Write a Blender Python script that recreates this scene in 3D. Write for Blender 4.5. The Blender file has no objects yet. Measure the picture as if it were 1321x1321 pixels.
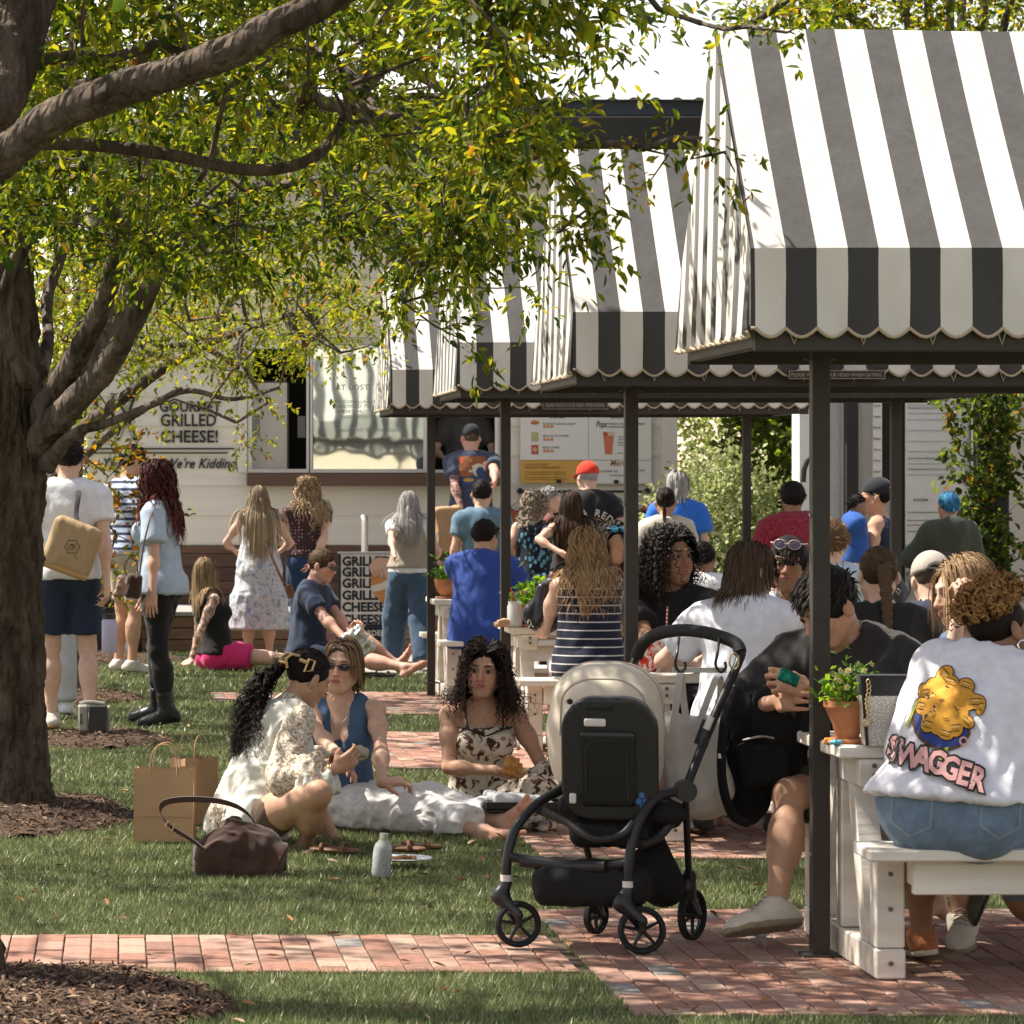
import bpy,bmesh,math,random
import numpy as np
from mathutils import Vector,Matrix,Quaternion
from mathutils.bvhtree import BVHTree
rnd=random.Random(7)
rng=np.random.default_rng(11)
scene=bpy.context.scene
C=scene.collection
R=math.radians
# camera
cam_data=bpy.data.cameras.new('camera')
cam=bpy.data.objects.new('camera',cam_data)
C.objects.link(cam)
scene.camera=cam
EYE=1.55
FOC=4500.0
VX,VY=150.0,625.0
cam.location=(0,0,EYE)
cam.rotation_euler=(R(90),0,0)
cam_data.sensor_width=36.0
cam_data.lens=36.0*FOC/1321.0
cam_data.shift_x=(660.5-VX)/1321.0
cam_data.shift_y=-(660.5-VY)/1321.0
cam_data.clip_start=0.5
cam_data.clip_end=2000
cam_data.dof.use_dof=True
cam_data.dof.focus_distance=14.5
cam_data.dof.aperture_fstop=15.0
# world, sun, exposure
SUN=Vector((-0.50,0.20,0.84)).normalized()
sun_el=math.asin(SUN.z)
sun_az=math.atan2(SUN.x,SUN.y)
world=bpy.data.worlds.new('World')
scene.world=world
world.use_nodes=True
wn=world.node_tree
bg=wn.nodes['Background']
sky=wn.nodes.new('ShaderNodeTexSky')
sky.sky_type='NISHITA'
sky.sun_disc=False
sky.sun_elevation=sun_el
sky.sun_rotation=sun_az
sky.dust_density=0.3
sky.air_density=1.0
sky.ozone_density=1.0
hs=wn.nodes.new('ShaderNodeHueSaturation')
hs.inputs['Saturation'].default_value=0.72
tint=wn.nodes.new('ShaderNodeVectorMath')
tint.operation='MULTIPLY'
tint.inputs[1].default_value=(1.22,1.0,.86)
wn.links.new(sky.outputs[0],hs.inputs['Color'])
wn.links.new(hs.outputs[0],tint.inputs[0])
wn.links.new(tint.outputs[0],bg.inputs[0])
bg.inputs[1].default_value=0.11
sl=bpy.data.lights.new('sun','SUN')
sl.energy=4.8
sl.angle=R(0.6)
sl.color=(1.0,0.93,0.82)
so=bpy.data.objects.new('sun',sl)
so.rotation_euler=SUN.to_track_quat('Z','Y').to_euler()
so.location=(-6,6,20)
C.objects.link(so)
scene.view_settings.view_transform='Standard'
scene.view_settings.look='None'
scene.view_settings.gamma=1.0
scene.view_settings.use_curve_mapping=False
scene.view_settings.exposure=1.17
scene.render.engine='CYCLES'
scene.cycles.max_bounces=6
scene.cycles.diffuse_bounces=3
scene.cycles.glossy_bounces=3
scene.cycles.transmission_bounces=4
scene.cycles.transparent_max_bounces=8
scene.cycles.use_denoising=True
scene.cycles.caustics_reflective=False
scene.cycles.caustics_refractive=False
# helpers
def W(px,py,d):
 """place in the scene that lies d metres off in the direction of a photograph pixel"""
 return Vector(((px-VX)/FOC*d,d,EYE-(py-VY)/FOC*d))
def dg(py,z=0.0):
 return(EYE-z)*FOC/(py-VY)
def G(px,py,z=0.0):
 return W(px,py,dg(py,z))
def inp(n,k,v):
 for s in n.inputs:
  if s.name==k:
   s.default_value=v
   return
MATS={}
def mat(name,col=(.5,.5,.5),rough=.7,metal=0.,var=0.,vscale=8.,bump=0.,bscale=60.,bdist=.01,spec=.3,sheen=0.,sss=0.,transl=0.,attr=None,stretch=(1,1,1),coords='Object',col2=None,trans=0.,ior=1.45,alpha=1.,dirt=0.):
 if name in MATS:
  return MATS[name]
 m=bpy.data.materials.new(name)
 MATS[name]=m
 m.use_nodes=True
 nt=m.node_tree
 L=nt.links
 b=nt.nodes['Principled BSDF']
 b.inputs['Base Color'].default_value=(*col,1)
 b.inputs['Roughness'].default_value=rough
 b.inputs['Metallic'].default_value=metal
 inp(b,'Specular IOR Level',spec)
 inp(b,'IOR',ior)
 if trans:inp(b,'Transmission Weight',trans)
 if alpha<1:inp(b,'Alpha',alpha)
 if sheen:
  inp(b,'Sheen Weight',sheen)
 if sss:
  inp(b,'Subsurface Weight',sss)
  inp(b,'Subsurface Scale',.01)
  inp(b,'Subsurface Radius',(1.,.35,.2))
 src=None
 if attr:
  a=nt.nodes.new('ShaderNodeAttribute')
  a.attribute_name=attr
  src=a.outputs['Color']
 tc=nt.nodes.new('ShaderNodeTexCoord')
 mp=nt.nodes.new('ShaderNodeMapping')
 mp.inputs['Scale'].default_value=stretch
 L.new(tc.outputs[coords],mp.inputs[0])
 if var or col2:
  n=nt.nodes.new('ShaderNodeTexNoise')
  n.inputs['Scale'].default_value=vscale
  n.inputs['Detail'].default_value=5
  n.inputs['Roughness'].default_value=.6
  L.new(mp.outputs[0],n.inputs[0])
  if col2:
   r=nt.nodes.new('ShaderNodeValToRGB')
   r.color_ramp.elements[0].position=.38
   r.color_ramp.elements[1].position=.62
   r.color_ramp.elements[0].color=(*col,1)
   r.color_ramp.elements[1].color=(*col2,1)
   L.new(n.outputs['Fac'],r.inputs[0])
   src=r.outputs[0]
  if var:
   mr=nt.nodes.new('ShaderNodeMapRange')
   mr.inputs['From Min'].default_value=.25
   mr.inputs['From Max'].default_value=.75
   mr.inputs['To Min'].default_value=1-var
   mr.inputs['To Max'].default_value=1+var
   n2=nt.nodes.new('ShaderNodeTexNoise')
   n2.inputs['Scale'].default_value=vscale*1.7
   n2.inputs['Detail'].default_value=6
   L.new(mp.outputs[0],n2.inputs[0])
   L.new(n2.outputs['Fac'],mr.inputs[0])
   mx=nt.nodes.new('ShaderNodeVectorMath')
   mx.operation='SCALE'
   if src is not None:
    L.new(src,mx.inputs[0])
   else:
    mx.inputs[0].default_value=col
   L.new(mr.outputs[0],mx.inputs['Scale'])
   src=mx.outputs[0]
 if src is not None:
  L.new(src,b.inputs['Base Color'])
 if bump:
  n=nt.nodes.new('ShaderNodeTexNoise')
  n.inputs['Scale'].default_value=bscale
  n.inputs['Detail'].default_value=5
  L.new(mp.outputs[0],n.inputs[0])
  bp=nt.nodes.new('ShaderNodeBump')
  bp.inputs['Strength'].default_value=bump
  bp.inputs['Distance'].default_value=bdist
  L.new(n.outputs['Fac'],bp.inputs['Height'])
  L.new(bp.outputs[0],b.inputs['Normal'])
 if transl:
  t=nt.nodes.new('ShaderNodeBsdfTranslucent')
  if src is not None:
   g=nt.nodes.new('ShaderNodeVectorMath')
   g.operation='MULTIPLY'
   g.inputs[1].default_value=(2.7,2.3,.5)if attr=='Leaf' else(1,1,1)
   L.new(src,g.inputs[0])
   L.new(g.outputs[0],t.inputs[0])
  else:
   t.inputs[0].default_value=(*col,1)
  ms=nt.nodes.new('ShaderNodeMixShader')
  ms.inputs[0].default_value=transl
  L.new(b.outputs[0],ms.inputs[1])
  L.new(t.outputs[0],ms.inputs[2])
  L.new(ms.outputs[0],nt.nodes['Material Output'].inputs[0])
 return m
def ramp_mat(m,node_type='voronoi',scale=20.,stops=((0,(0,0,0)),(1,(1,1,1))),stretch=(1,1,1),coords='Object',rand=1.):
 """replace the base colour of a material by a patterned ramp"""
 nt=m.node_tree;L=nt.links
 b=nt.nodes['Principled BSDF']
 tc=nt.nodes.new('ShaderNodeTexCoord');mp=nt.nodes.new('ShaderNodeMapping')
 mp.inputs['Scale'].default_value=stretch
 L.new(tc.outputs[coords],mp.inputs[0])
 if node_type=='voronoi':
  n=nt.nodes.new('ShaderNodeTexVoronoi');n.inputs['Scale'].default_value=scale
  n.inputs['Randomness'].default_value=rand
  o=n.outputs['Distance']
 elif node_type=='noise':
  n=nt.nodes.new('ShaderNodeTexNoise');n.inputs['Scale'].default_value=scale
  n.inputs['Detail'].default_value=3;n.inputs['Distortion'].default_value=.6
  o=n.outputs['Fac']
 else:
  n=nt.nodes.new('ShaderNodeTexWave');n.inputs['Scale'].default_value=scale
  n.bands_direction=node_type;n.inputs['Distortion'].default_value=rand
  n.inputs['Detail Scale'].default_value=.5
  o=n.outputs['Fac']
 L.new(mp.outputs[0],n.inputs[0])
 r=nt.nodes.new('ShaderNodeValToRGB')
 e=r.color_ramp.elements
 while len(e)<len(stops):e.new(.5)
 for el,(p,c)in zip(e,stops):
  el.position=p;el.color=(*c,1)
 L.new(o,r.inputs[0])
 L.new(r.outputs[0],b.inputs['Base Color'])
 return m
def link(o,parent=None):
 C.objects.link(o)
 if parent is not None:
  o.parent=parent
 return o
def me_np(name,V,F,m=None,smooth=False,attr=None):
 """mesh from numpy arrays; F is (n,3) or (n,4) or a list of such arrays"""
 me=bpy.data.meshes.new(name)
 Fs=F if isinstance(F,list)else[F]
 Fs=[f for f in Fs if len(f)]
 V=np.asarray(V,dtype=np.float32)
 me.vertices.add(len(V));me.vertices.foreach_set('co',V.ravel())
 nl=sum(f.size for f in Fs);nf=sum(len(f)for f in Fs)
 me.loops.add(nl);me.polygons.add(nf)
 me.loops.foreach_set('vertex_index',np.concatenate([f.ravel()for f in Fs]).astype(np.int32))
 tot=np.concatenate([np.full(len(f),f.shape[1])for f in Fs])
 st=np.concatenate([[0],np.cumsum(tot)[:-1]])
 me.polygons.foreach_set('loop_start',st.astype(np.int32))
 try:me.polygons.foreach_set('loop_total',tot.astype(np.int32))
 except Exception:pass
 if attr:
  for k,a in attr.items():
   at=me.attributes.new(k,'FLOAT_COLOR','POINT')
   a4=np.ones((len(V),4),dtype=np.float32);a4[:,:3]=a
   at.data.foreach_set('color',a4.ravel())
 me.update(calc_edges=True)
 if smooth:me.shade_smooth()
 else:me.shade_flat()
 if m:me.materials.append(m)
 return me
def obj(name,me,parent=None):
 o=bpy.data.objects.new(name,me)
 return link(o,parent)
def tag(o,label=None,cat=None,group=None,kind=None):
 if label:o['label']=label
 if cat:o['category']=cat
 if group:o['group']=group
 if kind:o['kind']=kind
 return o
def empty(name,loc=(0,0,0),rz=0.,label=None,cat=None,group=None,kind=None):
 o=bpy.data.objects.new(name,None)
 o.empty_display_size=.1
 o.location=loc;o.rotation_euler=(0,0,rz)
 C.objects.link(o)
 return tag(o,label,cat,group,kind)
def copy_tree(o,parent=None):
 c=o.copy();C.objects.link(c)
 if parent is not None:c.parent=parent
 for ch in list(o.children):copy_tree(ch,c)
 return c
class MB:
 """collects simple solids into one mesh"""
 def __init__(s):s.V=[];s.F3=[];s.F4=[];s.n=0
 def add(s,V,F4=(),F3=()):
  s.V.append(np.asarray(V,float).reshape(-1,3))
  if len(F4):s.F4.append(np.asarray(F4,int)+s.n)
  if len(F3):s.F3.append(np.asarray(F3,int)+s.n)
  s.n+=len(s.V[-1])
  return s
 def box(s,lo,hi,bev=0.,M=None):
  x0,y0,z0=lo;x1,y1,z1=hi
  if bev<=0:
   V=np.array([[x,y,z]for z in(z0,z1)for y in(y0,y1)for x in(x0,x1)],float)
   F=[(0,2,3,1),(4,5,7,6),(0,1,5,4),(2,6,7,3),(0,4,6,2),(1,3,7,5)]
   if M is not None:V=np.array([M@Vector(v)for v in V])
   return s.add(V,F)
  b=bev
  V=[];idx={}
  for sx in(0,1):
   for sy in(0,1):
    for sz in(0,1):
     c=(x1 if sx else x0,y1 if sy else y0,z1 if sz else z0)
     for ax in range(3):
      v=list(c)
      for k in range(3):
       if k!=ax:v[k]+=-b if(sx,sy,sz)[k]else b
      idx[(sx,sy,sz,ax)]=len(V);V.append(v)
  F4=[];F3=[]
  for ax in range(3):
   o=[k for k in range(3)if k!=ax]
   for sd in(0,1):
    q=[]
    for(u,w)in((0,0),(1,0),(1,1),(0,1)):
     k=[0,0,0];k[ax]=sd;k[o[0]]=u;k[o[1]]=w
     q.append(idx[(*k,ax)])
    F4.append(q)
   for u in(0,1):
    for w in(0,1):
     k0=[0,0,0];k0[o[0]]=u;k0[o[1]]=w
     k1=list(k0);k1[ax]=1
     F4.append([idx[(*k0,o[0])],idx[(*k1,o[0])],idx[(*k1,o[1])],idx[(*k0,o[1])]])
  for sx in(0,1):
   for sy in(0,1):
    for sz in(0,1):
     F3.append([idx[(sx,sy,sz,0)],idx[(sx,sy,sz,1)],idx[(sx,sy,sz,2)]])
  V=np.array(V,float);cen=V.mean(0)
  def fix(F):
   out=[]
   for f in F:
    a,c_,d_=V[f[0]],V[f[1]],V[f[2]]
    nrm=np.cross(c_-a,d_-a)
    out.append(f if np.dot(nrm,V[list(f)].mean(0)-cen)>0 else f[::-1])
   return out
  F4=fix(F4);F3=fix(F3)
  if M is not None:V=np.array([M@Vector(v)for v in V])
  return s.add(V,F4,F3)
 def tube(s,pts,r,n=10,cap=True,closed=False):
  pts=[Vector(p)for p in pts];N=len(pts)
  rr=r if hasattr(r,'__len__')else[r]*N
  V=[];up=None
  for i,p in enumerate(pts):
   a=pts[(i-1)%N]if(closed or i>0)else p
   b=pts[(i+1)%N]if(closed or i<N-1)else p
   t=(b-a)
   t=t.normalized()if t.length>1e-9 else Vector((0,0,1))
   if up is None:
    up=t.orthogonal().normalized()
   else:
    up=(up-t*up.dot(t))
    up=up.normalized()if up.length>1e-6 else t.orthogonal().normalized()
   w=t.cross(up)
   for k in range(n):
    an=2*math.pi*k/n
    V.append(p+(up*math.cos(an)+w*math.sin(an))*rr[i])
  F=[]
  for i in range(N if closed else N-1):
   j=(i+1)%N
   for k in range(n):
    k2=(k+1)%n
    F.append((i*n+k,i*n+k2,j*n+k2,j*n+k))
  F3=[]
  if cap and not closed:
   V.append(pts[0]);V.append(pts[-1]);c0=len(V)-2;c1=c0+1
   for k in range(n):
    k2=(k+1)%n
    F3.append((c0,k2,k));F3.append((c1,(N-1)*n+k,(N-1)*n+k2))
  return s.add(V,F,F3)
 def lathe(s,prof,n=24,c=(0,0,0),M=None):
  V=[];F=[]
  for(r_,z)in prof:
   for k in range(n):
    an=2*math.pi*k/n
    V.append((c[0]+r_*math.cos(an),c[1]+r_*math.sin(an),c[2]+z))
  for i in range(len(prof)-1):
   for k in range(n):
    k2=(k+1)%n
    F.append((i*n+k,i*n+k2,(i+1)*n+k2,(i+1)*n+k))
  if M is not None:V=[M@Vector(v)for v in V]
  return s.add(V,F)
 def grid(s,P):
  P=np.asarray(P,float);a,b=P.shape[:2]
  i,j=np.meshgrid(np.arange(a-1),np.arange(b-1),indexing='ij')
  q=(i*b+j).ravel()
  return s.add(P.reshape(-1,3),np.stack([q,q+b,q+b+1,q+1],1))
 def mesh(s,name,m=None,smooth=False):
  V=np.concatenate(s.V)
  F=[]
  if s.F4:F.append(np.concatenate(s.F4))
  if s.F3:F.append(np.concatenate(s.F3))
  return me_np(name,V,F,m,smooth)
 def build(s,name,m=None,parent=None,smooth=False):
  me=s.mesh(name,m,smooth)
  if smooth:
   me.set_sharp_from_angle(angle=R(40))
  return obj(name,me,parent)
def recentre(o,loc):
 """put a top-level mesh's origin at loc without moving it"""
 loc=Vector(loc)
 o.data.transform(Matrix.Translation(-loc));o.location=loc
 return o
_perm=np.random.default_rng(5).random((32,32,32)).astype(np.float32)
def vnoise(P):
 P=np.asarray(P,np.float32);f=np.floor(P);t=P-f;t=t*t*(3-2*t)
 i=f.astype(np.int32)&31;j=(i+1)&31
 g=lambda a,b,c:_perm[a,b,c]
 x0,y0,z0=i[...,0],i[...,1],i[...,2];x1,y1,z1=j[...,0],j[...,1],j[...,2]
 u,v,w=t[...,0],t[...,1],t[...,2]
 a=g(x0,y0,z0)*(1-u)+g(x1,y0,z0)*u
 b=g(x0,y1,z0)*(1-u)+g(x1,y1,z0)*u
 c=g(x0,y0,z1)*(1-u)+g(x1,y0,z1)*u
 d=g(x0,y1,z1)*(1-u)+g(x1,y1,z1)*u
 return((a*(1-v)+b*v)*(1-w)+(c*(1-v)+d*v)*w)*2-1
def fbm(P,o=3):
 s=0;a=1;P=np.asarray(P,np.float32)
 for k in range(o):
  s=s+a*vnoise(P*(2**k)+7.3*k);a*=.5
 return s
 # signed-distance modelling
def rotm(yaw=0.,pitch=0.,roll=0.):
 """local x right, y forward, z up; pitch looks down, roll tips to the right"""
 return(Matrix.Rotation(R(yaw),3,'Z')@Matrix.Rotation(R(-pitch),3,'X')@Matrix.Rotation(R(roll),3,'Y'))
class Prim:
 op='u';k=.02
class Cone(Prim):
 def __init__(s,a,b,ra,rb,k=.02,flat=False,u=None,sq=1.,op='u',fa=None):
  s.a=np.array(a,float);s.b=np.array(b,float);s.ra=ra;s.rb=rb;s.k=k;s.flat=flat;s.fa=flat if fa is None else fa
  s.u=None if u is None else np.array(Vector(u).normalized());s.sq=sq;s.op=op
  m=max(ra,rb)*max(1,sq)
  s.lo=np.minimum(s.a,s.b)-m;s.hi=np.maximum(s.a,s.b)+m
 def inflate(s,e):
  c=Cone(s.a,s.b,s.ra+e,s.rb+e,s.k,s.flat,s.u,s.sq,s.op,s.fa);return c
 def dist(s,X,Y,Z):
  d=s.b-s.a;L2=float(d@d)+1e-12
  qx,qy,qz=X-s.a[0],Y-s.a[1],Z-s.a[2]
  t0=(qx*d[0]+qy*d[1]+qz*d[2])/L2
  t=np.clip(t0,0,1)
  L=math.sqrt(L2)
  if s.flat or s.fa:
   tt=np.where(t0<0,t0 if s.fa else t,np.where(t0>1,t0 if s.flat else t,t0))
  else:tt=t
  rx,ry,rz=qx-tt*d[0],qy-tt*d[1],qz-tt*d[2]
  if s.u is not None:
   c=(rx*s.u[0]+ry*s.u[1]+rz*s.u[2])*(1/s.sq-1)
   rx=rx+c*s.u[0];ry=ry+c*s.u[1];rz=rz+c*s.u[2]
  D=np.sqrt(rx*rx+ry*ry+rz*rz)-(s.ra+(s.rb-s.ra)*t)
  if s.sq<1:D=D*(.5+.5*s.sq)
  if s.flat:D=np.maximum(D,(t0-1)*L)
  if s.fa:D=np.maximum(D,-t0*L)
  return D
class Ell(Prim):
 def __init__(s,c,r,M=None,k=.02,op='u'):
  s.c=np.array(c,float);s.r=np.array([r]*3 if not hasattr(r,'__len__')else r,float);s.k=k;s.op=op
  s.M=None if M is None else np.array(M)
  if M is None:e=s.r
  else:e=np.sqrt(((s.M*s.r[None,:])**2).sum(1))
  s.lo=s.c-e;s.hi=s.c+e
 def inflate(s,e):return Ell(s.c,s.r+e,s.M,s.k,s.op)
 def dist(s,X,Y,Z):
  x,y,z=X-s.c[0],Y-s.c[1],Z-s.c[2]
  if s.M is not None:
   m=s.M
   x,y,z=(m[0,0]*x+m[1,0]*y+m[2,0]*z,m[0,1]*x+m[1,1]*y+m[2,1]*z,m[0,2]*x+m[1,2]*y+m[2,2]*z)
  r=s.r
  k0=np.sqrt((x/r[0])**2+(y/r[1])**2+(z/r[2])**2)
  k1=np.sqrt((x/r[0]**2)**2+(y/r[1]**2)**2+(z/r[2]**2)**2)+1e-9
  return k0*(k0-1)/k1
class Box(Prim):
 def __init__(s,c,h,M=None,rd=.01,k=.01,op='u'):
  s.c=np.array(c,float);s.h=np.array(h,float);s.M=None if M is None else np.array(M);s.rd=rd;s.k=k;s.op=op
  e=s.h if M is None else(np.abs(s.M)*s.h[None,:]).sum(1)
  s.lo=s.c-e;s.hi=s.c+e
 def inflate(s,e):return Box(s.c,s.h+e,s.M,s.rd,s.k,s.op)
 def dist(s,X,Y,Z):
  x,y,z=X-s.c[0],Y-s.c[1],Z-s.c[2]
  if s.M is not None:
   m=s.M
   x,y,z=(m[0,0]*x+m[1,0]*y+m[2,0]*z,m[0,1]*x+m[1,1]*y+m[2,1]*z,m[0,2]*x+m[1,2]*y+m[2,2]*z)
  h=s.h-s.rd
  x=np.abs(x)-h[0];y=np.abs(y)-h[1];z=np.abs(z)-h[2]
  o=np.sqrt(np.maximum(x,0)**2+np.maximum(y,0)**2+np.maximum(z,0)**2)
  return o+np.minimum(np.maximum(x,np.maximum(y,z)),0)-s.rd
class Half(Prim):
 """keeps the side the normal points away from (op i)"""
 def __init__(s,c,n,k=.004):
  s.c=np.array(c,float);s.nn=np.array(Vector(n).normalized());s.op='i';s.k=k
 def dist(s,X,Y,Z):
  return(X-s.c[0])*s.nn[0]+(Y-s.c[1])*s.nn[1]+(Z-s.c[2])*s.nn[2]
def axis(lo,hi,h,fine):
 out=[lo];x=lo
 while x<hi:
  st=h
  for(a,b,hf)in fine:
   if a-hf<x<b:st=min(st,hf)
   elif x<=a-hf and x+st>a:st=max(hf,min(st,a-x))
  x+=st;out.append(x)
 return np.array(out,np.float32)
def sdf(prims,h=.01,fine=(),name='body',m=None,disp=None,colour=None,base=None,relax=1):
 """surface-nets mesh of the blended solids; fine: list of (lo, hi, h) boxes where the grid is denser"""
 us=[p for p in prims if p.op=='u']
 lo=np.min([p.lo for p in us],0)-3*h;hi=np.max([p.hi for p in us],0)+3*h
 ax=[axis(lo[i],hi[i],h,[(f[0][i],f[1][i],f[2])for f in fine])for i in range(3)]
 X,Y,Z=ax[0][:,None,None],ax[1][None,:,None],ax[2][None,None,:]
 D=np.full((len(ax[0]),len(ax[1]),len(ax[2])),.3,np.float32)
 for p in prims:
  if p.op=='i':
   D=np.maximum(D,p.dist(X,Y,Z).astype(np.float32));continue
  pad=p.k+3*h
  sl=[]
  for i in range(3):
   a=max(0,np.searchsorted(ax[i],p.lo[i]-pad)-1);b=min(len(ax[i]),np.searchsorted(ax[i],p.hi[i]+pad)+1)
   sl.append(slice(a,b))
  if any(q.stop<=q.start for q in sl):continue
  sl=tuple(sl)
  d=p.dist(X[sl[0]],Y[:,sl[1]],Z[:,:,sl[2]]).astype(np.float32)
  A=D[sl];k=p.k
  if p.op=='u':
   hh=np.maximum(k-np.abs(A-d),0)/k
   D[sl]=np.minimum(A,d)-hh*hh*k*.25
  else:
   hh=np.maximum(k-np.abs(A+d),0)/k
   D[sl]=np.maximum(A,-d)+hh*hh*k*.25
 D[D==0]=1e-6
 ins=D<0
 c=ins[:-1,:-1,:-1].astype(np.uint8)
 cnt=c.copy()
 for(i,j,k)in((1,0,0),(0,1,0),(0,0,1),(1,1,0),(1,0,1),(0,1,1),(1,1,1)):
  cnt+=ins[i:ins.shape[0]-1+i,j:ins.shape[1]-1+j,k:ins.shape[2]-1+k]
 act=(cnt>0)&(cnt<8)
 I,J,K=np.nonzero(act)
 idx=np.full(act.shape,-1,np.int32);idx[I,J,K]=np.arange(len(I))
 cs=[(a,b,e)for a in(0,1)for b in(0,1)for e in(0,1)]
 vals=np.stack([D[I+a,J+b,K+e]for a,b,e in cs],1)
 cc=np.array(cs,np.float32)
 S=np.zeros((len(I),3),np.float32);n=np.zeros(len(I),np.float32)
 for e0 in range(8):
  for e1 in range(e0+1,8):
   if np.abs(cc[e0]-cc[e1]).sum()!=1:continue
   v0,v1=vals[:,e0],vals[:,e1]
   cr=(v0<0)!=(v1<0)
   t=np.where(cr,v0/np.where(cr,v0-v1,1),0)
   S+=np.where(cr[:,None],cc[e0]+(cc[e1]-cc[e0])*t[:,None],0);n+=cr
 S/=np.maximum(n,1)[:,None]
 V=np.stack([ax[0][I]+S[:,0]*(ax[0][I+1]-ax[0][I]),ax[1][J]+S[:,1]*(ax[1][J+1]-ax[1][J]),ax[2][K]+S[:,2]*(ax[2][K+1]-ax[2][K])],1)
 F=[]
 for a in range(3):
  s0=[slice(None)]*3;s1=[slice(None)]*3
  s0[a]=slice(0,-1);s1[a]=slice(1,None)
  A=ins[tuple(s0)];B=ins[tuple(s1)]
  i,j,k=np.nonzero(A!=B)
  g=[i,j,k];b,c2=[(1,2),(2,0),(0,1)][a]
  ok=(g[b]>0)&(g[c2]>0)&(g[b]<act.shape[b])&(g[c2]<act.shape[c2])
  g=[q[ok]for q in g];fl=A[g[0],g[1],g[2]]
  def at(db,dc):
   q=[x.copy()for x in g];q[b]=q[b]+db;q[c2]=q[c2]+dc
   return idx[q[0],q[1],q[2]]
  Q=np.stack([at(-1,-1),at(0,-1),at(0,0),at(-1,0)],1)
  Q[~fl]=Q[~fl][:,::-1]
  F.append(Q)
 F=np.concatenate(F)
 for _ in range(relax):
  A=np.zeros_like(V);w=np.zeros(len(V),np.float32)
  for q in range(4):
   for s_ in(1,3):
    np.add.at(A,F[:,q],V[F[:,(q+s_)%4]]);np.add.at(w,F[:,q],1)
  V=V*.5+A/np.maximum(w,1)[:,None]*.5
 V=V.astype(np.float32)
 if disp is not None:
  me=me_np('t',V,F)
  nn=np.zeros(len(V)*3,np.float32);me.vertices.foreach_get('normal',nn);nn=nn.reshape(-1,3)
  bpy.data.meshes.remove(me)
  V=V+nn*disp(V,nn)[:,None]
 at=None
 if base is not None:
  col=np.tile(np.array(base,np.float32),(len(V),1))
  for(c0,r0,M0,cl,soft)in(colour or()):
   q=V-np.array(c0,np.float32)
   if M0 is not None:q=q@np.array(M0,np.float32)
   dd=np.sqrt(((q/np.array(r0,np.float32))**2).sum(1))
   w=np.clip((1+soft-dd)/(soft+1e-6),0,1)[:,None]
   col=col*(1-w)+np.array(cl,np.float32)*w
  at={'Col':col}
 return me_np(name,V,F,m,True,at)
def text_mesh(txt,size=1.,bold=0.,extrude=0.,align='LEFT',m=None,space=1.,shear=0.,xs=1.):
 cu=bpy.data.curves.new('t','FONT');cu.body=txt;cu.size=size;cu.offset=bold;cu.extrude=extrude
 cu.align_x=align;cu.space_character=space;cu.shear=shear;cu.resolution_u=2
 o=bpy.data.objects.new('t',cu);C.objects.link(o)
 dep=bpy.context.evaluated_depsgraph_get()
 me=bpy.data.meshes.new_from_object(o.evaluated_get(dep))
 bpy.data.objects.remove(o);bpy.data.curves.remove(cu)
 me.materials.clear()
 if m:me.materials.append(m)
 if xs!=1:me.transform(Matrix.Diagonal((xs,1,1,1)))
 return me
def put_text(txt,px0,pyb,px1,d,hpx,m,parent=None,name='lettering',bold=0.,ext=.002,shear=0.,fit=True):
 """flat lettering on a wall that faces the camera: left edge px0, baseline pyb, right edge px1, cap height hpx"""
 s=FOC/d
 size=hpx/s/.70
 me=text_mesh(txt,size,bold*size,ext,'LEFT',m,1.,shear)
 co=np.zeros(len(me.vertices)*3,np.float32);me.vertices.foreach_get('co',co);co=co.reshape(-1,3)
 w=co[:,0].max()-co[:,0].min()if len(co)else 1
 kx=((px1-px0)/s)/w if fit else 1.
 x0=co[:,0].min()if len(co)else 0
 P=W(px0,pyb,d)
 co2=np.stack([P.x+(co[:,0]-x0)*kx,P.y-co[:,2],P.z+co[:,1]],1)
 me.vertices.foreach_set('co',co2.astype(np.float32).ravel());me.update()
 o=obj(name,me,parent)
 if parent is not None:
  o.data.transform(Matrix.Translation(-Vector(parent.location)))
 return o
 # ground
ground=MB().grid([[(-200+400*i/4,-60+460*j/4,-.06)for j in range(5)]for i in range(5)])
o=ground.build('ground',mat('soil',(.06,.045,.03),.95,var=.3,vscale=2,bump=.4,bscale=20))
tag(o,'dark packed soil under the lawn and the paving',kind='structure')
m_turf=mat('turf_base',(.065,.075,.028),.9,var=.35,vscale=3,bump=.6,bscale=180,bdist=.01,col2=(.08,.09,.035))
o=MB().grid([[(-14+40*i/8,-2+50*j/8,-.012)for j in range(9)]for i in range(9)]).build('lawn',m_turf)
tag(o,'short dark green backing of the artificial lawn',kind='structure')
PADS=[(1.52,7.5,10.22,12.75),(-2.2,1.52,11.12,12.02),(1.78,7.5,14.5,16.2),(1.50,7.5,19.1,21.9),(.70,1.5,25.0,26.0),(1.5,7.5,23.6,26.1),(1.7,9,28.7,32.3)]
def in_pad(x,y,e=0.):
 for(a,b,c,d)in PADS:
  if a-e<x<b+e and c-e<y<d+e:
   return True
 return False
def in_pad_np(x,y,e=0.):
 r=np.zeros(x.shape,bool)
 for(a,b,c,d)in PADS:r|=(x>a-e)&(x<b+e)&(y>c-e)&(y<d+e)
 return r
bed=MB()
for(a,b,c,d)in PADS:
 bed.add([(a,c,-.009),(b,c,-.009),(b,d,-.009),(a,d,-.009)],[(0,1,2,3)])
o=bed.build('path',mat('joint_sand',(.075,.05,.036),.95,var=.3,vscale=30))
tag(o,'sandy bed that shows in the joints between the path bricks',kind='structure')
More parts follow.
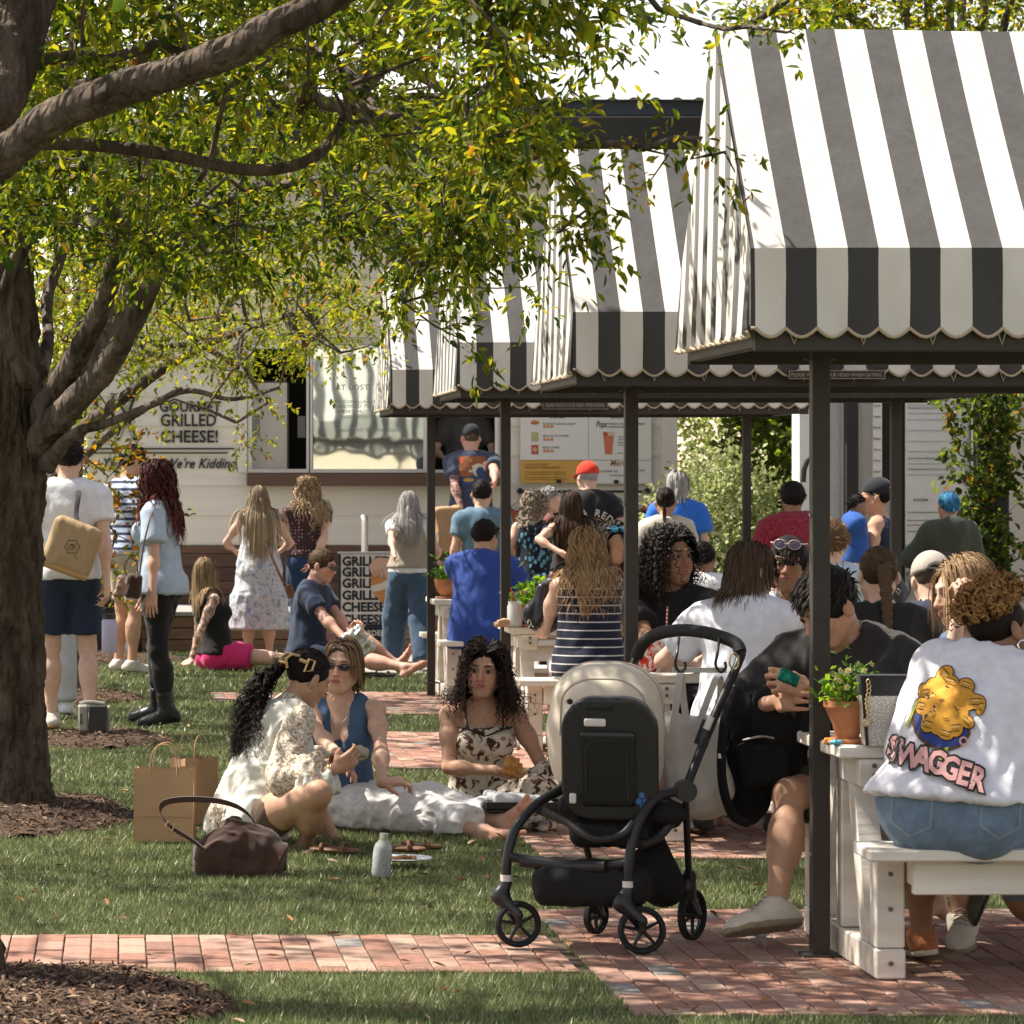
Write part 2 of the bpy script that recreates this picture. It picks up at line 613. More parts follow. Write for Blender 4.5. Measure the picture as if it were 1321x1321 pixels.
BR=[mat('brick_%s'%n,c,.85,var=.28,vscale=14,bump=.5,bscale=90,bdist=.004,coords='Object')for n,c in(('red',(.27,.14,.10)),('rose',(.31,.185,.14)),('tan',(.35,.24,.18)),('brown',(.22,.125,.09)),('grey',(.22,.20,.185)),('pink',(.33,.205,.155)))]
BW,BL,GAP=.092,.205,.0045
def brick_boxes():
 out=[]
 for pi,(a,b,c,d)in enumerate(PADS):
  col=0;x=a
  if pi==6:continue
  while x+BW<=b+.01:
   y=c-(BL/2 if col%2 else 0)
   while y<d:
    y0,y1=max(y,c),min(y+BL,d)
    if y1-y0>.03:
     out.append((x,y0,x+BW,y1))
    y+=BL
   x+=BW;col+=1
 return out
bricks=brick_boxes()
def vis(b):
 x,y=(b[0]+b[2])/2,(b[1]+b[3])/2
 px=VX+x*FOC/y;py=VY+EYE*FOC/y
 return-20<px<1341 and py<1330
bricks=[b for b in bricks if vis(b)or True]
seen=sorted([b for b in bricks if vis(b)],key=lambda b:b[1])
full=[b for b in seen if abs(b[3]-b[1]-BL)<.002][:300]
fs=set(full)
paving=empty('brick_paving',(2.3,11.5,0),0,'red and grey clay pavers laid in staggered columns between the lawns',kind='structure')
proto=[]
for m_ in BR:
 q=MB();q.box((-BW/2+GAP/2,-BL/2+GAP/2,-.05),(BW/2-GAP/2,BL/2-GAP/2,0),.003)
 proto.append(q.mesh('brick',m_))
wts=[.32,.30,.12,.13,.02,.11]
for b in full:
 o=obj('brick',rnd.choices(proto,wts)[0],paving)
 o.location=((b[0]+b[2])/2-2.3,(b[1]+b[3])/2-11.5,rnd.uniform(-.004,.001))
 o.rotation_euler=(R(rnd.uniform(-.5,.5)),R(rnd.uniform(-.8,.8)),R(rnd.uniform(-.5,.5)))
rest=[MB()for _ in BR]
for b in bricks:
 if b in fs:continue
 k=rnd.choices(range(6),wts)[0]
 z=rnd.uniform(-.003,.001)
 rest[k].box((b[0]+GAP/2,b[1]+GAP/2,-.04),(b[2]-GAP/2,b[3]-GAP/2,z),.002 if b[1]<17 else 0)
mm=MB();mats_idx=[]
Vs=[];F4=[];F3=[];n=0;mi4=[];mi3=[]
for k,q in enumerate(rest):
 if not q.V:continue
 Vs.append(np.concatenate(q.V))
 f4=np.concatenate(q.F4)+n;F4.append(f4);mi4+=[k]*len(f4)
 if q.F3:
  f3=np.concatenate(q.F3)+n;F3.append(f3);mi3+=[k]*len(f3)
 n+=len(Vs[-1])
me=me_np('brick_field',np.concatenate(Vs),[np.concatenate(F4)]+([np.concatenate(F3)]if F3 else[]))
for m_ in BR:me.materials.append(m_)
me.polygons.foreach_set('material_index',np.array(mi4+mi3,np.int32))
o=obj('brick_field',me,paving);o.location=(-2.3,-11.5,0);tag(o,kind='stuff')
o=MB().box((1.7,28.7,-.05),(12,32.3,.0),.01).build('pavement',mat('concrete',(.30,.285,.26),.9,var=.2,vscale=5,bump=.3,bscale=60))
tag(o,'grey concrete pavement in front of the food stand',kind='structure')
# mulch beds
m_mulch=mat('mulch',(.055,.034,.022),.95,var=.5,vscale=25,bump=1.,bscale=90,bdist=.02,col2=(.10,.062,.04))
CHIPC=[(.09,.055,.036),(.16,.10,.065),(.045,.028,.02),(.28,.20,.13),(.22,.13,.075)]
m_chip=mat('wood_chips',(.1,.06,.04),.9,attr='Col')
BEDS=[(-.40,10.45,.72,.70),(-.53,16.35,.62,.95),(-.10,21.1,.42,.55),(-.22,25.2,.42,.55),(-.3,31.0,.9,.7)]
def bed_h(x,y,b):
 cx,cy,rx,ry=b
 r=math.hypot((x-cx)/rx,(y-cy)/ry)+.06*math.sin(5*math.atan2(y-cy,x-cx))+.05*math.sin(11*math.atan2(y-cy,x-cx)+1)
 return .06*max(0,1-r*r)**.6 if r<1 else-.02
def in_bed_np(x,y,s=.92):
 r=np.zeros(x.shape,bool)
 for(cx,cy,rx,ry)in BEDS:
  an=np.arctan2(y-cy,x-cx)
  r|=(np.hypot((x-cx)/rx,(y-cy)/ry)+.06*np.sin(5*an)+.05*np.sin(11*an+1))<s
 return r
bed_names=['dark bark mulch under the nearest tree at the bottom edge','bark mulch ring round the foot of the thick trunk','small mulch bed round the electrical box','mulch patch behind the man with the tan tote','mulch strip along the low wooden planter']
for b,lb in zip(BEDS,bed_names):
 cx,cy,rx,ry=b
 P=[[(cx+rx*1.05*(i/24*2-1),cy+ry*1.05*(j/24*2-1),0)for j in range(25)]for i in range(25)]
 P=[[(x,y,bed_h(x,y,b)+.008*rnd.uniform(-1,1))for(x,y,z)in r]for r in P]
 mu=MB().grid(P)
 V=[];F=[];Cc=[]
 nch=4200 if cy<12 else(1500 if cy<18 else 500)
 for k in range(nch):
  a=rnd.uniform(0,2*math.pi);r_=math.sqrt(rnd.random())*1.04
  x,y=cx+rx*r_*math.cos(a),cy+ry*r_*math.sin(a)
  z=max(0,bed_h(x,y,b))+.006
  l=rnd.uniform(.006,.030);w=rnd.uniform(.002,.007);h=.003
  M=Matrix.Translation((x,y,z))@Matrix.Rotation(rnd.uniform(0,6.3),4,'Z')@Matrix.Rotation(rnd.gauss(0,.35),4,'Y')@Matrix.Rotation(rnd.gauss(0,.4),4,'X')
  n0=len(V)
  V+=[M@Vector(v)for v in((-l,-w,0),(l,-w*.6,0),(l,w*.6,0),(-l,w,0),(0,0,h*2))]
  F+=[(n0,n0+1,n0+4),(n0+1,n0+2,n0+4),(n0+2,n0+3,n0+4),(n0+3,n0,n0+4)]
  Cc+=[rnd.choices(CHIPC,(.35,.28,.2,.07,.1))[0]]*5
 o=obj('mulch',me_np('mulch',V,np.array(F),m_chip,attr={'Col':Cc}))
 tag(o,lb,kind='stuff')
 g_=mu.build('mulch_mound',m_mulch);tag(g_,'mound of soil under the '+lb[:40],kind='structure')
 # artificial grass
def grass():
 V=[];Cs=[]
 zones=[(9.8,13,10000,.0040,.027),(13,17,6500,.0052,.028),(17,22,3400,.007,.030),(22,28,1500,.009,.038),(28,33,800,.013,.04)]
 outV=[];outC=[];outF=[];n=0
 for(y0,y1,dens,w,h)in zones:
  xa=-150/FOC*y1-.1;xb=min(1180/FOC*y1,6.0)
  N=int((xb-xa)*(y1-y0)*dens)
  x=rng.uniform(xa,xb,N);y=rng.uniform(y0,y1,N)
  keep=(~in_pad_np(x,y,-.008))&(~in_bed_np(x,y,.97))&(x>-152/FOC*y-.05)&(x<1185/FOC*y)
  x,y=x[keep],y[keep];N=len(x)
  patch=vnoise(np.stack([x*2.2,y*2.2,x*0],1))
  hh=h*rng.uniform(.5,1.1,N)*(1+.25*patch);ww=w*rng.uniform(.6,1.2,N)
  a=rng.uniform(0,2*np.pi,N);lean=rng.uniform(.1,1.1,N);la=rng.uniform(0,2*np.pi,N)
  dx,dy=np.cos(a)*ww/2,np.sin(a)*ww/2
  lx,ly=np.cos(la)*lean*hh,np.sin(la)*lean*hh
  z0=np.full(N,-.012)
  p0=np.stack([x-dx,y-dy,z0],1);p1=np.stack([x+dx,y+dy,z0],1)
  p2=np.stack([x+dx*.8+lx*.35,y+dy*.8+ly*.35,z0+hh*.6],1)
  p3=np.stack([x-dx*.8+lx*.35,y-dy*.8+ly*.35,z0+hh*.6],1)
  p4=np.stack([x+lx,y+ly,z0+hh],1)
  outV.append(np.stack([p0,p1,p4],1).reshape(-1,3))
  k=n+np.arange(N)[:,None]*3
  outF.append(k+np.array([[0,1,2]]))
  base=np.array([.135,.172,.060])*rng.uniform(.7,1.3,(N,1))
  tan=rng.random(N)<.12;base[tan]=np.array([.20,.19,.09])*rng.uniform(.7,1.1,(tan.sum(),1))
  pale=rng.random(N)<.3;base[pale]=np.array([.29,.31,.14])*rng.uniform(.8,1.2,(pale.sum(),1))
  outC.append(np.repeat(base,3,0));n+=3*N
 me=me_np('grass',np.concatenate(outV),np.concatenate(outF),mat('grass_blades',(.1,.15,.05),.42,attr='Col',spec=.35,transl=.2),attr={'Col':np.concatenate(outC)})
 tag(obj('grass',me),'short artificial turf blades with pale and straw fibres',kind='stuff')
grass()
V=[];F=[];Cc=[]
for k in range(190):
 d=9.9/(1-rnd.random()*.70);x=rnd.uniform(-150/FOC*d,1100/FOC*d)
 if not in_pad(x,d)and rnd.random()<.25:pass
 l=rnd.uniform(.014,.032);w=l*rnd.uniform(.3,.5);z=.004 if in_pad(x,d)else .022
 M=Matrix.Translation((x,d,z+.004))@Matrix.Rotation(rnd.uniform(0,6.3),4,'Z')@Matrix.Rotation(rnd.gauss(0,.3),4,'Y')@Matrix.Rotation(rnd.gauss(0,.3),4,'X')
 n0=len(V)
 V+=[M@Vector(v)for v in((-l,0,0),(-l*.4,-w,.004),(l*.4,-w*.8,.005),(l,0,0),(l*.4,w*.8,.005),(-l*.4,w,.004),(0,0,-.002))]
 F+=[(n0+i,n0+(i+1)%6,n0+6)for i in range(6)]
 Cc+=[rnd.choice([(.30,.15,.06),(.35,.25,.16),(.22,.12,.06),(.45,.36,.26),(.16,.10,.07),(.38,.20,.07)])]*7
o=obj('fallen_leaves',me_np('fallen_leaves',V,np.array(F),m_chip,attr={'Col':Cc}))
tag(o,'dry brown leaves scattered over lawn and bricks',kind='stuff')
# striped canopies
def fabric(name,col,tr):
 m=mat(name,col,.8,var=.13,vscale=2.2,bump=.5,bscale=7,bdist=.02,spec=.2,sheen=.35,transl=tr,stretch=(1.6,1,.7))
 return m
m_dark=fabric('charcoal_canvas',(.058,.054,.051),.04)
m_white=fabric('white_canvas',(.76,.72,.66),.16)
m_steel=mat('brown_painted_steel',(.035,.029,.024),.5,var=.15,vscale=6,bump=.1,bscale=120,spec=.4)
m_cord=mat('piping_cord',(.45,.36,.26),.8)
PX=2.317;XL,XR=1.966,4.99
SW=.0961
def stripe_edges(a,b,first):
 e=[a,a+first]
 while e[-1]+SW<b-.01:e.append(e[-1]+SW)
 e.append(b);return e
def canopy_tree(seed):
 rn=random.Random(seed)
 root=empty('canopy',(PX,0,0))
 YF,YB=-.675,.66;ZR,ZV,ZB=3.044,2.283,2.035
 def wob(x,y,z,a=.008):
  q=np.array([x*1.7+seed*3,y*2.1,z*1.9]);return float(vnoise(q))*a
 V=[];F=[];mi=[]
 def quadstrip(cols,dark):
  n0=len(V)
  k=len(cols[0])
  for c in cols:V.extend(c)
  for i in range(len(cols)-1):
   for j in range(k-1):
    F.append((n0+i*k+j,n0+i*k+j+1,n0+(i+1)*k+j+1,n0+(i+1)*k+j));mi.append(dark)
 ed=stripe_edges(XL,XR,.014)
 cordF=[];cordB=[]
 for s_ in range(len(ed)-1):
  a,b=ed[s_],ed[s_+1];w=b-a
  nsub=6 if w>.05 else 1
  cols=[]
  for i in range(nsub+1):
   x=a+w*i/nsub
   sc=.028*math.sin(math.pi*i/nsub)if nsub>1 else 0
   c=[]
   for j in range(3):
    z=ZB-sc+(ZV-ZB+sc)*j/3
    c.append((x-PX,YF+.006*math.sin(x*37+j)+wob(x,1,z,.01)*(1-j/3),z))
   for j in range(9):
    t=j/8;z=ZV+(ZR-ZV)*t;sag=-(.018+.014*math.sin(x*4.3+seed))*math.sin(math.pi*t)
    c.append((x-PX,YF*(1-t)-sag*0+wob(x,0,z),z+sag+wob(x,5,z)))
   for j in range(1,9):
    t=1-j/8;z=ZV+(ZR-ZV)*t
    c.append((x-PX,YB*(1-t),z-.01*math.sin(math.pi*t)))
   for j in range(1,4):
    z=ZV+(ZB-sc-ZV)*j/3
    c.append((x-PX,YB,z))
   cols.append(c);cordF.append(c[0]);cordB.append(c[-1])
  quadstrip(cols,0 if s_%2==0 else 1)
 for side,X0 in((0,XL),(1,XR)):
  ye=stripe_edges(YF,YB,.05)
  cord=[]
  for s_ in range(len(ye)-1):
   a,b=ye[s_],ye[s_+1];w=b-a
   cols=[]
   for i in range(5):
    y=a+w*i/4
    t=1-y/YF if y<0 else 1-y/YB
    zt=ZV+(ZR-ZV)*t
    sc=.02*math.sin(math.pi*i/4)
    pleat=.010*math.sin(math.pi*2*i/4)*(1 if side==0 else-1)
    c=[]
    for j in range(9):
     z=ZB-.01-sc+(zt-ZB+.01+sc)*j/8
     k=(1-j/8)
     c.append((X0-PX+(-.012 if side==0 else .012)*k+pleat*k,y,z))
    if side:c=c[::-1]
    cols.append(c)
   for c in cols:cord.append(c[0]if not side else c[-1])
   quadstrip(cols,0 if s_%2==0 else 1)
  q=MB();q.tube(cord,.0055,6);q.build('edge_cord',m_cord,root,True)
 V_=np.array(V);F_=np.array(F)
 me=me_np('fabric',V_,F_);me.materials.append(m_dark);me.materials.append(m_white)
 me.polygons.foreach_set('material_index',np.array(mi,np.int32));me.shade_smooth();me.set_sharp_from_angle(angle=R(30))
 obj('fabric',me,root)
 q=MB();q.tube(cordF,.0055,6);q.build('edge_cord',m_cord,root,True)
 q=MB();q.tube(cordB,.0055,6);q.build('edge_cord',m_cord,root,True)
 xa,xb=XL-PX+.02,XR-PX-.02
 for y in(YF+.03,YB-.07):
  MB().box((xa,y,1.965),(xb,y+.04,2.055),.003).build('beam',m_steel,root)
 for x in(xa,xb-.04):
  MB().box((x,YF+.072,1.975),(x+.04,YB-.072,2.05),.003).build('side_beam',m_steel,root)
 MB().box((xa,-.02,ZR-.075),(xb,.02,ZR-.035),.003).build('ridge_beam',m_steel,root)
 for x in(xa+.01,1.16,xb-.05):
  for sg,yy in((-1,YF+.05),(1,YB-.05)):
   q=MB();q.tube([(x+.02,yy,2.06),(x+.02,yy,2.25),(x+.02,0,ZR-.06)],.014,6);q.build('rafter',m_steel,root)
 for x in(0,4.64-PX):
  MB().box((x-.029,-.029,-.13),(x+.029,.029,ZR-.08),.002).build('post',m_steel,root)
  MB().box((x-.06,-.06,-.002),(x+.06,.06,.006),.001).build('base_plate',m_steel,root)
  MB().box((x-.05,-.03,1.96),(x+.05,.03,1.964),0).build('bracket',m_steel,root)
  for z in(.33,.82,1.45):
   q=MB();q.tube([(x-.034,-.0,z),(x-.029,0,z)],.007,6);q.build('bolt',mat('galvanised',(.5,.5,.5),.35,.8),root,True)
 for k in range(14):
  x=xa+.12+k*.215
  q=MB();q.tube([(x-.018,YF+.012,2.03),(x,YF+.018,1.985),(x+.012,YF+.012,2.03)],.0025,5);q.build('tie',mat('rope',(.5,.43,.34),.9),root)
 return root
POSTS=[11.49,15.70,20.77,25.68]
CLAB=['nearest and largest black and white striped canopy, over the table with the white croc bag','striped canopy over the table with the red-straw drink, second from the camera','striped canopy over the black handbag and the woman in the striped vest top','farthest small striped canopy, over the table of the man in the royal blue polo']
can0=canopy_tree(1)
CAN=[]
for i,d in enumerate(POSTS):
 o=can0 if i==0 else copy_tree(can0)
 o.location=(PX,d,(0,.01,.085,.09)[i])
 tag(o,CLAB[i],'canopy','striped canopies over the picnic tables')
 CAN.append(o)
m_signwood=mat('sign_wood',(.06,.045,.035),.7,var=.3,vscale=20,stretch=(1,1,8))
m_offwhite=mat('off_white_paint',(.30,.27,.22),.6)
for(x0,y0,x1,y1,d,lb)in((700,517,784,528,24.98,'fourth'),(834,495,937,503,20.06,'third'),(1017,478,1141,489,15.0,'second')):
 a,b=W(x0,y1,d),W(x1,y0,d)
 nm={'fourth':'dark warning plaque with pale lettering on the canopy beam above the menu board','third':'dark warning plaque under the beam between the red cap and the hedge','second':'dark warning plaque under the beam right of the nearest post'}[lb]
 s=empty('warning_sign',((a.x+b.x)/2,d,a.z),0,nm,'sign','warning plaques on the canopy beams')
 q=MB();q.box((a.x,d-.012,a.z),(b.x,d+.012,b.z),.002);w=q.build('board',m_signwood,s);w.data.transform(Matrix.Translation(-s.location))
 q=MB();e=.003
 q.box((a.x,d-.015,a.z),(b.x,d-.0125,a.z+e));q.box((a.x,d-.015,b.z-e),(b.x,d-.0125,b.z));q.box((a.x,d-.015,a.z+e),(a.x+e,d-.0125,b.z-e));q.box((b.x-e,d-.015,a.z+e),(b.x,d-.0125,b.z-e))
 w=q.build('border',m_offwhite,s);w.data.transform(Matrix.Translation(-s.location))
 put_text('PLEASE WATCH YOUR HEAD WHEN EATING',x0+4,y1-3.2,x1-4,d-.0145,4.6,m_offwhite,s,bold=.01)
 # picnic tables
m_tw=mat('white_table_paint',(.74,.70,.62),.55,var=.17,vscale=7,bump=.6,bscale=30,bdist=.006,stretch=(.12,1,1),spec=.3,col2=(.60,.54,.45))
def plank(x0,x1,y0,y1,z0,z1,name,root):
 q=MB();q.box((x0+rnd.uniform(-.004,.004),y0,z0),(x1,y1,z1+rnd.uniform(-.0015,.0015)),.006)
 return q.build(name,m_tw,root)
def picnic():
 root=empty('picnic_table',(0,0,0))
 L=2.35;x0=-.012
 ys=[-.345+i*.139 for i in range(5)]
 for i,y in enumerate(ys):
  plank(x0+(.045 if i==2 else 0),L,y,y+.133,.675,.715,'tabletop_plank',root)
 for sg in(-1,1):
  for k in range(2):
   y=sg*.69+(-.135 if k==0 else .005)
   plank(x0,L,y,y+.13,.395,.432,'seat_plank',root)
  q=MB();q.box((.14,sg*.69-.055,.285),(L-.14,sg*.69-.02,.393),.004);q.build('seat_apron',m_tw,root)
 mb_=mat('table_bolt',(.16,.13,.11),.5,.6)
 for xx in(.06,L-.16):
  for(yy,zz)in((-.566,.05),(.566,.05),(-.562,.33),(-.562,.22),(.562,.33),(-.331,.62),(-.331,.65)):
   q=MB();sg=1 if yy<0 else-1;q.tube([(xx+.048,yy-.006*sg-(.004 if zz<.1 else 0)*sg,zz),(xx+.048,yy+.012*sg,zz)],.008,8);q.build('bolt',mb_,root,True)
  xa,xb=xx,xx+.095
  q=MB();q.box((xa,-.57,.0),(xb,.57,.095),.006);q.build('foot_beam',m_tw,root)
  for sg in(-1,1):
   q=MB();q.box((xa+.002,sg*.52-.045,.097),(xb-.002,sg*.52+.045,.393),.005);q.build('bench_post',m_tw,root)
   q=MB()
   for dx in(0,):
    q.add([(xa+.012,sg*.40,.097),(xb-.012,sg*.40,.097),(xb-.012,sg*.29,.097),(xa+.012,sg*.29,.097),(xa+.012,sg*.20,.58),(xb-.012,sg*.20,.58),(xb-.012,sg*.10,.58),(xa+.012,sg*.10,.58)],[(0,1,5,4),(2,3,7,6),(0,4,7,3),(1,2,6,5),(4,5,6,7),(0,3,2,1)])
   q.build('brace',m_tw,root)
  q=MB();q.box((xa,-.33,.582),(xb,.33,.672),.005);q.build('top_beam',m_tw,root)
  q=MB();q.box((xa+.003,-.045,.098),(xb-.003,.045,.58),.005);q.build('leg',m_tw,root)
  q=MB();q.box((xa+.1,-.63,.30),(xa+.135,.63,.39),.004);q.build('cross_beam',m_tw,root)
 return root
TLAB=['white wooden picnic table at the bottom right, nearest of all, with the croc pattern bag','white picnic table behind the stroller carrying the red-straw drink','white picnic table with the black handbag and a jar drink','farthest white picnic table, under the royal blue polo man']
tb=picnic();TBL=[]
for i,d in enumerate(POSTS):
 o=tb if i==0 else copy_tree(tb)
 o.location=(PX,d,0)
 tag(o,TLAB[i],'picnic table','white picnic tables under the canopies')
 TBL.append(o)
 # food stand (the siding building with the order windows)
DW=34.4
m_siding=mat('cream_siding',(.68,.63,.54),.75,var=.07,vscale=3,bump=.15,bscale=60,bdist=.002,stretch=(.15,1,3))
m_trim=mat('cream_trim',(.68,.63,.55),.6,var=.04)
m_blk=mat('black_letters',(.02,.018,.017),.5)
m_brownsill=mat('brown_sill',(.11,.065,.042),.5,var=.15,vscale=6,stretch=(.2,1,1))
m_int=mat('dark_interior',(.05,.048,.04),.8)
stand=empty('food_stand',W(500,845,DW),0,'cream sided grilled cheese stand with order windows and brown sill','building')
stand.location.z=0
SO=Vector(stand.location)
def part(q,name,m,parent=stand,smooth=False):
 o=q.build(name,m,parent,smooth);o.data.transform(Matrix.Translation(-Vector(parent.location)));return o
s_=FOC/DW
X=lambda px,d=DW:(px-VX)/FOC*d
Zp=lambda py,d=DW:EYE-(py-VY)/FOC*d
LEFT,RIGHT=X(112),X(872)
OPEN=[(X(322),X(575),Zp(608),Zp(445)),(X(577),X(640),Zp(608),Zp(445))]
bh=38.3/s_;z=Zp(703);row=0
while z<5.0:
 z1=z+bh
 segs=[(LEFT,RIGHT)]
 for(a,b,c,d)in OPEN:
  if z1>c+.01 and z<d-.01:
   ns=[]
   for(u,v)in segs:
    if b<=u or a>=v:ns.append((u,v));continue
    if a>u:ns.append((u,a))
    if b<v:ns.append((b,v))
   segs=ns
 for(u,v)in segs:
  if v-u<.02:continue
  q=MB()
  q.add([(u,DW-.018,z),(v,DW-.018,z),(v,DW-.004,z1),(u,DW-.004,z1),(u,DW+.02,z),(v,DW+.02,z),(v,DW+.02,z1),(u,DW+.02,z1)],[(0,1,2,3),(0,4,5,1),(3,2,6,7),(0,3,7,4),(1,5,6,2)])
  part(q,'siding_board',m_siding)
 z+=bh;row+=1
WTOP=z
q=MB()
q.box((LEFT,DW+.02,.3),(RIGHT,DW+.1,Zp(609)))
q.box((LEFT,DW+.02,Zp(609)),(OPEN[0][0],DW+.1,WTOP));q.box((X(641),DW+.02,Zp(609)),(RIGHT,DW+.1,WTOP));q.box((OPEN[0][0],DW+.02,Zp(444)),(X(641),DW+.1,WTOP))
q.box((LEFT,DW+.1,.3),(LEFT+.1,DW+3,WTOP));q.box((RIGHT-.1,DW+.1,.3),(RIGHT,DW+3,WTOP));q.box((LEFT+.1,DW+2.9,.3),(RIGHT-.1,DW+3,WTOP))
part(q,'wall',m_trim)
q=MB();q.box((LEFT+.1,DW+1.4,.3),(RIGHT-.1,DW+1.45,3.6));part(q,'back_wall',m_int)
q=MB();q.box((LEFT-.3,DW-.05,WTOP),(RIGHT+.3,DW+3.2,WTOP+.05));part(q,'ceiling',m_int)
q=MB();q.box((X(852),DW-.035,Zp(703)),(X(872)+.01,DW-.0185,WTOP),.003);part(q,'corner_board',m_trim)
q=MB();q.box((X(112),DW-.035,Zp(703)),(X(117),DW-.0185,WTOP),.003);part(q,'corner_board',m_trim)
for(a,b)in((X(306),X(319)),):
 q=MB();q.box((a,DW-.033,Zp(610)),(b,DW-.0185,Zp(440)),.003);part(q,'window_casing',m_trim)
q=MB();q.box((X(318),DW-.24,Zp(627)),(X(645),DW-.02,Zp(611)),.006);part(q,'sill',m_brownsill)
m_alu=mat('aluminium',(.58,.57,.54),.35,.6,var=.06)
def win(px0,px1,py0,py1,t=5,d=DW-.03):
 q=MB();tt=t/s_
 a,b,c,e=X(px0),X(px1),Zp(py1),Zp(py0)
 q.box((a,d-.02,c),(b,d+.03,c+tt),.002);q.box((a,d-.02,e-tt),(b,d+.03,e),.002)
 q.box((a,d-.02,c+tt),(a+tt,d+.03,e-tt),.002);q.box((b-tt,d-.02,c+tt),(b,d+.03,e-tt),.002)
 return part(q,'window',m_alu)
m_glass=mat('window_glass',(.72,.80,.75),.03,spec=1.,alpha=.80,metal=.9)
nt=m_glass.node_tree;b_=nt.nodes['Principled BSDF']
tn=nt.nodes.new('ShaderNodeTexNoise');tn.inputs['Scale'].default_value=1.6;bpn=nt.nodes.new('ShaderNodeBump');bpn.inputs['Strength'].default_value=.045;bpn.inputs['Distance'].default_value=.06
tcn=nt.nodes.new('ShaderNodeTexCoord');nt.links.new(tcn.outputs['Object'],tn.inputs[0]);nt.links.new(tn.outputs['Fac'],bpn.inputs['Height']);nt.links.new(bpn.outputs[0],b_.inputs['Normal'])
wA=win(320,400,445,610);wB=win(398,551,445,610)
def pane(px0,px1,py0,py1,w):
 q=MB();q.box((X(px0),DW-.03,Zp(py1)),(X(px1),DW-.022,Zp(py0)));o=q.build('pane',m_glass,w)
 o.data.transform(Matrix.Translation(-SO));return o
pane(404,546,450,605,wB)
wC=win(551,642,445,610,4)
fr=empty('steel_fridge',(X(348),DW+.5,1.6),0,'tall stainless fridge inside the left order window','fridge')
q=MB();q.box((X(321),DW+.35,.4),(X(375),DW+.95,Zp(490)),.02);w=q.build('body',mat('brushed_steel',(.52,.49,.44),.38,.7,var=.1,vscale=3,stretch=(1,1,.1)),fr);w.data.transform(Matrix.Translation(-fr.location))
q=MB();q.tube([(X(337),DW+.33,Zp(517)),(X(337),DW+.30,Zp(513)),(X(350),DW+.30,Zp(513)),(X(350),DW+.33,Zp(517))],.012,8);w=q.build('handle',m_blk,fr,True);w.data.transform(Matrix.Translation(-fr.location))
for(a,b,c,d_,y,cl,lb)in((324,337,535,564,DW+.33,(.42,.40,.36),'pale notice taped to the steel fridge door'),(386,396,536,564,DW+.30,(.30,.28,.25),'framed notice on the dark wall beside the fridge')):
 q=MB();q.box((X(a),y-.01,Zp(d_)),(X(b),y,Zp(c)));n_=q.build('notice',mat('notice_paper%d'%a,cl,.8,var=.25,vscale=120,stretch=(.2,1,1)));recentre(n_,(X(a),y,Zp(d_)));tag(n_,lb,'notice')
q=MB();q.box((X(404),DW+.3,.9),(X(546),DW+.7,Zp(603)),.01);part(q,'inside_counter',mat('counter_grey',(.4,.4,.38),.5))
for k,(ty,t0,t1,tx)in enumerate(((503,432,476,'AT LOST'),(520,432,540,'MOZZARELLA CHEDDAR AND MORE'),(526,432,540,'GRIDDLED TO GOLDEN BROWN'),(533,434,530,'SERVED HOT ALL DAY LONG'),(540,438,545,'MADE WITH LOVE ON SOURDOUGH'),(557,434,520,'ORDER AT THE WINDOW'))):
 put_text(tx,t0,ty,t1,DW-.032,4.2 if k else 7,mat('glass_lettering',(.22,.24,.22),.6),stand,'lettering')
m_bw=[mat('brown_timber_%d'%k,c,.65,var=.35,vscale=9,stretch=(.15,1,2),bump=.3,bscale=20)for k,c in enumerate([(.10,.055,.036),(.125,.068,.042),(.08,.045,.03)])]
z=.33;k=0
while z<Zp(704)-.02:
 z1=min(z+.135,Zp(704));q=MB();q.box((X(186),DW-.06,z+.004),(X(640),DW-.005,z1-.003),.003);part(q,'timber_board',m_bw[k%3]);z=z1;k+=1
q=MB();q.box((X(640),DW-.05,.3),(RIGHT,DW-.004,Zp(703)),.003);part(q,'skirting',m_siding)
m_navy=mat('navy_fascia',(.035,.045,.065),.45,spec=.5);m_dkbeam=mat('dark_fascia',(.03,.028,.026),.5)
zb=lambda py,d:EYE-(py-VY)/FOC*d
dA=33.6
q=MB();q.box((X(180,dA),dA,zb(192,dA)),(X(1330,dA),dA+.25,zb(150,dA)),.01);part(q,'fascia',m_dkbeam)
q=MB();q.box((X(180,dA),dA+.05,zb(197,dA)),(X(1330,dA),dA+.2,zb(192,dA)-.002));part(q,'fascia_lip',m_dkbeam)
q=MB();q.box((X(180,dA),dA+.6,zb(141,dA)),(X(1400,dA),dA+.9,zb(120,dA)),.01);part(q,'upper_fascia',m_navy)
q=MB();q.box((X(720,dA),dA+.3,zb(151,dA)),(X(730,dA),dA+.6,zb(120,dA)));q.box((X(240,dA),dA+.3,zb(151,dA)),(X(250,dA),dA+.6,zb(120,dA)));part(q,'bracket',m_dkbeam)
P=[]
nx=260
for i in range(nx):
 x=X(170,dA)+(X(1400,dA)-X(170,dA))*i/(nx-1);h=.02 if i%6 in(0,1)else 0
 P.append([(x,dA+.5,zb(118,dA)+h-.02),(x,dA+3.6,zb(118,dA)+h+.3)])
q=MB().grid(P);part(q,'metal_roof',mat('pale_metal_roof',(.42,.46,.50),.35,.5))
DP=32.4
plat=empty('low_platform',(X(250,DP),DP,0),0,'low timber faced platform with a concrete cap along the stand','platform')
def part2(q,name,m,parent,smooth=False):
 o=q.build(name,m,parent,smooth);o.data.transform(Matrix.Translation(-Vector(parent.location)));return o
for k in range(3):
 q=MB();q.box((X(60,DP),DP,.005+k*.108),(X(620,DP),DP+.03,.108+k*.108-.004),.003);part2(q,'timber_board',mat('planter_timber',(.20,.115,.07),.7,var=.3,vscale=8,stretch=(.15,1,2)),plat)
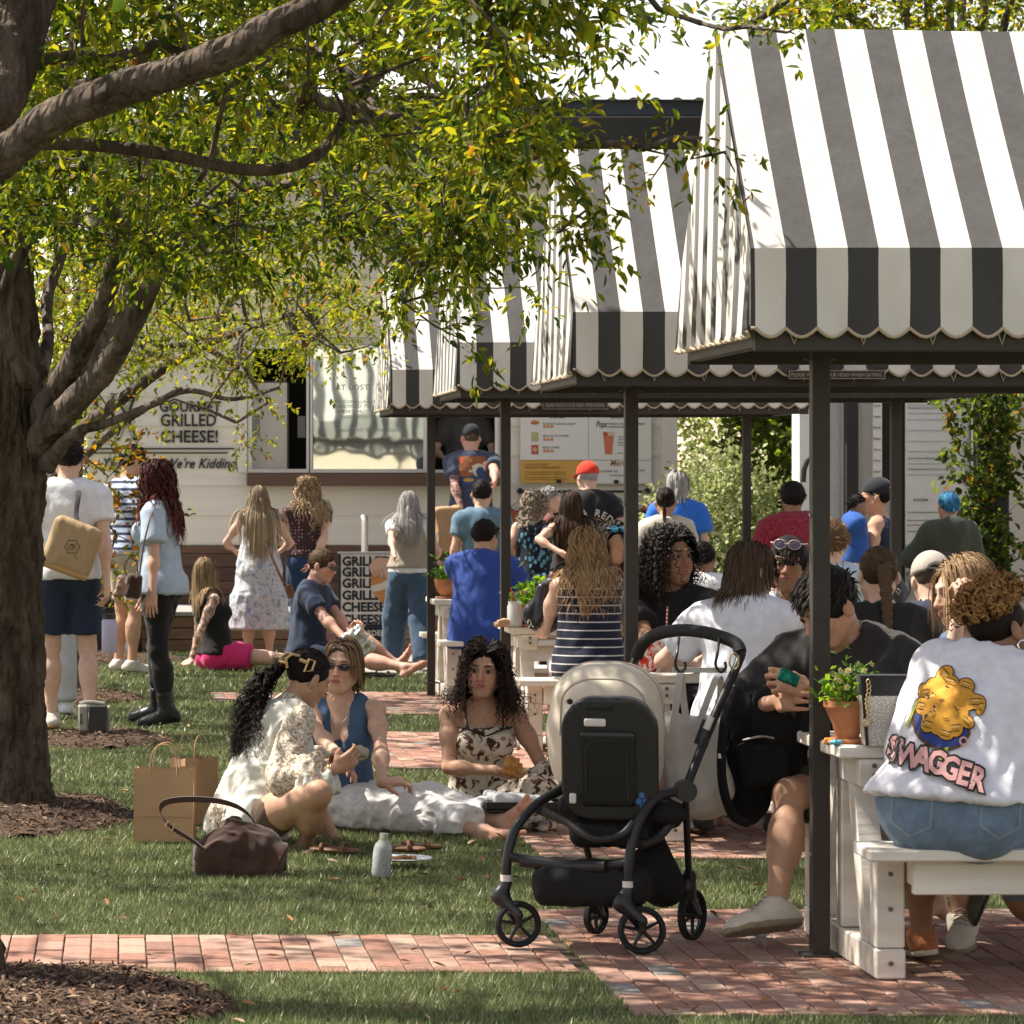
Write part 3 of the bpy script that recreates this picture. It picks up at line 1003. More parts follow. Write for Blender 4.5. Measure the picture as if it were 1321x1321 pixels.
q=MB();q.box((X(60,DP),DP-.03,.327),(X(620,DP),DW-.07,.372),.006);part2(q,'concrete_cap',mat('concrete',(.3,.3,.3)),plat)
q=MB();q.box((X(60,DP),DP+.04,0),(X(620,DP),DW-.07,.325));part2(q,'core',m_int,plat)
q=MB();q.tube([W(470,815,32.2),W(470,672,32.2),W(470,667,32.2)+Vector((0,.03,.0)),W(471,667,32.5),W(471,815,32.6)],.028,8)
o=q.build('handrail',mat('brushed_steel'),None,True);recentre(o,W(470,815,32.2));o.location.z+=0;tag(o,'stainless steel handrail standing behind the grilled cheese board','handrail')
# lettering on the wall
sg=empty('wall_lettering',W(210,605,DW-.02),0,'black raised gourmet grilled cheese lettering on the cream wall','sign')
dl=DW-.022
for(t,a,yb,b,h)in(('GOURMET',206,531,285,13.5),('GRILLED',207,549.5,279,15.5),('CHEESE!',207,570.5,281,15.5)):
 put_text(t,a,yb,b,dl,h,m_blk,sg,'lettering',.014,.01)
put_text('Yes',134,604,158,dl,13,m_blk,sg,'lettering',.004,.008,.35)
put_text("We're Kidding!",214,604,309,dl,13,m_blk,sg,'lettering',.004,.008,.35)
for(a,b,y)in((115,302,578.5),(115,294,584)):
 q=MB();q.box((X(a),dl-.012,Zp(y+1.2)),(X(b),dl,Zp(y-.6)));part2(q,'rule',m_blk,sg)
for(t,a,b)in(('U',122,148),('X',148,178)):
 put_text(t,a,567,b,dl,60,m_blk,sg,'lettering',.012,.008)
 put_text(t,a+2.5,564.5,b-2.5,dl-.016,57,m_siding,sg,'lettering',-.004,.004)
 put_text(t,a+2.5,564.5,b-2.5,dl-.024,57,m_blk,sg,'lettering',-.022,.003)
 # menu board
DM=DW-.06
mb=empty('menu_board',W(756,624,DM),0,'large white and mustard menu board listing sides and drinks','menu board')
m_bw2=mat('menu_white',(.66,.64,.60),.45,spec=.3);m_must=mat('menu_mustard',(.55,.31,.07),.5);m_mtext=mat('menu_text',(.10,.09,.08),.6);m_or=mat('menu_orange',(.55,.20,.06),.6);m_red=mat('menu_red',(.42,.08,.05),.6)
def pan(a,b,y0,y1,m_,nm='panel',d=DM,t=.02,par=None):
 q=MB();q.box((X(a,d),d-t,Zp(y1,d)),(X(b,d),d,Zp(y0,d)),.002);return part2(q,nm,m_,par or mb)
pan(671,758.5,528,593.5,m_bw2);pan(671,758.5,594,623,m_must);pan(759,840,528,593.5,m_bw2);pan(759,840,594,624,m_bw2)
dt=DM-.022
T=lambda*a,m=m_mtext,**k:put_text(*a[:4],dt,a[4],m,mb,'lettering',**k)
T('SIDES',709,539.5,729,5.6,bold=.012);T('DRINKS',788,540,815,5.6,bold=.012)
T('TOMATO BASIL SOUP',700,548,742,2.6);T('SEA SALT CHIPS',700,563.5,733,2.6);T('BBQ CHIPS',700,578.5,722,2.6)
T('FRESH SQUEEZED',784,548,824,2.6);T('LEMONADE',784,552,810,2.6);T('$4',824,548,832,2.6)
T('LOCAL & HIGH',677,600.5,706,2.8,m=mat('mustard_text',(.2,.11,.03),.6));T('QUALITY INGREDIENTS',677,604.5,723,2.8,m=mat('mustard_text'))
for k in range(4):T('we use fresh bread baked by our neighbours and',677,609.5+k*2.9+(k>1),730,1.6,m=mat('mustard_text'))
T('Merch',787,601,812,8,m=mat('merch_text',(.3,.14,.05),.6),shear=.3,bold=.01)
T('STICKERS $2',771,609,797,2.4);T('TOTE BAG',786,614.5,806,2.4);T('$20',821,608,831,2.4)
for k in range(4):T('small large extra',797,564+k*3.6,812,1.6)
T('flavors',797,585,806,1.6)
put_text('Pops',769,551,783,dt,8,m_mtext,mb,'lettering',.02,.002,.3)
def disc(px,py,r_,m_,d=dt,par=None,ry=None,nm='picture',n=20):
 q=MB();c=W(px,py,d);ry=ry or r_
 V=[(c.x,c.y-.003,c.z)]+[(c.x+r_/s_*math.cos(2*math.pi*k/n),c.y-.003,c.z+ry/s_*math.sin(2*math.pi*k/n))for k in range(n)]
 q.add(V,F3=[(0,1+k,1+(k+1)%n)for k in range(n)]);return part2(q,nm,m_,par or mb)
for(y,n_)in((550.2,3),(566.8,3),(581.8,3)):
 for k in range(n_):disc(702.5+k*4.7,y,1.9,m_or)
disc(690,545,5.5,m_red,ry=2.8);disc(690,544.3,4.6,m_or,d=dt-.004,ry=1.9)
pan(685.5,694.5,557.5,569.5,mat('menu_chip_pale',(.42,.40,.28),.5),'picture',dt,.003);pan(685.5,694.5,574,586,m_red,'picture',dt,.003)
disc(690,563,3,mat('menu_chip_y',(.5,.38,.12),.5),d=dt-.005,ry=3.5);disc(690,580,3,mat('menu_chip_y2',(.55,.32,.16),.5),d=dt-.005,ry=3)
q=MB();a=[W(*p,dt)for p in((778,559),(792,559),(789.5,586),(780.5,586))];q.add([(v.x,v.y-.003,v.z)for v in a],[(0,3,2,1)]);part2(q,'picture',mat('lemonade_pic',(.55,.15,.09),.5),mb)
q=MB();a=[W(*p,dt-.004)for p in((777.5,557),(792.5,557),(792,562),(778,562))];q.add([(v.x,v.y-.003,v.z)for v in a],[(0,3,2,1)]);part2(q,'picture',mat('ice_pic',(.6,.42,.36),.5),mb)
disc(781,560,3,m_red,d=dt-.006)
for(px,py)in((674,531),(721,621),(795,621.5),(838,531)):
 pan(px-3,px+3,py-2.3,py+2.3,m_blk,'clip',dt-.004,.01)
rl=empty('merch_rail',W(753,634,DW-.1),0,'black hanging rail for shirts below the menu board','rail')
q=MB();q.tube([W(672,634,DW-.1),W(835,634,DW-.1)],.012,8);part2(q,'rail',m_blk,rl,True)
for px in(671,835):
 q=MB();q.tube([W(px,633.5,DW-.13),W(px,633.5,DW-.02)],.032,10);part2(q,'end_bracket',m_blk,rl,True)
def hung_shirt(px,d,colr,lb):
 root=empty('hanging_shirt',W(px,650,d),0,lb,'shirt','merchandise shirts on the rail')
 c=W(px,655,d)
 mm_=mat('shirt_'+lb[:6].strip().replace(' ','_'),colr,.85,var=.12,vscale=8)
 me=sdf([Ell(c+Vector((0,0,-.30)),(.19,.045,.36),k=.03),Cone(c+Vector((-.10,0,-.04)),c+Vector((-.24,0,-.22)),.06,.07,k=.03,u=(0,1,0),sq=.5),Cone(c+Vector((.10,0,-.04)),c+Vector((.24,0,-.22)),.06,.07,k=.03,u=(0,1,0),sq=.5),Half(c+Vector((0,0,-.58)),(0,0,-1)),Ell(c+Vector((0,0,.03)),(.07,.07,.06),op='s')],.02,m=mm_,name='cloth')
 me.transform(Matrix.Translation(-root.location));obj('cloth',me,root)
 q=MB();q.tube([c+Vector((0,0,.16)),c+Vector((.02,0,.12)),c+Vector((0,0,.06)),c+Vector((-.13,0,-.03))],.006,6);q.tube([c+Vector((0,0,.06)),c+Vector((.13,0,-.03))],.006,6)
 w=part2(q,'hanger',mat('hanger_wood',(.42,.28,.15),.6),root,True)
hung_shirt(846,DW-.12,(.33,.085,.035),'rust orange shirt hanging right of the menu board rail')
hung_shirt(829,DW-.16,(.02,.02,.025),'black shirt on the rail next to the rust orange one')
hung_shirt(668,DW-.12,(.28,.085,.035),'dull orange shirt hanging behind the woman in the blue patterned top')
# sandwich board
DB=30.6
ab=empty('sandwich_board',G(470,850),0,'black framed folding board repeating grilled cheese in bold letters','sandwich board');ab.location=(X(470,DB),DB,0)
m_abw=mat('board_cream',(.60,.57,.50),.6);m_abk=mat('board_navy',(.02,.022,.03),.6)
def abq(a,b,y0,y1,m_,nm,dd=0,t=.012):
 q=MB();q.box((X(a,DB),DB-dd-t,Zp(y1,DB)),(X(b,DB),DB-dd,Zp(y0,DB)),.001);return part2(q,nm,m_,ab)
abq(436.5,512,713,848,m_abk,'board',0,.03)
for(a,b,y0,y1)in((435,514,711.5,714.5),):abq(a,b,y0,y1,mat('galvanised'),'frame_rail',.0,.04)
abq(435,438,714.6,850,mat('dark_frame',(.06,.06,.06),.4,.6),'frame_rail',0,.04);abq(511,514,714.6,850,mat('dark_frame'),'frame_rail',0,.04)
abq(439.5,510,715,805,m_abw,'panel',.031,.004)
for k,(t,y)in enumerate((('GRILLED',729.5),('GRILLED',743.5),('GRILLED',758),('GRILLED',773.5),('CHEESE',788.5),('CHEESE',804.5))):
 put_text(t,441.5,y,517 if k<4 else 509,DB-.04,11.5,m_abk,ab,'lettering',.035,.002,fit=False)
q=MB();q.box((X(514.2,DB),DB-.05,Zp(850,DB)),(X(518,DB),DB-.03,Zp(712,DB)))
put_text('ORDER',466,820,497,DB-.036,7,m_abw,ab,'lettering',.02,.002)
put_text('here today',468,830,499,DB-.036,6,mat('board_gold',(.45,.3,.1),.6),ab,'lettering',.01,.002,.3)
put_text('MELTY',444,812,472,DB-.036,6,m_abw,ab,'lettering',.02,.002)
def poly(pts,d,m_,par,nm='picture',t=.003):
 q=MB();a=[W(*p,d)for p in pts];n=len(a)
 V=[(v.x,v.y,v.z)for v in a]+[(v.x,v.y-t,v.z)for v in a];cx=sum(v.x for v in a)/n;cz=sum(v.z for v in a)/n
 V.append((cx,a[0].y-t,cz))
 q.add(V,F4=[(i,(i+1)%n,n+(i+1)%n,n+i)for i in range(n)],F3=[(n+i,n+(i+1)%n,2*n)for i in range(n)])
 return part2(q,nm,m_,par)
poly([(479,740),(495,733),(510,745),(508,760),(494,779),(483,768),(478,757)],DB-.04,mat('toast',(.45,.20,.07),.6,var=.3,vscale=30),ab)
poly([(478,756),(492,752),(508,742),(510,750),(494,761),(480,764)],DB-.044,mat('cheese_pull',(.55,.5,.42),.5),ab)
poly([(481,723),(487,719),(500,720),(512,724),(512,738),(503,740),(498,747),(495,742),(491,747),(488,742),(484,744),(478,738),(476,730)],DB-.047,mat('printed_hand',(.50,.33,.24),.6),ab)
for(a,b,c,d_)in((482,736,486,744),(487,735,491,745),(492,734,496,744)):
 poly([(a,b),(a+1,b),(c+.6,d_),(c-.4,d_)],DB-.051,mat('printed_hand_line',(.33,.19,.13),.6),ab)
 # second stand at the right
DS=27.5
st2=empty('menu_kiosk',(X(1180,DS),DS,0),0,'white kiosk with tall menu posters and dark columns','building')
def k2(a,b,y0,y1,m_,nm,d=DS,t=.1,par=None,zf=None):
 q=MB();z0=Zp(y1,d)if zf is None else zf
 q.box((X(a,d),d,z0),(X(b,d),d+t,Zp(y0,d)),.003);return part2(q,nm,m_,par or st2)
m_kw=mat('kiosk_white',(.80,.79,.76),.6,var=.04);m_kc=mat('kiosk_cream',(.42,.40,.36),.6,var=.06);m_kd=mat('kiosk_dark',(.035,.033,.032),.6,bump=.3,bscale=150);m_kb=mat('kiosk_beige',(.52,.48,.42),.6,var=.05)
k2(1031,1092,470,900,m_kw,'side_wall',DS+.2,.3,zf=0)
k2(1064.5,1070,470,725,m_kd,'downpipe',DS+.1,.06)
k2(1086,1091,505,745,mat('kiosk_seam',(.5,.5,.48),.5),'seam',DS+.1,.06)
k2(1092,1107,470,900,m_kd,'column',DS,.15,zf=0)
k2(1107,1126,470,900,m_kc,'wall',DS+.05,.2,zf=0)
k2(1126,1138,470,640,m_kw,'poster',DS+.03,.018)
k2(1126,1150,640.5,900,m_kc,'wall',DS+.05,.2,zf=0)
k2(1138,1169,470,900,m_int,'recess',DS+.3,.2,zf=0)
k2(1168.5,1252,470,703,m_kw,'poster',DS+.02,.03)
k2(1168.5,1252,703.5,900,m_kb,'lower_panel',DS+.02,.03,zf=0)
k2(1252,1259,470,900,mat('kiosk_grey',(.2,.2,.2),.5),'column',DS-.02,.1,zf=0)
k2(1302,1345,470,900,m_kb,'wall',DS+.02,.3,zf=0)
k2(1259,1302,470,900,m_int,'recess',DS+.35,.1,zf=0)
k2(1031,1345,440,470,m_kc,'header',DS,.5)
tk=lambda t,a,y,b,h,m_=m_mtext,**k:put_text(t,a,y,b,DS+.01,h,m_,st2,'lettering',**k)
words=['Hot chicken salad with ginger dressing','Steamed buns three to an order','Noodles with sesame and scallion','Rice bowl with grilled vegetables','Crispy tofu with chili and lime','House pickles and greens']
for k,(y,a,b)in enumerate(((516,1172,1225),(527,1172,1240),(535,1172,1184),(549,1172,1184),(563,1172,1184),(576,1172,1176),(592,1172,1230),(606,1172,1235))):
 if b-a>20:tk(words[k%6],a,y,b,2.2)
 q=MB();q.box((X(1171,DS),DS+.012,Zp(y+6.2,DS)),(X(1249 if k!=2 else 1240,DS),DS+.018,Zp(y+5.9,DS)));part2(q,'rule',mat('pale_rule',(.35,.35,.36),.6),st2)
tk('A La Carte',1178,646,1197,3.6,bold=.01)
for y in(660.5,671,677,685):
 q=MB();q.box((X(1171,DS),DS+.012,Zp(y+.5,DS)),(X(1249,DS),DS+.018,Zp(y,DS)));part2(q,'rule',m_mtext,st2)
for k in range(11):put_text(['Plato','Squash','Arugula','Beef','Bigs','Salmon'][k%6],1127,510+k*14.2,1136,DS+.02,2.4,m_mtext,st2,'lettering')
tk('Own',1175,726,1202,10);tk('mo',1169.5,744,1196,9.5);tk(')',1170,765,1175,19);tk('A',1190,765,1203,14)
q=MB();q.box((X(1186,DS),DS+.008,Zp(751,DS)),(X(1199,DS),DS+.018,Zp(749.5,DS)));part2(q,'rule',m_mtext,st2)
q=MB();q.tube([W(1036,622,DS-.2),W(1037,606,DS-.2),W(1041,595,DS-.2),W(1047,589,DS-.2),W(1056,586,DS-.2)],.022,8)
o=q.build('conduit_pipe',m_kd,None,True);recentre(o,W(1036,622,DS-.2));tag(o,'black bent pipe running up the white kiosk wall','pipe')
q=MB();q.box((X(992,26.5),26.5,0),(X(1033,26.5),27.0,Zp(702,26.5)),.02)
o=q.build('low_cabinet',mat('cabinet_white',(.55,.57,.53),.5));recentre(o,(X(1010,26.5),26.7,0));tag(o,'pale waist high cabinet in front of the hedge','cabinet')
# electrical box by the mulch
eb=empty('electrical_box',G(122,957),0,'weathered outdoor socket box on a short black post beside the trunk','electrical box')
c=Vector(eb.location);s2=FOC/c.y
ppx=lambda v:v/s2
m_eb=mat('box_grey',(.30,.29,.25),.6,var=.2,vscale=20);m_ebd=mat('box_dark',(.035,.037,.036),.5)
h0=(957-944)/s2;h1=(957-909)/s2
q=MB();q.box((-.055,-.03,0),(.055,.04,h0-.002),.004);q.build('post',m_ebd,eb)
q=MB();q.box((-.035,-.075,h0),(.075,.05,h1),.008);q.build('body',m_ebd,eb)
q=MB();q.box((-.10,-.07,h0+.002),(-.037,.045,h1+.004),.012);q.build('cover',m_eb,eb)
q=MB();q.box((.077,-.06,h0+.002),(.097,.045,h1-.004),.008);q.build('cover',m_eb,eb)
q=MB();q.box((-.085,-.078,h0+.05),(-.078,-.072,h1-.05));q.build('latch',m_ebd,eb)
q=MB();q.tube([(-.09,-.03,h1+.006),(-.05,-.03,h1+.016),(0,-.02,h1+.014),(.06,-.02,h1+.006)],.012,8);q.build('hinge',m_eb,eb,True)
# people
SKIN={}
def skin_mat():
 return mat('skin',(.6,.4,.3),.55,attr='Col',var=.10,vscale=22,bump=.3,bscale=110,bdist=.002,spec=.3,sss=.08)
TONES={'fair':(.60,.385,.29),'light':(.56,.35,.25),'olive':(.43,.255,.165),'tan':(.47,.27,.175),'brown':(.27,.145,.09),'deep':(.17,.088,.055),'ruddy':(.56,.31,.235)}
V3=Vector
def ik(a,t,l1,l2,pole):
 a=V3(a);t=V3(t);d=t-a;L=d.length
 if L>(l1+l2)*.998:
  d=d.normalized()*(l1+l2)*.998;t=a+d;L=d.length
 if L<abs(l1-l2)+.01:L=abs(l1-l2)+.01
 u=d.normalized();x=(l1*l1-l2*l2+L*L)/(2*L)
 h=math.sqrt(max(0,l1*l1-x*x));p=V3(pole);p=p-u*p.dot(u)
 if p.length<1e-5:p=u.orthogonal()
 return a+u*x+p.normalized()*h,t
class Fig:pass
def fig(name='person',label='',group=None,pel=None,yaw=0.,lean=3.,roll=0.,twist=0.,head=(0,0,0),H=1.7,g='f',w=1.,tone='light',LH=None,RH=None,LE=None,RE=None,LA=None,RA=None,LK=None,RK=None,curl=(.5,.5),hd=(None,None),hn=(None,None),toe=(None,None),bare=False,h=.012,face=False,bust=1.,z0=0.,x=None,y=None,belly=0.,z=None,shoes=True,cols=(),mouth=(.42,.17,.14),brow=(.06,.035,.02),iris=(.05,.03,.02),marks=(),legs=True,puff=0.,sw=1.,arm=1.,cat='person'):
 h0=h;h=.0145 if h<=.0075 else .018 if h<=.009 else .023
 S=Fig();u=H/1.72;S.u=u;S.g=g;S.w=w;S.h=h;S.tone=tone
 f=g=='f'
 if pel is None:pel=V3((x,y,z0+.95*u))
 pel=V3(pel)
 S.z0=z0
 base=V3((pel.x,pel.y,z0))
 Mp=rotm(yaw,lean*.15,roll*.3);Mw=rotm(yaw+twist*.5,lean*.6,roll*.6);Mc=rotm(yaw+twist,lean,roll)
 Mh=rotm(yaw+twist+head[0],head[1],head[2])
 S.Mp,S.Mw,S.Mc,S.Mh=Mp,Mw,Mc,Mh
 S.pel=pel;S.waist=pel+Mw@V3((0,0,.13*u));S.chest=S.waist+Mc@V3((0,0,.17*u));S.neck=S.chest+Mc@V3((0,-.01*u,.19*u))
 nk=(Mc@V3((0,.035,.145))*.5+Mh@V3((0,.02,.15))*.5)
 S.head=S.neck+nk*u*1.04
 swd=(.160 if f else .178)*u*sw*(.6+.4*w)
 S.sh=[S.neck+Mc@V3((sd*swd,0,-.055*u))for sd in(-1,1)]
 S.hip=[pel+Mp@V3((sd*.088*u,0,-.03*u))for sd in(-1,1)]
 la,lf=.285*u,.25*u
 S.elb=[];S.wri=[]
 for i,(t,e,sd)in enumerate(((LH,LE,-1),(RH,RE,1))):
  if t is None:t=S.sh[i]+Mp@V3((sd*.05*u,.07*u,-.51*u))
  elif not isinstance(t,Vector):t=pel+rotm(yaw)@V3(t)*u
  if e is None:e=Mc@V3((sd*.6,-.8,-.3))
  elif len(e)==3 and not isinstance(e,Vector):e=rotm(yaw)@V3(e)
  m_,t_=ik(S.sh[i],t,la,lf,e);S.elb.append(m_);S.wri.append(t_)
 lt,ls=.43*u,.405*u
 S.knee=[];S.ank=[]
 for i,(t,e,sd)in enumerate(((LA,LK,-1),(RA,RK,1))):
  if t is None:t=V3((pel.x,pel.y,z0))+rotm(yaw)@V3((sd*.10*u,-.01,.085*u))
  elif not isinstance(t,Vector):t=V3((pel.x,pel.y,z0))+rotm(yaw)@V3(t)
  if e is None:e=Mp@V3((sd*.1,1,0))
  elif not isinstance(e,Vector):e=rotm(yaw)@V3(e)
  m_,t_=ik(S.hip[i],t,lt,ls,e);S.knee.append(m_);S.ank.append(t_)
  # solids
 P={}
 sc=u*w
 T=[]
 ax=Mc@V3((1,0,0));fw=Mc@V3((0,1,0));pf=Mp@V3((0,1,0))
 T.append(Ell(pel+Mp@V3((0,0,-.01))*u,V3((.165 if f else .155,.105,.115))*sc,Mp,.05))
 for sd in(-1,1):T.append(Ell(pel+Mp@V3((sd*.075,-.05,-.05))*u,V3((.085,.082,.085))*sc*(1.05 if f else .95),Mp,.04))
 T.append(Ell(S.waist,V3((.122 if f else .142,.092,.12))*sc,Mw,.06))
 if belly:T.append(Ell(S.waist+Mw@V3((0,.05+.05*belly,-.03))*u,V3((.13,.10*(1+belly),.13))*sc,Mw,.06))
 T.append(Ell(S.chest+Mc@V3((0,0,.01))*u,V3((.130 if f else .150,.096 if f else .110,.165))*sc,Mc,.05))
 T.append(Ell(S.chest+Mc@V3((0,-.03,.08))*u,V3((.125 if f else .145,.066,.10))*sc,Mc,.05))
 if f:
  for sd in(-1,1):T.append(Ell(S.chest+Mc@V3((sd*.068,.078,.005))*u,V3((.060,.058,.062))*sc*bust,Mc,.03))
 P['torso']=T
 r=(.042 if f else .050)*u*(.5+.5*w)
 SHO=[Cone(S.sh[0],S.neck+Mc@V3((-.03,-.005,-.03))*u,r,r*1.25,.05),Cone(S.sh[1],S.neck+Mc@V3((.03,-.005,-.03))*u,r,r*1.25,.05)]
 P['shoulder']=SHO
 nr=(.044 if f else .056)*u*(.6+.4*w)
 P['neck']=[Cone(S.neck+Mc@V3((0,-.005,-.03))*u,S.head+Mh@V3((0,-.018,-.05))*u,nr*1.12,nr,.035)]
 A=[]
 for i in(0,1):
  ra=(.038 if f else .046)*u*w*arm;e_=S.elb[i];w_=S.wri[i];s_=S.sh[i]
  A.append(Cone(s_,e_,ra*1.1,ra*.80,.03));A.append(Ell((s_*.6+e_*.4),[ra*1.05]*3,None,.04))
  A.append(Cone(e_,w_,ra*.78,.0245*u*(.6+.4*w),.02));A.append(Ell(e_*.75+w_*.25,[ra*.80]*3,None,.05))
 P['arms']=A
 Lg=[]
 if legs:
  for i in(0,1):
   rt=(.086 if f else .082)*u*w;hp,k_,a_=S.hip[i],S.knee[i],S.ank[i]
   Lg.append(Cone(hp,k_,rt,.054*u*(.4+.6*w),.04));Lg.append(Ell(hp*.65+k_*.35,[rt*.92]*3,None,.05))
   Lg.append(Cone(k_,a_,.050*u*(.4+.6*w),.034*u,.03))
   back=(V3(hp)-V3(k_)).normalized()+(V3(a_)-V3(k_)).normalized()
   back=back.normalized()if back.length>.05 else-(Mp@V3((0,1,0)))
   Lg.append(Ell(k_*.68+a_*.32+back*.014*u,[.054*u*(.4+.6*w)]*3,None,.05))
   Lg.append(Ell(k_*.5+a_*.5+back*.010*u,[.046*u*(.4+.6*w)]*3,None,.05))
 P['legs']=Lg
 Hn=[];S.hand=[]
 for i,sd in((0,-1),(1,1)):
  wv=S.wri[i];d_=hd[i]
  d_=V3(d_).normalized()if d_ is not None else(wv-S.elb[i]).normalized()
  n_=hn[i]
  if n_ is None:
   n_=-(rotm(yaw)@V3((sd,0,0)))
  n_=V3(n_);n_=n_-d_*n_.dot(d_)
  n_=n_.normalized()if n_.length>1e-3 else d_.orthogonal().normalized()
  sx=d_.cross(n_)*(1 if sd>0 else-1)
  hs=u*(1.0 if f else 1.08)
  Hn.append(Cone(wv,wv+d_*.03*hs,.021*hs,.023*hs,.015,u=n_,sq=.8))
  Mx=Matrix((sx,d_,n_)).transposed()
  Hn.append(Box(wv+d_*.055*hs,V3((.038,.042,.0145))*hs,Mx,.012*hs,.012))
  c_=curl[i]
  for k in range(4):
   fl=(.068,.078,.073,.058)[k]*hs;off=(-.0295+.0198*k)*hs*-1
   p0=wv+d_*(.09+(.006,.01,.006,-.004)[k])*hs+sx*off
   a0=c_*(.7+.15*k);dirv=(d_*math.cos(a0)+n_*math.sin(a0))+sx*off*3.2
   dirv.normalize();p1=p0+dirv*fl*.5
   a1=a0+c_*1.3;d2=(d_*math.cos(a1)+n_*math.sin(a1)).normalized();p2=p1+d2*fl*.5
   Hn.append(Cone(p0-d_*.01,p1,.0092*hs,.0082*hs,.006));Hn.append(Cone(p1,p2,.0082*hs,.0066*hs,.004))
  t0=wv+d_*.022*hs+sx*.026*hs+n_*.005
  t1=t0+(sx*.7+d_*.75+n_*(.25+.5*c_)).normalized()*.038*hs;t2=t1+(sx*(.25-.3*c_)+d_*.9+n_*(.2+.7*c_)).normalized()*.03*hs
  Hn.append(Cone(t0,t1,.014*hs,.0105*hs,.01));Hn.append(Cone(t1,t2,.0105*hs,.008*hs,.004))
  S.hand.append((wv+d_*.075*hs+n_*.025*hs,d_,n_,sx))
 P['hands']=Hn
 Ft=[];S.foot=[]
 for i,sd in((0,-1),(1,1)):
  a_=S.ank[i];t_=toe[i]
  if t_ is None:t_=rotm(yaw)@V3((sd*.2,1,-.12))
  t_=V3(t_).normalized()
  sh=(a_-S.knee[i]).normalized();dn=(sh-t_*sh.dot(t_));dn=dn.normalized()if dn.length>.05 else V3((0,0,-1))
  sx=t_.cross(dn)
  heel=a_-t_*.035*u+dn*.045*u;ball=a_+t_*.125*u+dn*.058*u;tip=a_+t_*.175*u+dn*.062*u
  S.foot.append((heel,ball,tip,t_,dn,sx))
  if bare or not shoes:
   Ft.append(Cone(a_,heel,.034*u,.030*u,.02));Ft.append(Cone(a_+t_*.01,ball,.033*u,.026*u,.02,u=dn,sq=.7));Ft.append(Cone(heel,ball+dn*.0,.026*u,.030*u,.025,u=dn,sq=.7))
   Ft.append(Cone(ball-sx*.02*u,ball+sx*.02*u,.020*u,.018*u,.02))
   for k in range(5):
    o_=(-.030+.015*k)*u*(-sd);q=ball+t_*(.02-.004*k)*u+sx*o_
    Ft.append(Cone(q,q+t_*(.036-.004*k)*u,(.0115,.0088,.0085,.008,.0075)[k]*u,(.0115,.008,.0078,.007,.007)[k]*u,.006))
  else:
   Ft.append(Cone(a_,heel,.03*u,.025*u,.02));Ft.append(Cone(a_,ball,.03*u,.022*u,.02))
 P['feet']=Ft
 hc=S.head;k=u*1.06
 def hp_(x_,y_,z_):return hc+Mh@V3((x_,y_,z_))*k
 Hd=[Ell(hp_(0,-.012,.032),V3((.074,.092,.086))*k,Mh,.02),Ell(hp_(0,.030,-.03),V3((.056 if f else .060,.062,.078))*k,Mh,.03),Ell(hp_(0,.058,-.088),V3((.022 if f else .027,.022,.02))*k,Mh,.03)]
 for sd in(-1,1):
  Hd.append(Ell(hp_(sd*.038,.056,-.022),V3((.022,.024,.028))*k,Mh,.025))
  Hd.append(Cone(hp_(sd*.052,.0,-.05),hp_(sd*.018,.055,-.088),.022*k,.020*k,.03))
  Hd.append(Ell(hp_(sd*.081,-.008,-.008),V3((.011,.020,.032))*k,Mh@rotm(sd*22,0,0),.006))
 if face:
  for sd in(-1,1):
   Hd.append(Cone(hp_(sd*.046,.070,.032),hp_(sd*.012,.085,.029),.010*k,.010*k,.014))
   e_=Ell(hp_(sd*.0315,.100,.008),V3((.017,.016,.012))*k,Mh,.012,'s');Hd.append(e_)
  Hd.append(Cone(hp_(0,.085,.012),hp_(0,.106,-.026),.0085*k,.0115*k,.012))
  for sd in(-1,1):Hd.append(Ell(hp_(sd*.0125,.094,-.029),V3((.008,.011,.008))*k,Mh,.006))
  for sd in(-1,1):Hd.append(Ell(hp_(sd*.006,.100,-.034),V3((.003,.004,.003))*k,Mh,.003,'s'))
  Hd.append(Ell(hp_(0,.082,-.056),V3((.024,.014,.016))*k,Mh,.016))
  Hd.append(Ell(hp_(0,.0945,-.0505),V3((.020,.0075,.0055))*k,Mh,.004));Hd.append(Ell(hp_(0,.0930,-.0610),V3((.017,.008,.0065))*k,Mh,.004))
  for sd in(-1,1):
   Hd.append(Cone(hp_(sd*.047,.079,.0115),hp_(sd*.030,.0900,.0165),.0042*k,.0048*k,.003));Hd.append(Cone(hp_(sd*.030,.0900,.0165),hp_(sd*.017,.086,.010),.0048*k,.003*k,.003))
   Hd.append(Cone(hp_(sd*.046,.079,.005),hp_(sd*.018,.086,.001),.0038*k,.003*k,.004))
  if puff:
   Hd.append(Ell(hp_(-.034,.062,-.048),V3((.024,.022,.024))*k*puff,Mh,.02));Hd.append(Ell(hp_(.034,.062,-.048),V3((.024,.022,.024))*k*puff,Mh,.02))
 else:
  Hd.append(Cone(hp_(0,.085,.012),hp_(0,.104,-.026),.009*k,.012*k,.012));Hd.append(Ell(hp_(0,.086,-.055),V3((.022,.012,.014))*k,Mh,.012))
 P['head']=Hd
 S.P=P;S.hp=hp_;S.k=k
 tn=V3(TONES[tone])if isinstance(tone,str)else V3(tone)
 red=V3((tn.x*1.04,tn.y*.90,tn.z*.87))
 col=[(hp_(0,.10,-.03),(.012*k*1.4,.03*k,.016*k),Mh,red,1.),(hp_(-.042,.075,-.025),(.016*k,.03*k,.014*k),Mh,red,1.2),(hp_(.042,.075,-.025),(.016*k,.03*k,.014*k),Mh,red,1.2)]
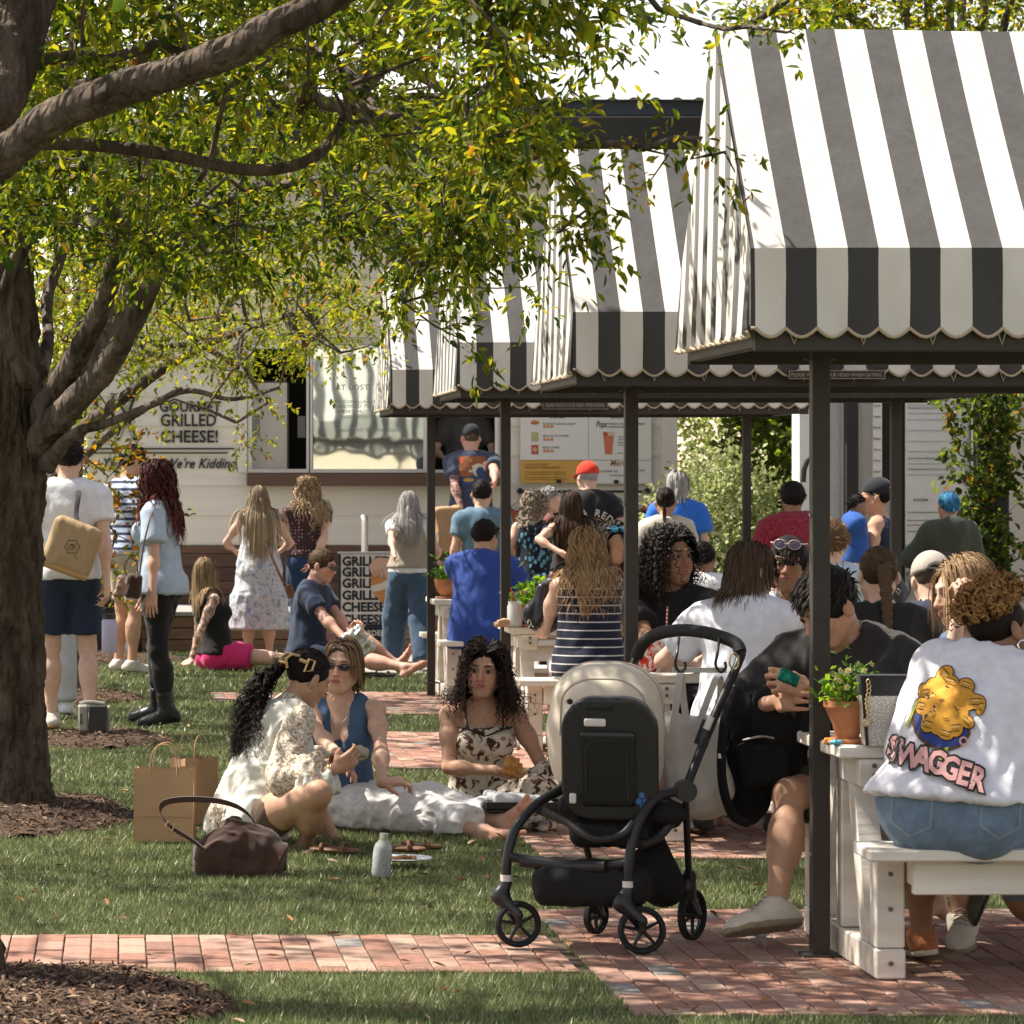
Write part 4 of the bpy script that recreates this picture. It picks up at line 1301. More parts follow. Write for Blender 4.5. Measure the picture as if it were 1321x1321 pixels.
 if face:
  col.append((hp_(0,.10,-.056),(.021*k,.03*k,.0095*k),Mh,mouth,.18));col.append((hp_(0,.11,-.0557),(.018*k,.03*k,.0013*k),Mh,V3(mouth)*.35,.9))
  for sd in(-1,1):
   col.append((hp_(sd*.031,.09,.0325),(.019*k,.03*k,.0038*k),Mh@rotm(0,0,-sd*5),brow,.5))
   col.append((hp_(sd*.0315,.09,.0165),(.017*k,.02*k,.0025*k),Mh@rotm(0,0,-sd*2),V3(brow)*.8,.6))
   col.append((hp_(sd*.0315,.09,.010),(.019*k,.02*k,.011*k),Mh,tn*.72,.7))
 for sd_ in(0,1):
  for q in(S.hand[sd_][0],):col.append((q,(.07,.07,.07),None,tn*.5+red*.5,.5))
  col.append((S.knee[sd_],(.05,.05,.05),None,tn*.7+red*.3,.6));col.append((S.elb[sd_],(.04,.04,.04),None,tn*.6+red*.4,.6))
  if bare:col.append((S.foot[sd_][1]+S.foot[sd_][4]*.03,(.10,.10,.10),None,red,.5))
 col+=list(marks)+list(cols)
 prims=P['torso']+P['shoulder']+P['neck']+P['arms']+P['legs']+P['hands']+P['feet']+P['head']
 order=[p for p in prims if p.op=='u' and p.k>.0061]+[p for p in prims if p.op=='u' and p.k<=.0061]+[p for p in prims if p.op=='s']
 fine=[]
 if face:fine.append((tuple(hc+V3((-.13,-.13,-.14))),tuple(hc+V3((.13,.13,.14))),.0047 if h0<=.0075 else .007))
 else:fine.append((tuple(hc+V3((-.1,-.1,-.13))),tuple(hc+V3((.1,.1,.13))),.0125))
 if True:
  for i in(0,1):
   c_=S.hand[i][0];fine.append((tuple(c_-V3((.075,)*3)),tuple(c_+V3((.075,)*3)),.0066 if h0<=.0085 else .014))
   if bare:c_=S.foot[i][1];fine.append((tuple(c_-V3((.09,)*3)),tuple(c_+V3((.09,)*3)),.0065))
 S.root=empty(name,base,0,label,cat,group)
 S.base=base
 dsk=(lambda V,n:.0012*fbm(V*30,2))if not face else None
 me=sdf(order,h,fine,'body',skin_mat(),dsk,col,tuple(tn))
 S.body=S.put('body',me)if False else None
 me.transform(Matrix.Translation(-base));ob=obj('body',me,S.root);S.bodyo=ob
 if face:
  for sd in(-1,1):
   c_=hp_(sd*.0315,.0785,.0085);r_=.0118*k;V=[];F=[]
   nseg,nr_=16,12
   for a in range(nr_+1):
    th=math.pi*a/nr_
    for b in range(nseg):
     ph=2*math.pi*b/nseg;q=V3((math.sin(th)*math.cos(ph),math.cos(th),math.sin(th)*math.sin(ph)));V.append(c_-base+Mh@q*r_)
   for a in range(nr_):
    for b in range(nseg):F.append((a*nseg+b,(a+1)*nseg+b,(a+1)*nseg+(b+1)%nseg,a*nseg+(b+1)%nseg))
   cc=[]
   for a in range(nr_+1):cc+=[((.004,.004,.004)if a<2 else iris if a<4 else(.36,.33,.31))]*nseg
   obj('eye',me_np('eye',V,np.array(F),mat('eyeball',(.7,.7,.7),.25,attr='Col',spec=.25),True,{'Col':cc}),S.root)
 return S
def loc_mesh(S,me,name='part',parent=None):
 me.transform(Matrix.Translation(-S.base));return obj(name,me,parent or S.root)
def folds(a=.006,f=9.,st=(1,1,.45),seed=0,ridge=True):
 st=np.array(st,np.float32)*f
 def fn(V,n):
  q=V*st+seed*3.1
  b=fbm(q+vnoise(q*.7)[:,None]*.8,3)
  return a*((1-np.abs(b)*2)if ridge else b)
 return fn
def cloth_prims(S,groups,e):
 return[p.inflate(e)for gname in groups for p in S.P[gname]if p.op=='u']
def top(S,m,sleeve=.55,e=.024,hem=-.06,neck='crew',flare=.0,name='shirt',fold=.007,seed=0,long=0.,strap=.0,h=None,cut=None,loose=.018,sleeve_r=None,extra=(),depth=1.):
 u=S.u;Mc,Mp=S.Mc,S.Mp
 T=cloth_prims(S,['torso'],e)
 f=S.g=='f';S.lay=max(getattr(S,'lay',0),e+fold*1.1+.004)
 if sleeve>0 or neck=='crew' and strap==0:T+=cloth_prims(S,['shoulder'],e*.9)
 if sleeve>0:
  for i in(0,1):
   ra=(.038 if f else .046)*u*S.w
   a=S.sh[i];b=S.elb[i]
   if long>0:
    T.append(Cone(a,b,ra*1.1+e,ra+loose*.8,.03));c=S.elb[i].lerp(S.wri[i],long)
    T.append(Cone(b,c,ra*.9+loose,(sleeve_r or(ra*.6+loose)),.02,flat=True))
   else:
    c=a.lerp(b,sleeve);T.append(Cone(a,c,ra*1.15+e,(sleeve_r or(ra+loose)),.03,flat=True))
 if strap>0:
  for sd in(-1,1):
   x_=sd*(.085 if f else .10)*u
   sh=S.neck+Mc@V3((x_/u*1.0,.0,-.012))*u
   fr=S.chest+Mc@V3((x_/u*.95,.085,.06))*u;bk=S.chest+Mc@V3((x_/u*.8,-.085,.08))*u
   T.append(Cone(sh,fr,strap,strap,.01));T.append(Cone(sh,bk,strap,strap,.01))
 hp=S.pel+Mp@V3((0,0,hem))*u
 rw=(.12 if f else .14)*u*S.w+e;rh=(.172 if f else .166)*u*S.w+e+flare
 T.append(Cone(S.waist,S.pel+Mp@V3((0,-.005,hem-.03))*u,rw,rh,.05,u=Mp@V3((0,1,0)),sq=.74*depth))
 T+=list(extra)
 T.append(Half(hp,Mp@V3((0,0,-1)),.006))
 nb=S.neck
 if neck=='crew':T.append(_sub(Ell(nb+Mc@V3((0,.012,.035))*u,V3((.072 if not f else .064,.078,.052))*u,Mc,.008)))
 elif neck=='wide':T.append(_sub(Ell(nb+Mc@V3((0,.02,.03))*u,V3((.10,.09,.06))*u,Mc,.008)))
 elif neck=='v':
  T.append(_sub(Ell(nb+Mc@V3((0,.0,.03))*u,V3((.064,.07,.05))*u,Mc,.008)))
  T.append(_sub(Cone(nb+Mc@V3((0,.09,.0))*u,S.chest+Mc@V3((0,.14,.02))*u,.06*u,.008*u,.005)))
 elif neck=='tank':
  T.append(_sub(Ell(nb+Mc@V3((0,.03,.02))*u,V3((.075,.13,.10))*u,Mc,.008)))
 elif neck=='low':
  T.insert(-1,None);T=[t for t in T if t is not None]
  pos=len(T)
  T.append(Half(S.chest+Mc@V3((0,0,.095))*u,Mc@V3((0,.1,1)),.005))
  if strap>0:
   for sd in(-1,1):
    x_=sd*.085
    sh=S.neck+Mc@V3((x_,.0,-.010))*u
    T.append(Cone(sh,S.chest+Mc@V3((x_*.95,.105,.07))*u,strap,strap,.004));T.append(Cone(sh,S.chest+Mc@V3((x_*.8,-.10,.085))*u,strap,strap,.004))
 if cut:T+=cut
 me=sdf(T,h or S.h,(),name,m,folds(fold,8.5,(1,1,.5),seed))
 return loc_mesh(S,me,name)
def _sub(p):p.op='s';return p
def legwear(S,m,frac=1.,e=.010,name='trousers',fold=.006,seed=1,flare=.01,waist=.06,h=None,wide=0.):
 u=S.u;f=S.g=='f'
 T=[p.inflate(e+.003)for p in S.P['torso'][:3]]+[S.P['torso'][3].inflate(e*.6)]
 for i in(0,1):
  rt=(.086 if f else .082)*u*S.w+e;hp,k_,a_=S.hip[i],S.knee[i],S.ank[i]
  L=frac*2
  if L<=1:
   c=hp.lerp(k_,L);T.append(Cone(hp,c,rt,(rt*(1-L)+.058*u*L)+e*.5+flare,.04,flat=True))
   T.append(Ell(hp*.8+k_*.2,[rt]*3,None,.04))
  else:
   c=k_.lerp(a_,L-1);T.append(Cone(hp,k_,rt,.058*u+e+wide,.04));T.append(Cone(k_,c,.056*u+e+wide,(.037*u+e+flare),.03,flat=True))
   T.append(Ell(hp*.65+k_*.35,[rt*.98]*3,None,.05))
   if frac>.8:T+=[p.inflate(max(e,.006))for p in S.P['legs'][i*5+3:i*5+5]]
 T.append(Half(S.pel+S.Mp@V3((0,0,waist))*u,S.Mp@V3((0,0,1)),.006))
 me=sdf(T,h or S.h,(),name,m,folds(fold,10,(1,1,.6),seed))
 return loc_mesh(S,me,name)
def shoes_(S,m,sole=None,high=0.,name='shoe',which=(0,1),thick=.012,lace=None):
 u=S.u;out=[]
 for i in which:
  heel,ball,tip,t_,dn,sx=S.foot[i];a_=S.ank[i]
  T=[Cone(heel-dn*.004,ball-dn*.008,.037*u,.041*u,.03,u=dn,sq=.8),Cone(ball-dn*.008,tip-dn*.006,.041*u,.032*u,.02,u=dn,sq=.75),Cone(a_+dn*.01*u,heel,.040*u,.036*u,.03),Cone(a_+t_*.02*u+dn*.01,ball-dn*.012,.038*u,.030*u,.03)]
  if high:
   up=(S.knee[i]-a_).normalized();T.append(Cone(a_+dn*.02,a_+up*high,.054*u,.058*u,.02,flat=True));T.append(Cone(heel-dn*.01,tip-t_*.01-dn*.01,.046*u,.043*u,.03))
  else:
   up=(S.knee[i]-a_).normalized();T.append(Cone(a_+dn*.02,a_+up*.03,.041*u,.044*u,.03));T.append(Cone(ball-dn*.012,tip-t_*.02-dn*.012,.036*u,.032*u,.02));T.append(Half(a_+up*.020,up,.006))
  T.append(Half(heel+dn*.022*u,dn,.004))
  me=sdf(T,min(S.h,.012),(),name,m,folds(.0015,25,(1,1,1),3))
  o=loc_mesh(S,me,name)
  if sole:
   T=[Cone(heel+dn*.022*u,ball+dn*.018*u,.043*u,.048*u,.02),Cone(ball+dn*.018*u,tip+dn*.014*u,.048*u,.038*u,.02),Half(heel+dn*.030*u,dn,.003),Half(heel+dn*(.030*u-thick-.014),-dn,.003)]
   me=sdf(T,min(S.h,.010),(),'sole',sole);me.transform(Matrix.Translation(-S.base));so_=obj('sole',me,o)
  if lace:
   q=MB()
   for j in range(5):
    c_=a_.lerp(ball,.25+.14*j)-dn*(.050-.003*j)*u-S.base
    q.tube([c_-sx*.022*u+dn*.006,c_-dn*.004,c_+sx*.022*u+dn*.006+t_*.008],.0032,6)
   q.build('laces',lace,o,True)
  out.append(o)
 return out
def sandals(S,m,which=(0,1)):
 for i in which:
  heel,ball,tip,t_,dn,sx=S.foot[i];u=S.u
  T=[Cone(heel+dn*.028*u,ball+dn*.022*u,.040*u,.044*u,.02),Cone(ball+dn*.022*u,tip+dn*.02*u+t_*.02,.044*u,.034*u,.02),Half(heel+dn*.045*u,dn,.003),Half(heel+dn*.025*u,-dn,.003)]
  o=loc_mesh(S,sdf(T,.008,(),'sandal',m),'sandal')
  q=MB()
  for c,r_ in((ball,.036*u),(ball-t_*.03,.038*u),(heel+t_*.05-dn*.02,.045*u)):
   q.tube([c-S.base+sx*r_*1.05*math.cos(a)-dn*r_*.9*math.sin(a)+dn*.012 for a in[math.pi*k/8 for k in range(9)]],.006,6)
  q.build('strap',m,o,True)
  # hair
def hair_mat():return mat('hair',(.1,.05,.03),.6,attr='Col',spec=.16,transl=.05)
def scalp(S,n,rn,front=.50,temple=.02,nape=-.55):
 out=[]
 while len(out)<n:
  v=rn.normal(size=(n*2,3));v/=np.linalg.norm(v,axis=1)[:,None]
  a=np.degrees(np.arctan2(np.abs(v[:,0]),v[:,1]))
  zm=np.interp(a,[0,35,65,95,125,180],[front,front-.04,temple+.30,temple-.02,nape*.8,nape])
  out+=list(v[v[:,2]>zm])
 return np.array(out[:n])
def hair(S,cols,length=.3,n=400,width=.005,seed=0,curl=0.,pitch=.03,vol=.0,stiff=.6,spread=.0,back=.5,part=0.,step=.02,tie=None,tail=0.,front=.50,temple=.02,nape=-.55,cap=True,capvol=0.,gravity=1.,roots=None,short_front=None,facepad=1.,name='hair',up=0.,rr=.4,noise=.1,sub=1,tail_dir=(0,0,-1),shoulder=True,drape=None,hugs=.02,curl0=0.):
 """strand ribbons that start on the scalp, lie over head and shoulders and hang down"""
 rn=np.random.default_rng(seed+100);k=S.k;u=S.u
 if S.h>.013:n=int(n*.42);width*=1.9;sub=min(sub,2)
 else:n=int(n*.78);width*=1.2
 if not curl and length>.15:step=max(step,.028)
 sub=min(sub,3)
 Mh=np.array(S.Mh);Mc=np.array(S.Mc);hc=np.array(S.head)
 d=scalp(S,n,rn,front,temple,nape)
 rad=np.array([.077,.097,.090])*k;ce=hc+Mh@(np.array([0,-.012,.032])*k)
 P=ce+(d*rad)@Mh.T
 N=(d/rad);N/=np.linalg.norm(N,axis=1)[:,None];N=N@Mh.T
 L=length*rn.uniform(.75,1.08,n)
 if short_front is not None:
  fr=np.clip((d[:,1]-.1)/.6,0,1);L=L*(1-fr)+short_front*fr
 steps=max(2,int(math.ceil(length*1.08/step)))
 if tie is not None:steps=7+int(math.ceil(tail/.03))
 g=np.array([0,0,-1.])*gravity
 lat=(np.sign(d[:,0]-part+rn.normal(0,.04,n))*np.clip((d[:,1]+.35)/.5,.0,1))[:,None]*np.array([1,0,0.])
 if drape is not None:bk=np.tile(np.array(S.Mh)@np.array(drape,float),(n,1))
 else:bk=(np.array([0,-back,-.25])+lat*.75)@Mh.T
 dv=bk-N*(bk*N).sum(1)[:,None];dv/=np.linalg.norm(dv,axis=1)[:,None]+1e-6
 dv=dv+N*(.25+up)+rn.normal(0,noise,(n,3))
 dv/=np.linalg.norm(dv,axis=1)[:,None]
 vv=1+vol*rn.random(n)**.7
 colls=[(ce,np.array([.080,.100,.094])*k,Mh,vv)]
 if facepad:colls.append((hc+Mh@(np.array([0,.055,-.03])*k),np.array([.058,.062,.09])*k*facepad,Mh,np.ones(n)))
 if shoulder:
  TS=[p for gname in('torso','shoulder','neck')for p in S.P[gname]];TS=TS[:8]+S.P['shoulder']+S.P['neck']+[S.P['arms'][0],S.P['arms'][4]]
  def tdist(Q):return np.min([p.dist(Q[:,0],Q[:,1],Q[:,2])for p in TS],0)
 rn2=rn.random(n)
 path=[P.copy()];nrm=[N.copy()]
 wob=rn.normal(0,1,(n,3))
 for s_ in range(steps):
  t=s_/steps
  st=(L/steps)[:,None]
  dv=dv*stiff+g*(1-stiff)+wob*spread*.1
  if tie is not None:
   tp=np.array(tie);tv=tp-P;dist=np.linalg.norm(tv,axis=1)[:,None]
   pre=s_<7
   if pre:dv=tv/(dist+1e-6);st=np.minimum(dist*.45,.05)+1e-4
   else:
    td=np.array(V3(tail_dir).normalized());dv=dv*.3+(td*max(0,1-(s_-7)*.09)+g*min(1.,.25+(s_-7)*.09))*.7+wob*spread*.1+rn.normal(0,.04,(n,3))
    st=np.full((n,1),.03)*(L/length)[:,None]
  dv/=np.linalg.norm(dv,axis=1)[:,None]+1e-6
  P=P+dv*st
  No=P-hc;No[:,2]*=.3;No/=np.linalg.norm(No,axis=1)[:,None]+1e-6
  for(c_,r_,M_,sc_)in colls:
   q=(P-c_)@M_/(r_[None,:]*np.broadcast_to(sc_,(n,))[:,None]);l_=np.linalg.norm(q,axis=1);ins=l_<1
   if ins.any():
    q2=q/(l_[:,None]+1e-6)*(r_[None,:]*np.broadcast_to(sc_,(n,))[:,None]);P2=c_+q2@M_.T
    dv2=P2-path[-1];P=np.where(ins[:,None],P2,P)
    nn_=(q/r_)@M_.T;nn_/=np.linalg.norm(nn_,axis=1)[:,None]+1e-6
    No=np.where(ins[:,None],nn_,No)
    dv=np.where(ins[:,None],dv-nn_*np.minimum((dv*nn_).sum(1),0)[:,None],dv)
  if shoulder:
   lay=(getattr(S,'lay',.024)+hugs*rn2)
   d0=tdist(P);ins=d0<lay
   if ins.any():
    Q=P[ins];e_=.004
    gr=np.stack([tdist(Q+np.eye(3)[a_]*e_)-d0[ins]for a_ in range(3)],1);gr/=np.linalg.norm(gr,axis=1)[:,None]+1e-6
    P[ins]=Q+gr*(lay[ins]-d0[ins])[:,None];No[ins]=gr
    dq=dv[ins];dv[ins]=dq-gr*np.minimum((dq*gr).sum(1),0)[:,None]
  path.append(P.copy());nrm.append(No)
 A=np.stack(path,1);Nn=np.stack(nrm,1)
 if sub>1 or curl:
  m_=max(sub,1);T_=A.shape[1];tt=np.linspace(0,T_-1,(T_-1)*m_+1);i0=np.minimum(tt.astype(int),T_-2);fr=(tt-i0)[None,:,None]
  A=A[:,i0]*(1-fr)+A[:,i0+1]*fr;Nn=Nn[:,i0]*(1-fr)+Nn[:,i0+1]*fr
 tg=np.gradient(A,axis=1);tg/=np.linalg.norm(tg,axis=2)[:,:,None]+1e-9
 W_=np.cross(tg,Nn);W_/=np.linalg.norm(W_,axis=2)[:,:,None]+1e-9
 B_=np.cross(W_,tg)
 if curl:
  s=np.cumsum(np.concatenate([np.zeros((n,1)),np.linalg.norm(np.diff(A,axis=1),axis=2)],1),1)
  ph=2*np.pi*s/(pitch*rn.uniform(.8,1.3,n)[:,None])*np.sign(rn.random(n)-.5)[:,None]+rn.uniform(0,6.3,n)[:,None]
  am=(curl*rn.uniform(.5,1.2,n)[:,None]*np.clip((s-curl0)/.06,0,1))
  A=A+(W_*np.cos(ph)[:,:,None]+B_*np.sin(ph)[:,:,None])*am[:,:,None]
  tg=np.gradient(A,axis=1);tg/=np.linalg.norm(tg,axis=2)[:,:,None]+1e-9
  W_=np.cross(tg,Nn);W_/=np.linalg.norm(W_,axis=2)[:,:,None]+1e-9
 T_=A.shape[1]
 tw=np.linspace(0,1,T_)[None,:,None];wd=width*(1-.75*tw**3)*rn.uniform(.6,1.2,n)[:,None,None]*.5
 a0=rn.normal(0,.35,n)[:,None,None]
 Wd=W_*np.cos(a0)+Nn*np.sin(a0)
 Vv=np.stack([A-Wd*wd,A+Wd*wd],2).reshape(-1,3)
 i=(np.arange(n)[:,None]*T_+np.arange(T_-1)[None,:]).ravel()*2
 F=np.stack([i,i+1,i+3,i+2],1)
 c0,c1=np.array(cols[0]),np.array(cols[1]);c2=np.array(cols[2])if len(cols)>2 else c1
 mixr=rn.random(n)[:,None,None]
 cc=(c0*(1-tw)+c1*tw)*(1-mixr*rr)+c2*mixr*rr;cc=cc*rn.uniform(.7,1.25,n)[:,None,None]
 cc=np.repeat(cc.reshape(-1,3),2,0)
 me=me_np(name,Vv,F,hair_mat(),True,{'Col':cc})
 o=loc_mesh(S,me,name)
 if cap:
  cap_(S,cols[0],capvol,front,temple,nape,o)
 return o
def cap_(S,col,cv=0.,front=.6,temple=.0,nape=-.55,parent=None,bumps=.002,name='hair_cap',freq=40,h=None,extra=()):
 k=S.k;Mh=S.Mh;hp=S.hp
 e=cv
 T=[Ell(hp(0,-.014,.032),V3((.078+e,.096+e,.089+e))*k,Mh,.01)]+list(extra)
 T.append(_sub(Ell(hp(0,.128,-.045+(front-.5)*.09),V3((.098,.078,.142))*k,Mh,.008)))
 T.append(_sub(Box(hp(0,.06,-.105),V3((.12,.075,.075))*k,Mh,.01,.008)))
 T.append(_sub(Box(hp(0,-.05,-.115+(nape+.55)*.05),V3((.12,.12,.06))*k,Mh,.01,.01)))
 me=sdf(T,h or .012,(),name,mat('hair'),folds(bumps,freq,(1,1,.35),2,False),(),tuple(V3(col)*.8))
 me.transform(Matrix.Translation(-S.base));return obj(name,me,parent or S.root)
def shorthair(S,col,col2=None,length=.035,n=1300,vol=.004,front=.48,temple=-.05,nape=-.5,up=-.12,grav=.9,seed=0,width=.004,curl=0.,flat=.0,pitch=.02):
 o=hair(S,(col,col2 or col),length,n,width,seed,curl=curl,stiff=.8,up=up,back=.3,cap=True,capvol=vol,front=front,temple=temple,nape=nape,step=length/3.1,gravity=grav,noise=.22,shoulder=False,facepad=0,name='hair',sub=3 if curl else 1,pitch=pitch,drape=(0,.6-1.2*flat,.2))
 return o
def cap_hat(S,m,back=False,brim=True,col_strap=None,h=.008,drop=0.):
 k=S.k;Mh,hp=S.Mh,S.hp
 T=[Ell(hp(0,-.012,.040-drop),V3((.088,.106,.098))*k,Mh,.01),Half(hp(0,0,.026-drop),Mh@V3((0,0,-1)),.003)]
 if back:T.append(_sub(Ell(hp(0,-.115,.026-drop),V3((.035,.03,.028))*k,Mh,.004))if not brim else _sub(Ell(hp(0,.115,.026-drop),V3((.038,.03,.032))*k,Mh,.004)))
 me=sdf(T,h,(),'cap',m);o=loc_mesh(S,me,'cap')
 if brim:
  sg=-1 if back else 1
  T=[Cone(hp(0,sg*.085,.030-drop),hp(0,sg*.150,.012-drop),.070*k,.055*k,.01,u=Mh@V3((0,0,1)),sq=.11),_sub(Ell(hp(0,-.012,.03-drop),V3((.084,.10,.09))*k,Mh,.003))]
  me=sdf(T,.006,(),'brim',m);me.transform(Matrix.Translation(-S.base));obj('brim',me,o)
 return o
def glasses(S,m=None,up=0.,r=.023,tilt=0.,frame=None,rz=1.,name='sunglasses',back=0.):
 m=m or mat('dark_lens',(.012,.012,.014),.08,spec=.9);frame=frame or mat('dark_glasses_frame',(.02,.015,.012),.3)
 k=S.k;Mh=S.Mh;hp=S.hp;q=MB();fr=MB();B=V3(S.base)
 for sd in(-1,1):
  c=hp(sd*.032,.108-back,.008+up);n=16;V=[c+Mh@V3((0,.003,0))*k-B]
  ring=[]
  for i in range(n):
   a=2*math.pi*i/n;p=c+Mh@V3((r*math.cos(a),-abs(sd*.032+r*math.cos(a))**2*3+.002,r*.78*rz*math.sin(a)+tilt*r*math.cos(a)*sd))*k-B;ring.append(p)
  V+=ring;q.add(V,F3=[(0,1+i,1+(i+1)%n)for i in range(n)]);q.add([v-Mh@V3((0,.003,0))for v in V],F3=[(0,1+(i+1)%n,1+i)for i in range(n)])
  fr.tube(ring,.0022,6,closed=True)
  fr.tube([hp(sd*.055,.100-back,.012+up)-B,hp(sd*.073,.085-back,.012+up)-B,hp(sd*.080,.0-back,.010+up)-B,hp(sd*.080,-.02-back,-.004+up)-B],.0028,6)
 fr.tube([hp(-.012,.110-back,.010+up)-B,hp(0,.113-back,.012+up)-B,hp(.012,.110-back,.010+up)-B],.0025,6)
 o=fr.build(name,frame,S.root,True);q.build('lens',m,o,True);return o
def decal(S,target,items,right,upv,origin,nrm,off=.004,parent=None,name='print',subdiv=3,push=None):
 """flat print draped over a garment: items = [(mesh or polygon points, material)], coordinates in metres in the print plane"""
 dep=None
 tm=target.data;vs=np.zeros(len(tm.vertices)*3,np.float32);tm.vertices.foreach_get('co',vs);vs=vs.reshape(-1,3)+np.array(S.base if S else(0,0,0),np.float32)
 bvh=BVHTree.FromPolygons([tuple(v)for v in vs],[tuple(p.vertices)for p in tm.polygons])
 right,upv,nrm,origin=V3(right).normalized(),V3(upv).normalized(),V3(nrm).normalized(),V3(origin)
 for idx,(geo,m,lay)in enumerate(items):
  bm=bmesh.new()
  if isinstance(geo,bpy.types.Mesh):bm.from_mesh(geo)
  else:
   f=bm.faces.new([bm.verts.new((x_,y_,0))for x_,y_ in geo]);bmesh.ops.triangulate(bm,faces=[f])
  for _ in range(subdiv):
   le=[e for e in bm.edges if e.calc_length()>.014]
   if not le:break
   bmesh.ops.subdivide_edges(bm,edges=le,cuts=1);bmesh.ops.triangulate(bm,faces=[f for f in bm.faces if len(f.verts)>4])
  last=None
  for v in bm.verts:
   o_=origin+right*v.co.x+upv*v.co.y+nrm*.5
   hit=bvh.ray_cast(o_,-nrm,1.0)
   if hit[0]is None:hit=bvh.find_nearest(origin+right*v.co.x+upv*v.co.y);p=hit[0]
   else:p=hit[0]
   nn=hit[1]if hit[1]is not None else nrm
   v.co=p+nrm*(off+lay*.0020)*(1)-(S.base if S else V3((0,0,0)))
  bmesh.ops.recalc_face_normals(bm,faces=bm.faces)
  me=bpy.data.meshes.new(name);bm.to_mesh(me);bm.free();me.materials.append(m)
  obj(name,me,parent or(S.root if S else None))
def st(px,d,top,z0=0.):
 return dict(x=(px-VX)/FOC*d,y=d,H=EYE-(top-VY)/FOC*d-z0,z0=z0)
M_=lambda n,c,**k:mat(n,c,k.pop('rough',.85),var=k.pop('var',.10),vscale=k.pop('vscale',14),bump=k.pop('bump',.35),bscale=k.pop('bscale',38),bdist=.006,sheen=k.pop('sheen',.1),**k)
white=M_('white_cotton',(.66,.66,.68));denim=M_('blue_denim',(.055,.10,.175),bump=.4);navy=M_('navy_cotton',(.018,.026,.055));black=M_('black_cotton',(.013,.012,.012));pblue=M_('pale_blue_cotton',(.36,.44,.53))
grey=M_('grey_cotton',(.30,.29,.28));beige=M_('beige_cotton',(.40,.35,.27));sneak=M_('white_sneaker',(.50,.47,.42));gum=M_('gum_sole',(.35,.18,.07));dkshoe=M_('dark_shoe',(.02,.02,.02),rough=.45)
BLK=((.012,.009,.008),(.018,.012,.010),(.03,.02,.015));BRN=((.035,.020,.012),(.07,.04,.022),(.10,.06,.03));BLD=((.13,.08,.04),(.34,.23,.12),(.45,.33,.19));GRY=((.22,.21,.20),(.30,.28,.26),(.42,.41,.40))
a=fig(label='man in white tee and navy shorts with tan tote, standing beside the trunk',g='m',tone='fair',yaw=4,h=.009,w=.98,RH=W(141,792,21.6),LH=W(52,790,21.9),LA=W(66,923,21.9),RA=W(116,920,21.7),curl=(.3,.9),**st(88,21.8,563))
top(a,white,.62,neck='crew',loose=.035);legwear(a,navy,.40,flare=.035,name='shorts');shoes_(a,sneak,gum);shorthair(a,(.015,.010,.008),length=.05)
TOTEMAN=a
b=fig(label='person in pale grey trousers mostly hidden behind the trunk',g='f',tone='fair',yaw=0,h=.013,**st(66,23.3,610))
top(b,pblue);legwear(b,M_('pale_trousers',(.45,.45,.46)),.98,wide=.01,flare=.03);shoes_(b,white);hair(b,BRN,.3,250,.008)
c=fig(label='man in a pale blue polo with dark stripes standing by the wall lettering',g='m',tone='tan',yaw=-60,head=(-10,10,0),h=.012,LH=(-.1,.35,.22),**st(163,28.6,573))
mst=ramp_mat(M_('striped_polo',(.3,.35,.5),var=0),'Z',5.2,((.0,(.02,.03,.08)),(.28,(.02,.03,.08)),(.34,(.40,.45,.60)),(1,(.42,.48,.64))),rand=0.)
top(c,mst,.6,neck='crew');legwear(c,beige,.45,name='shorts');shorthair(c,(.02,.013,.01));shoes_(c,sneak)
e=fig(label='man in a teal tee and grey shorts standing behind the red haired woman',g='m',tone='fair',yaw=15,h=.012,LH=W(165,740,31.6),**st(181,31.7,592))
top(e,M_('teal_cotton',(.22,.32,.35)),.6,loose=.03);legwear(e,grey,.46,flare=.03,name='shorts');shoes_(e,sneak);shorthair(e,BRN[0])
a=fig(label='woman with long dark red hair in pale blue tee, black leggings and black boots',g='f',tone='light',yaw=72,lean=2,head=(6,2,0),h=.0085,face=True,LH=W(196,806,22.15),LE=V3((.3,-.3,-.2)),RH=W(186,780,22.8),LA=W(216,922,22.4),RA=W(203,917,22.75),toe=(V3((-1,-.1,-.15)),V3((-1,.05,-.15))),curl=(.35,.4),w=1.04,**st(207,22.5,594))
top(a,pblue,.75,loose=.045,hem=-.10,flare=.03,seed=4);legwear(a,black,.96,flare=.0,e=.004)
shoes_(a,M_('black_leather',(.012,.012,.012),rough=.35,bump=.1),M_('boot_sole',(.015,.015,.015)),high=.13,name='boot',thick=.035,lace=M_('boot_lace',(.03,.03,.03)))
hair(a,((.020,.010,.008),(.10,.022,.018),(.16,.04,.028)),.46,900,.006,curl=.012,pitch=.13,sub=3,vol=.15,part=.1,spread=.3)
REDW=a
a=fig(label='tattooed woman in black vest and bright pink shorts sitting on the lawn on one arm',g='f',tone='fair',pel=W(279,849,29.3)+V3((0,0,.06)),z0=.05,yaw=-68,lean=-12,head=(35,2,0),H=1.78,h=.009,RH=W(245,856,29.0),RE=V3((-.4,-.3,0)),LH=W(262,855,29.7),curl=(.1,.1),hd=(None,V3((-.3,-.8,-.1))),hn=(None,V3((0,0,-1))),RA=W(432,862,29.0),LA=W(420,860,29.5),RK=V3((0,-.2,.3)),LK=V3((0,.2,.4)),shoes=False,bare=True,marks=[])
for k in range(60):
 pass
vest=top(a,black,0,strap=.02,neck='tank',hem=-.02);legwear(a,M_('pink_shorts',(.62,.03,.16)),.30,flare=.03,name='shorts',e=.016)
hair(a,BLD,.36,400,.008,seed=3,part=-.1)
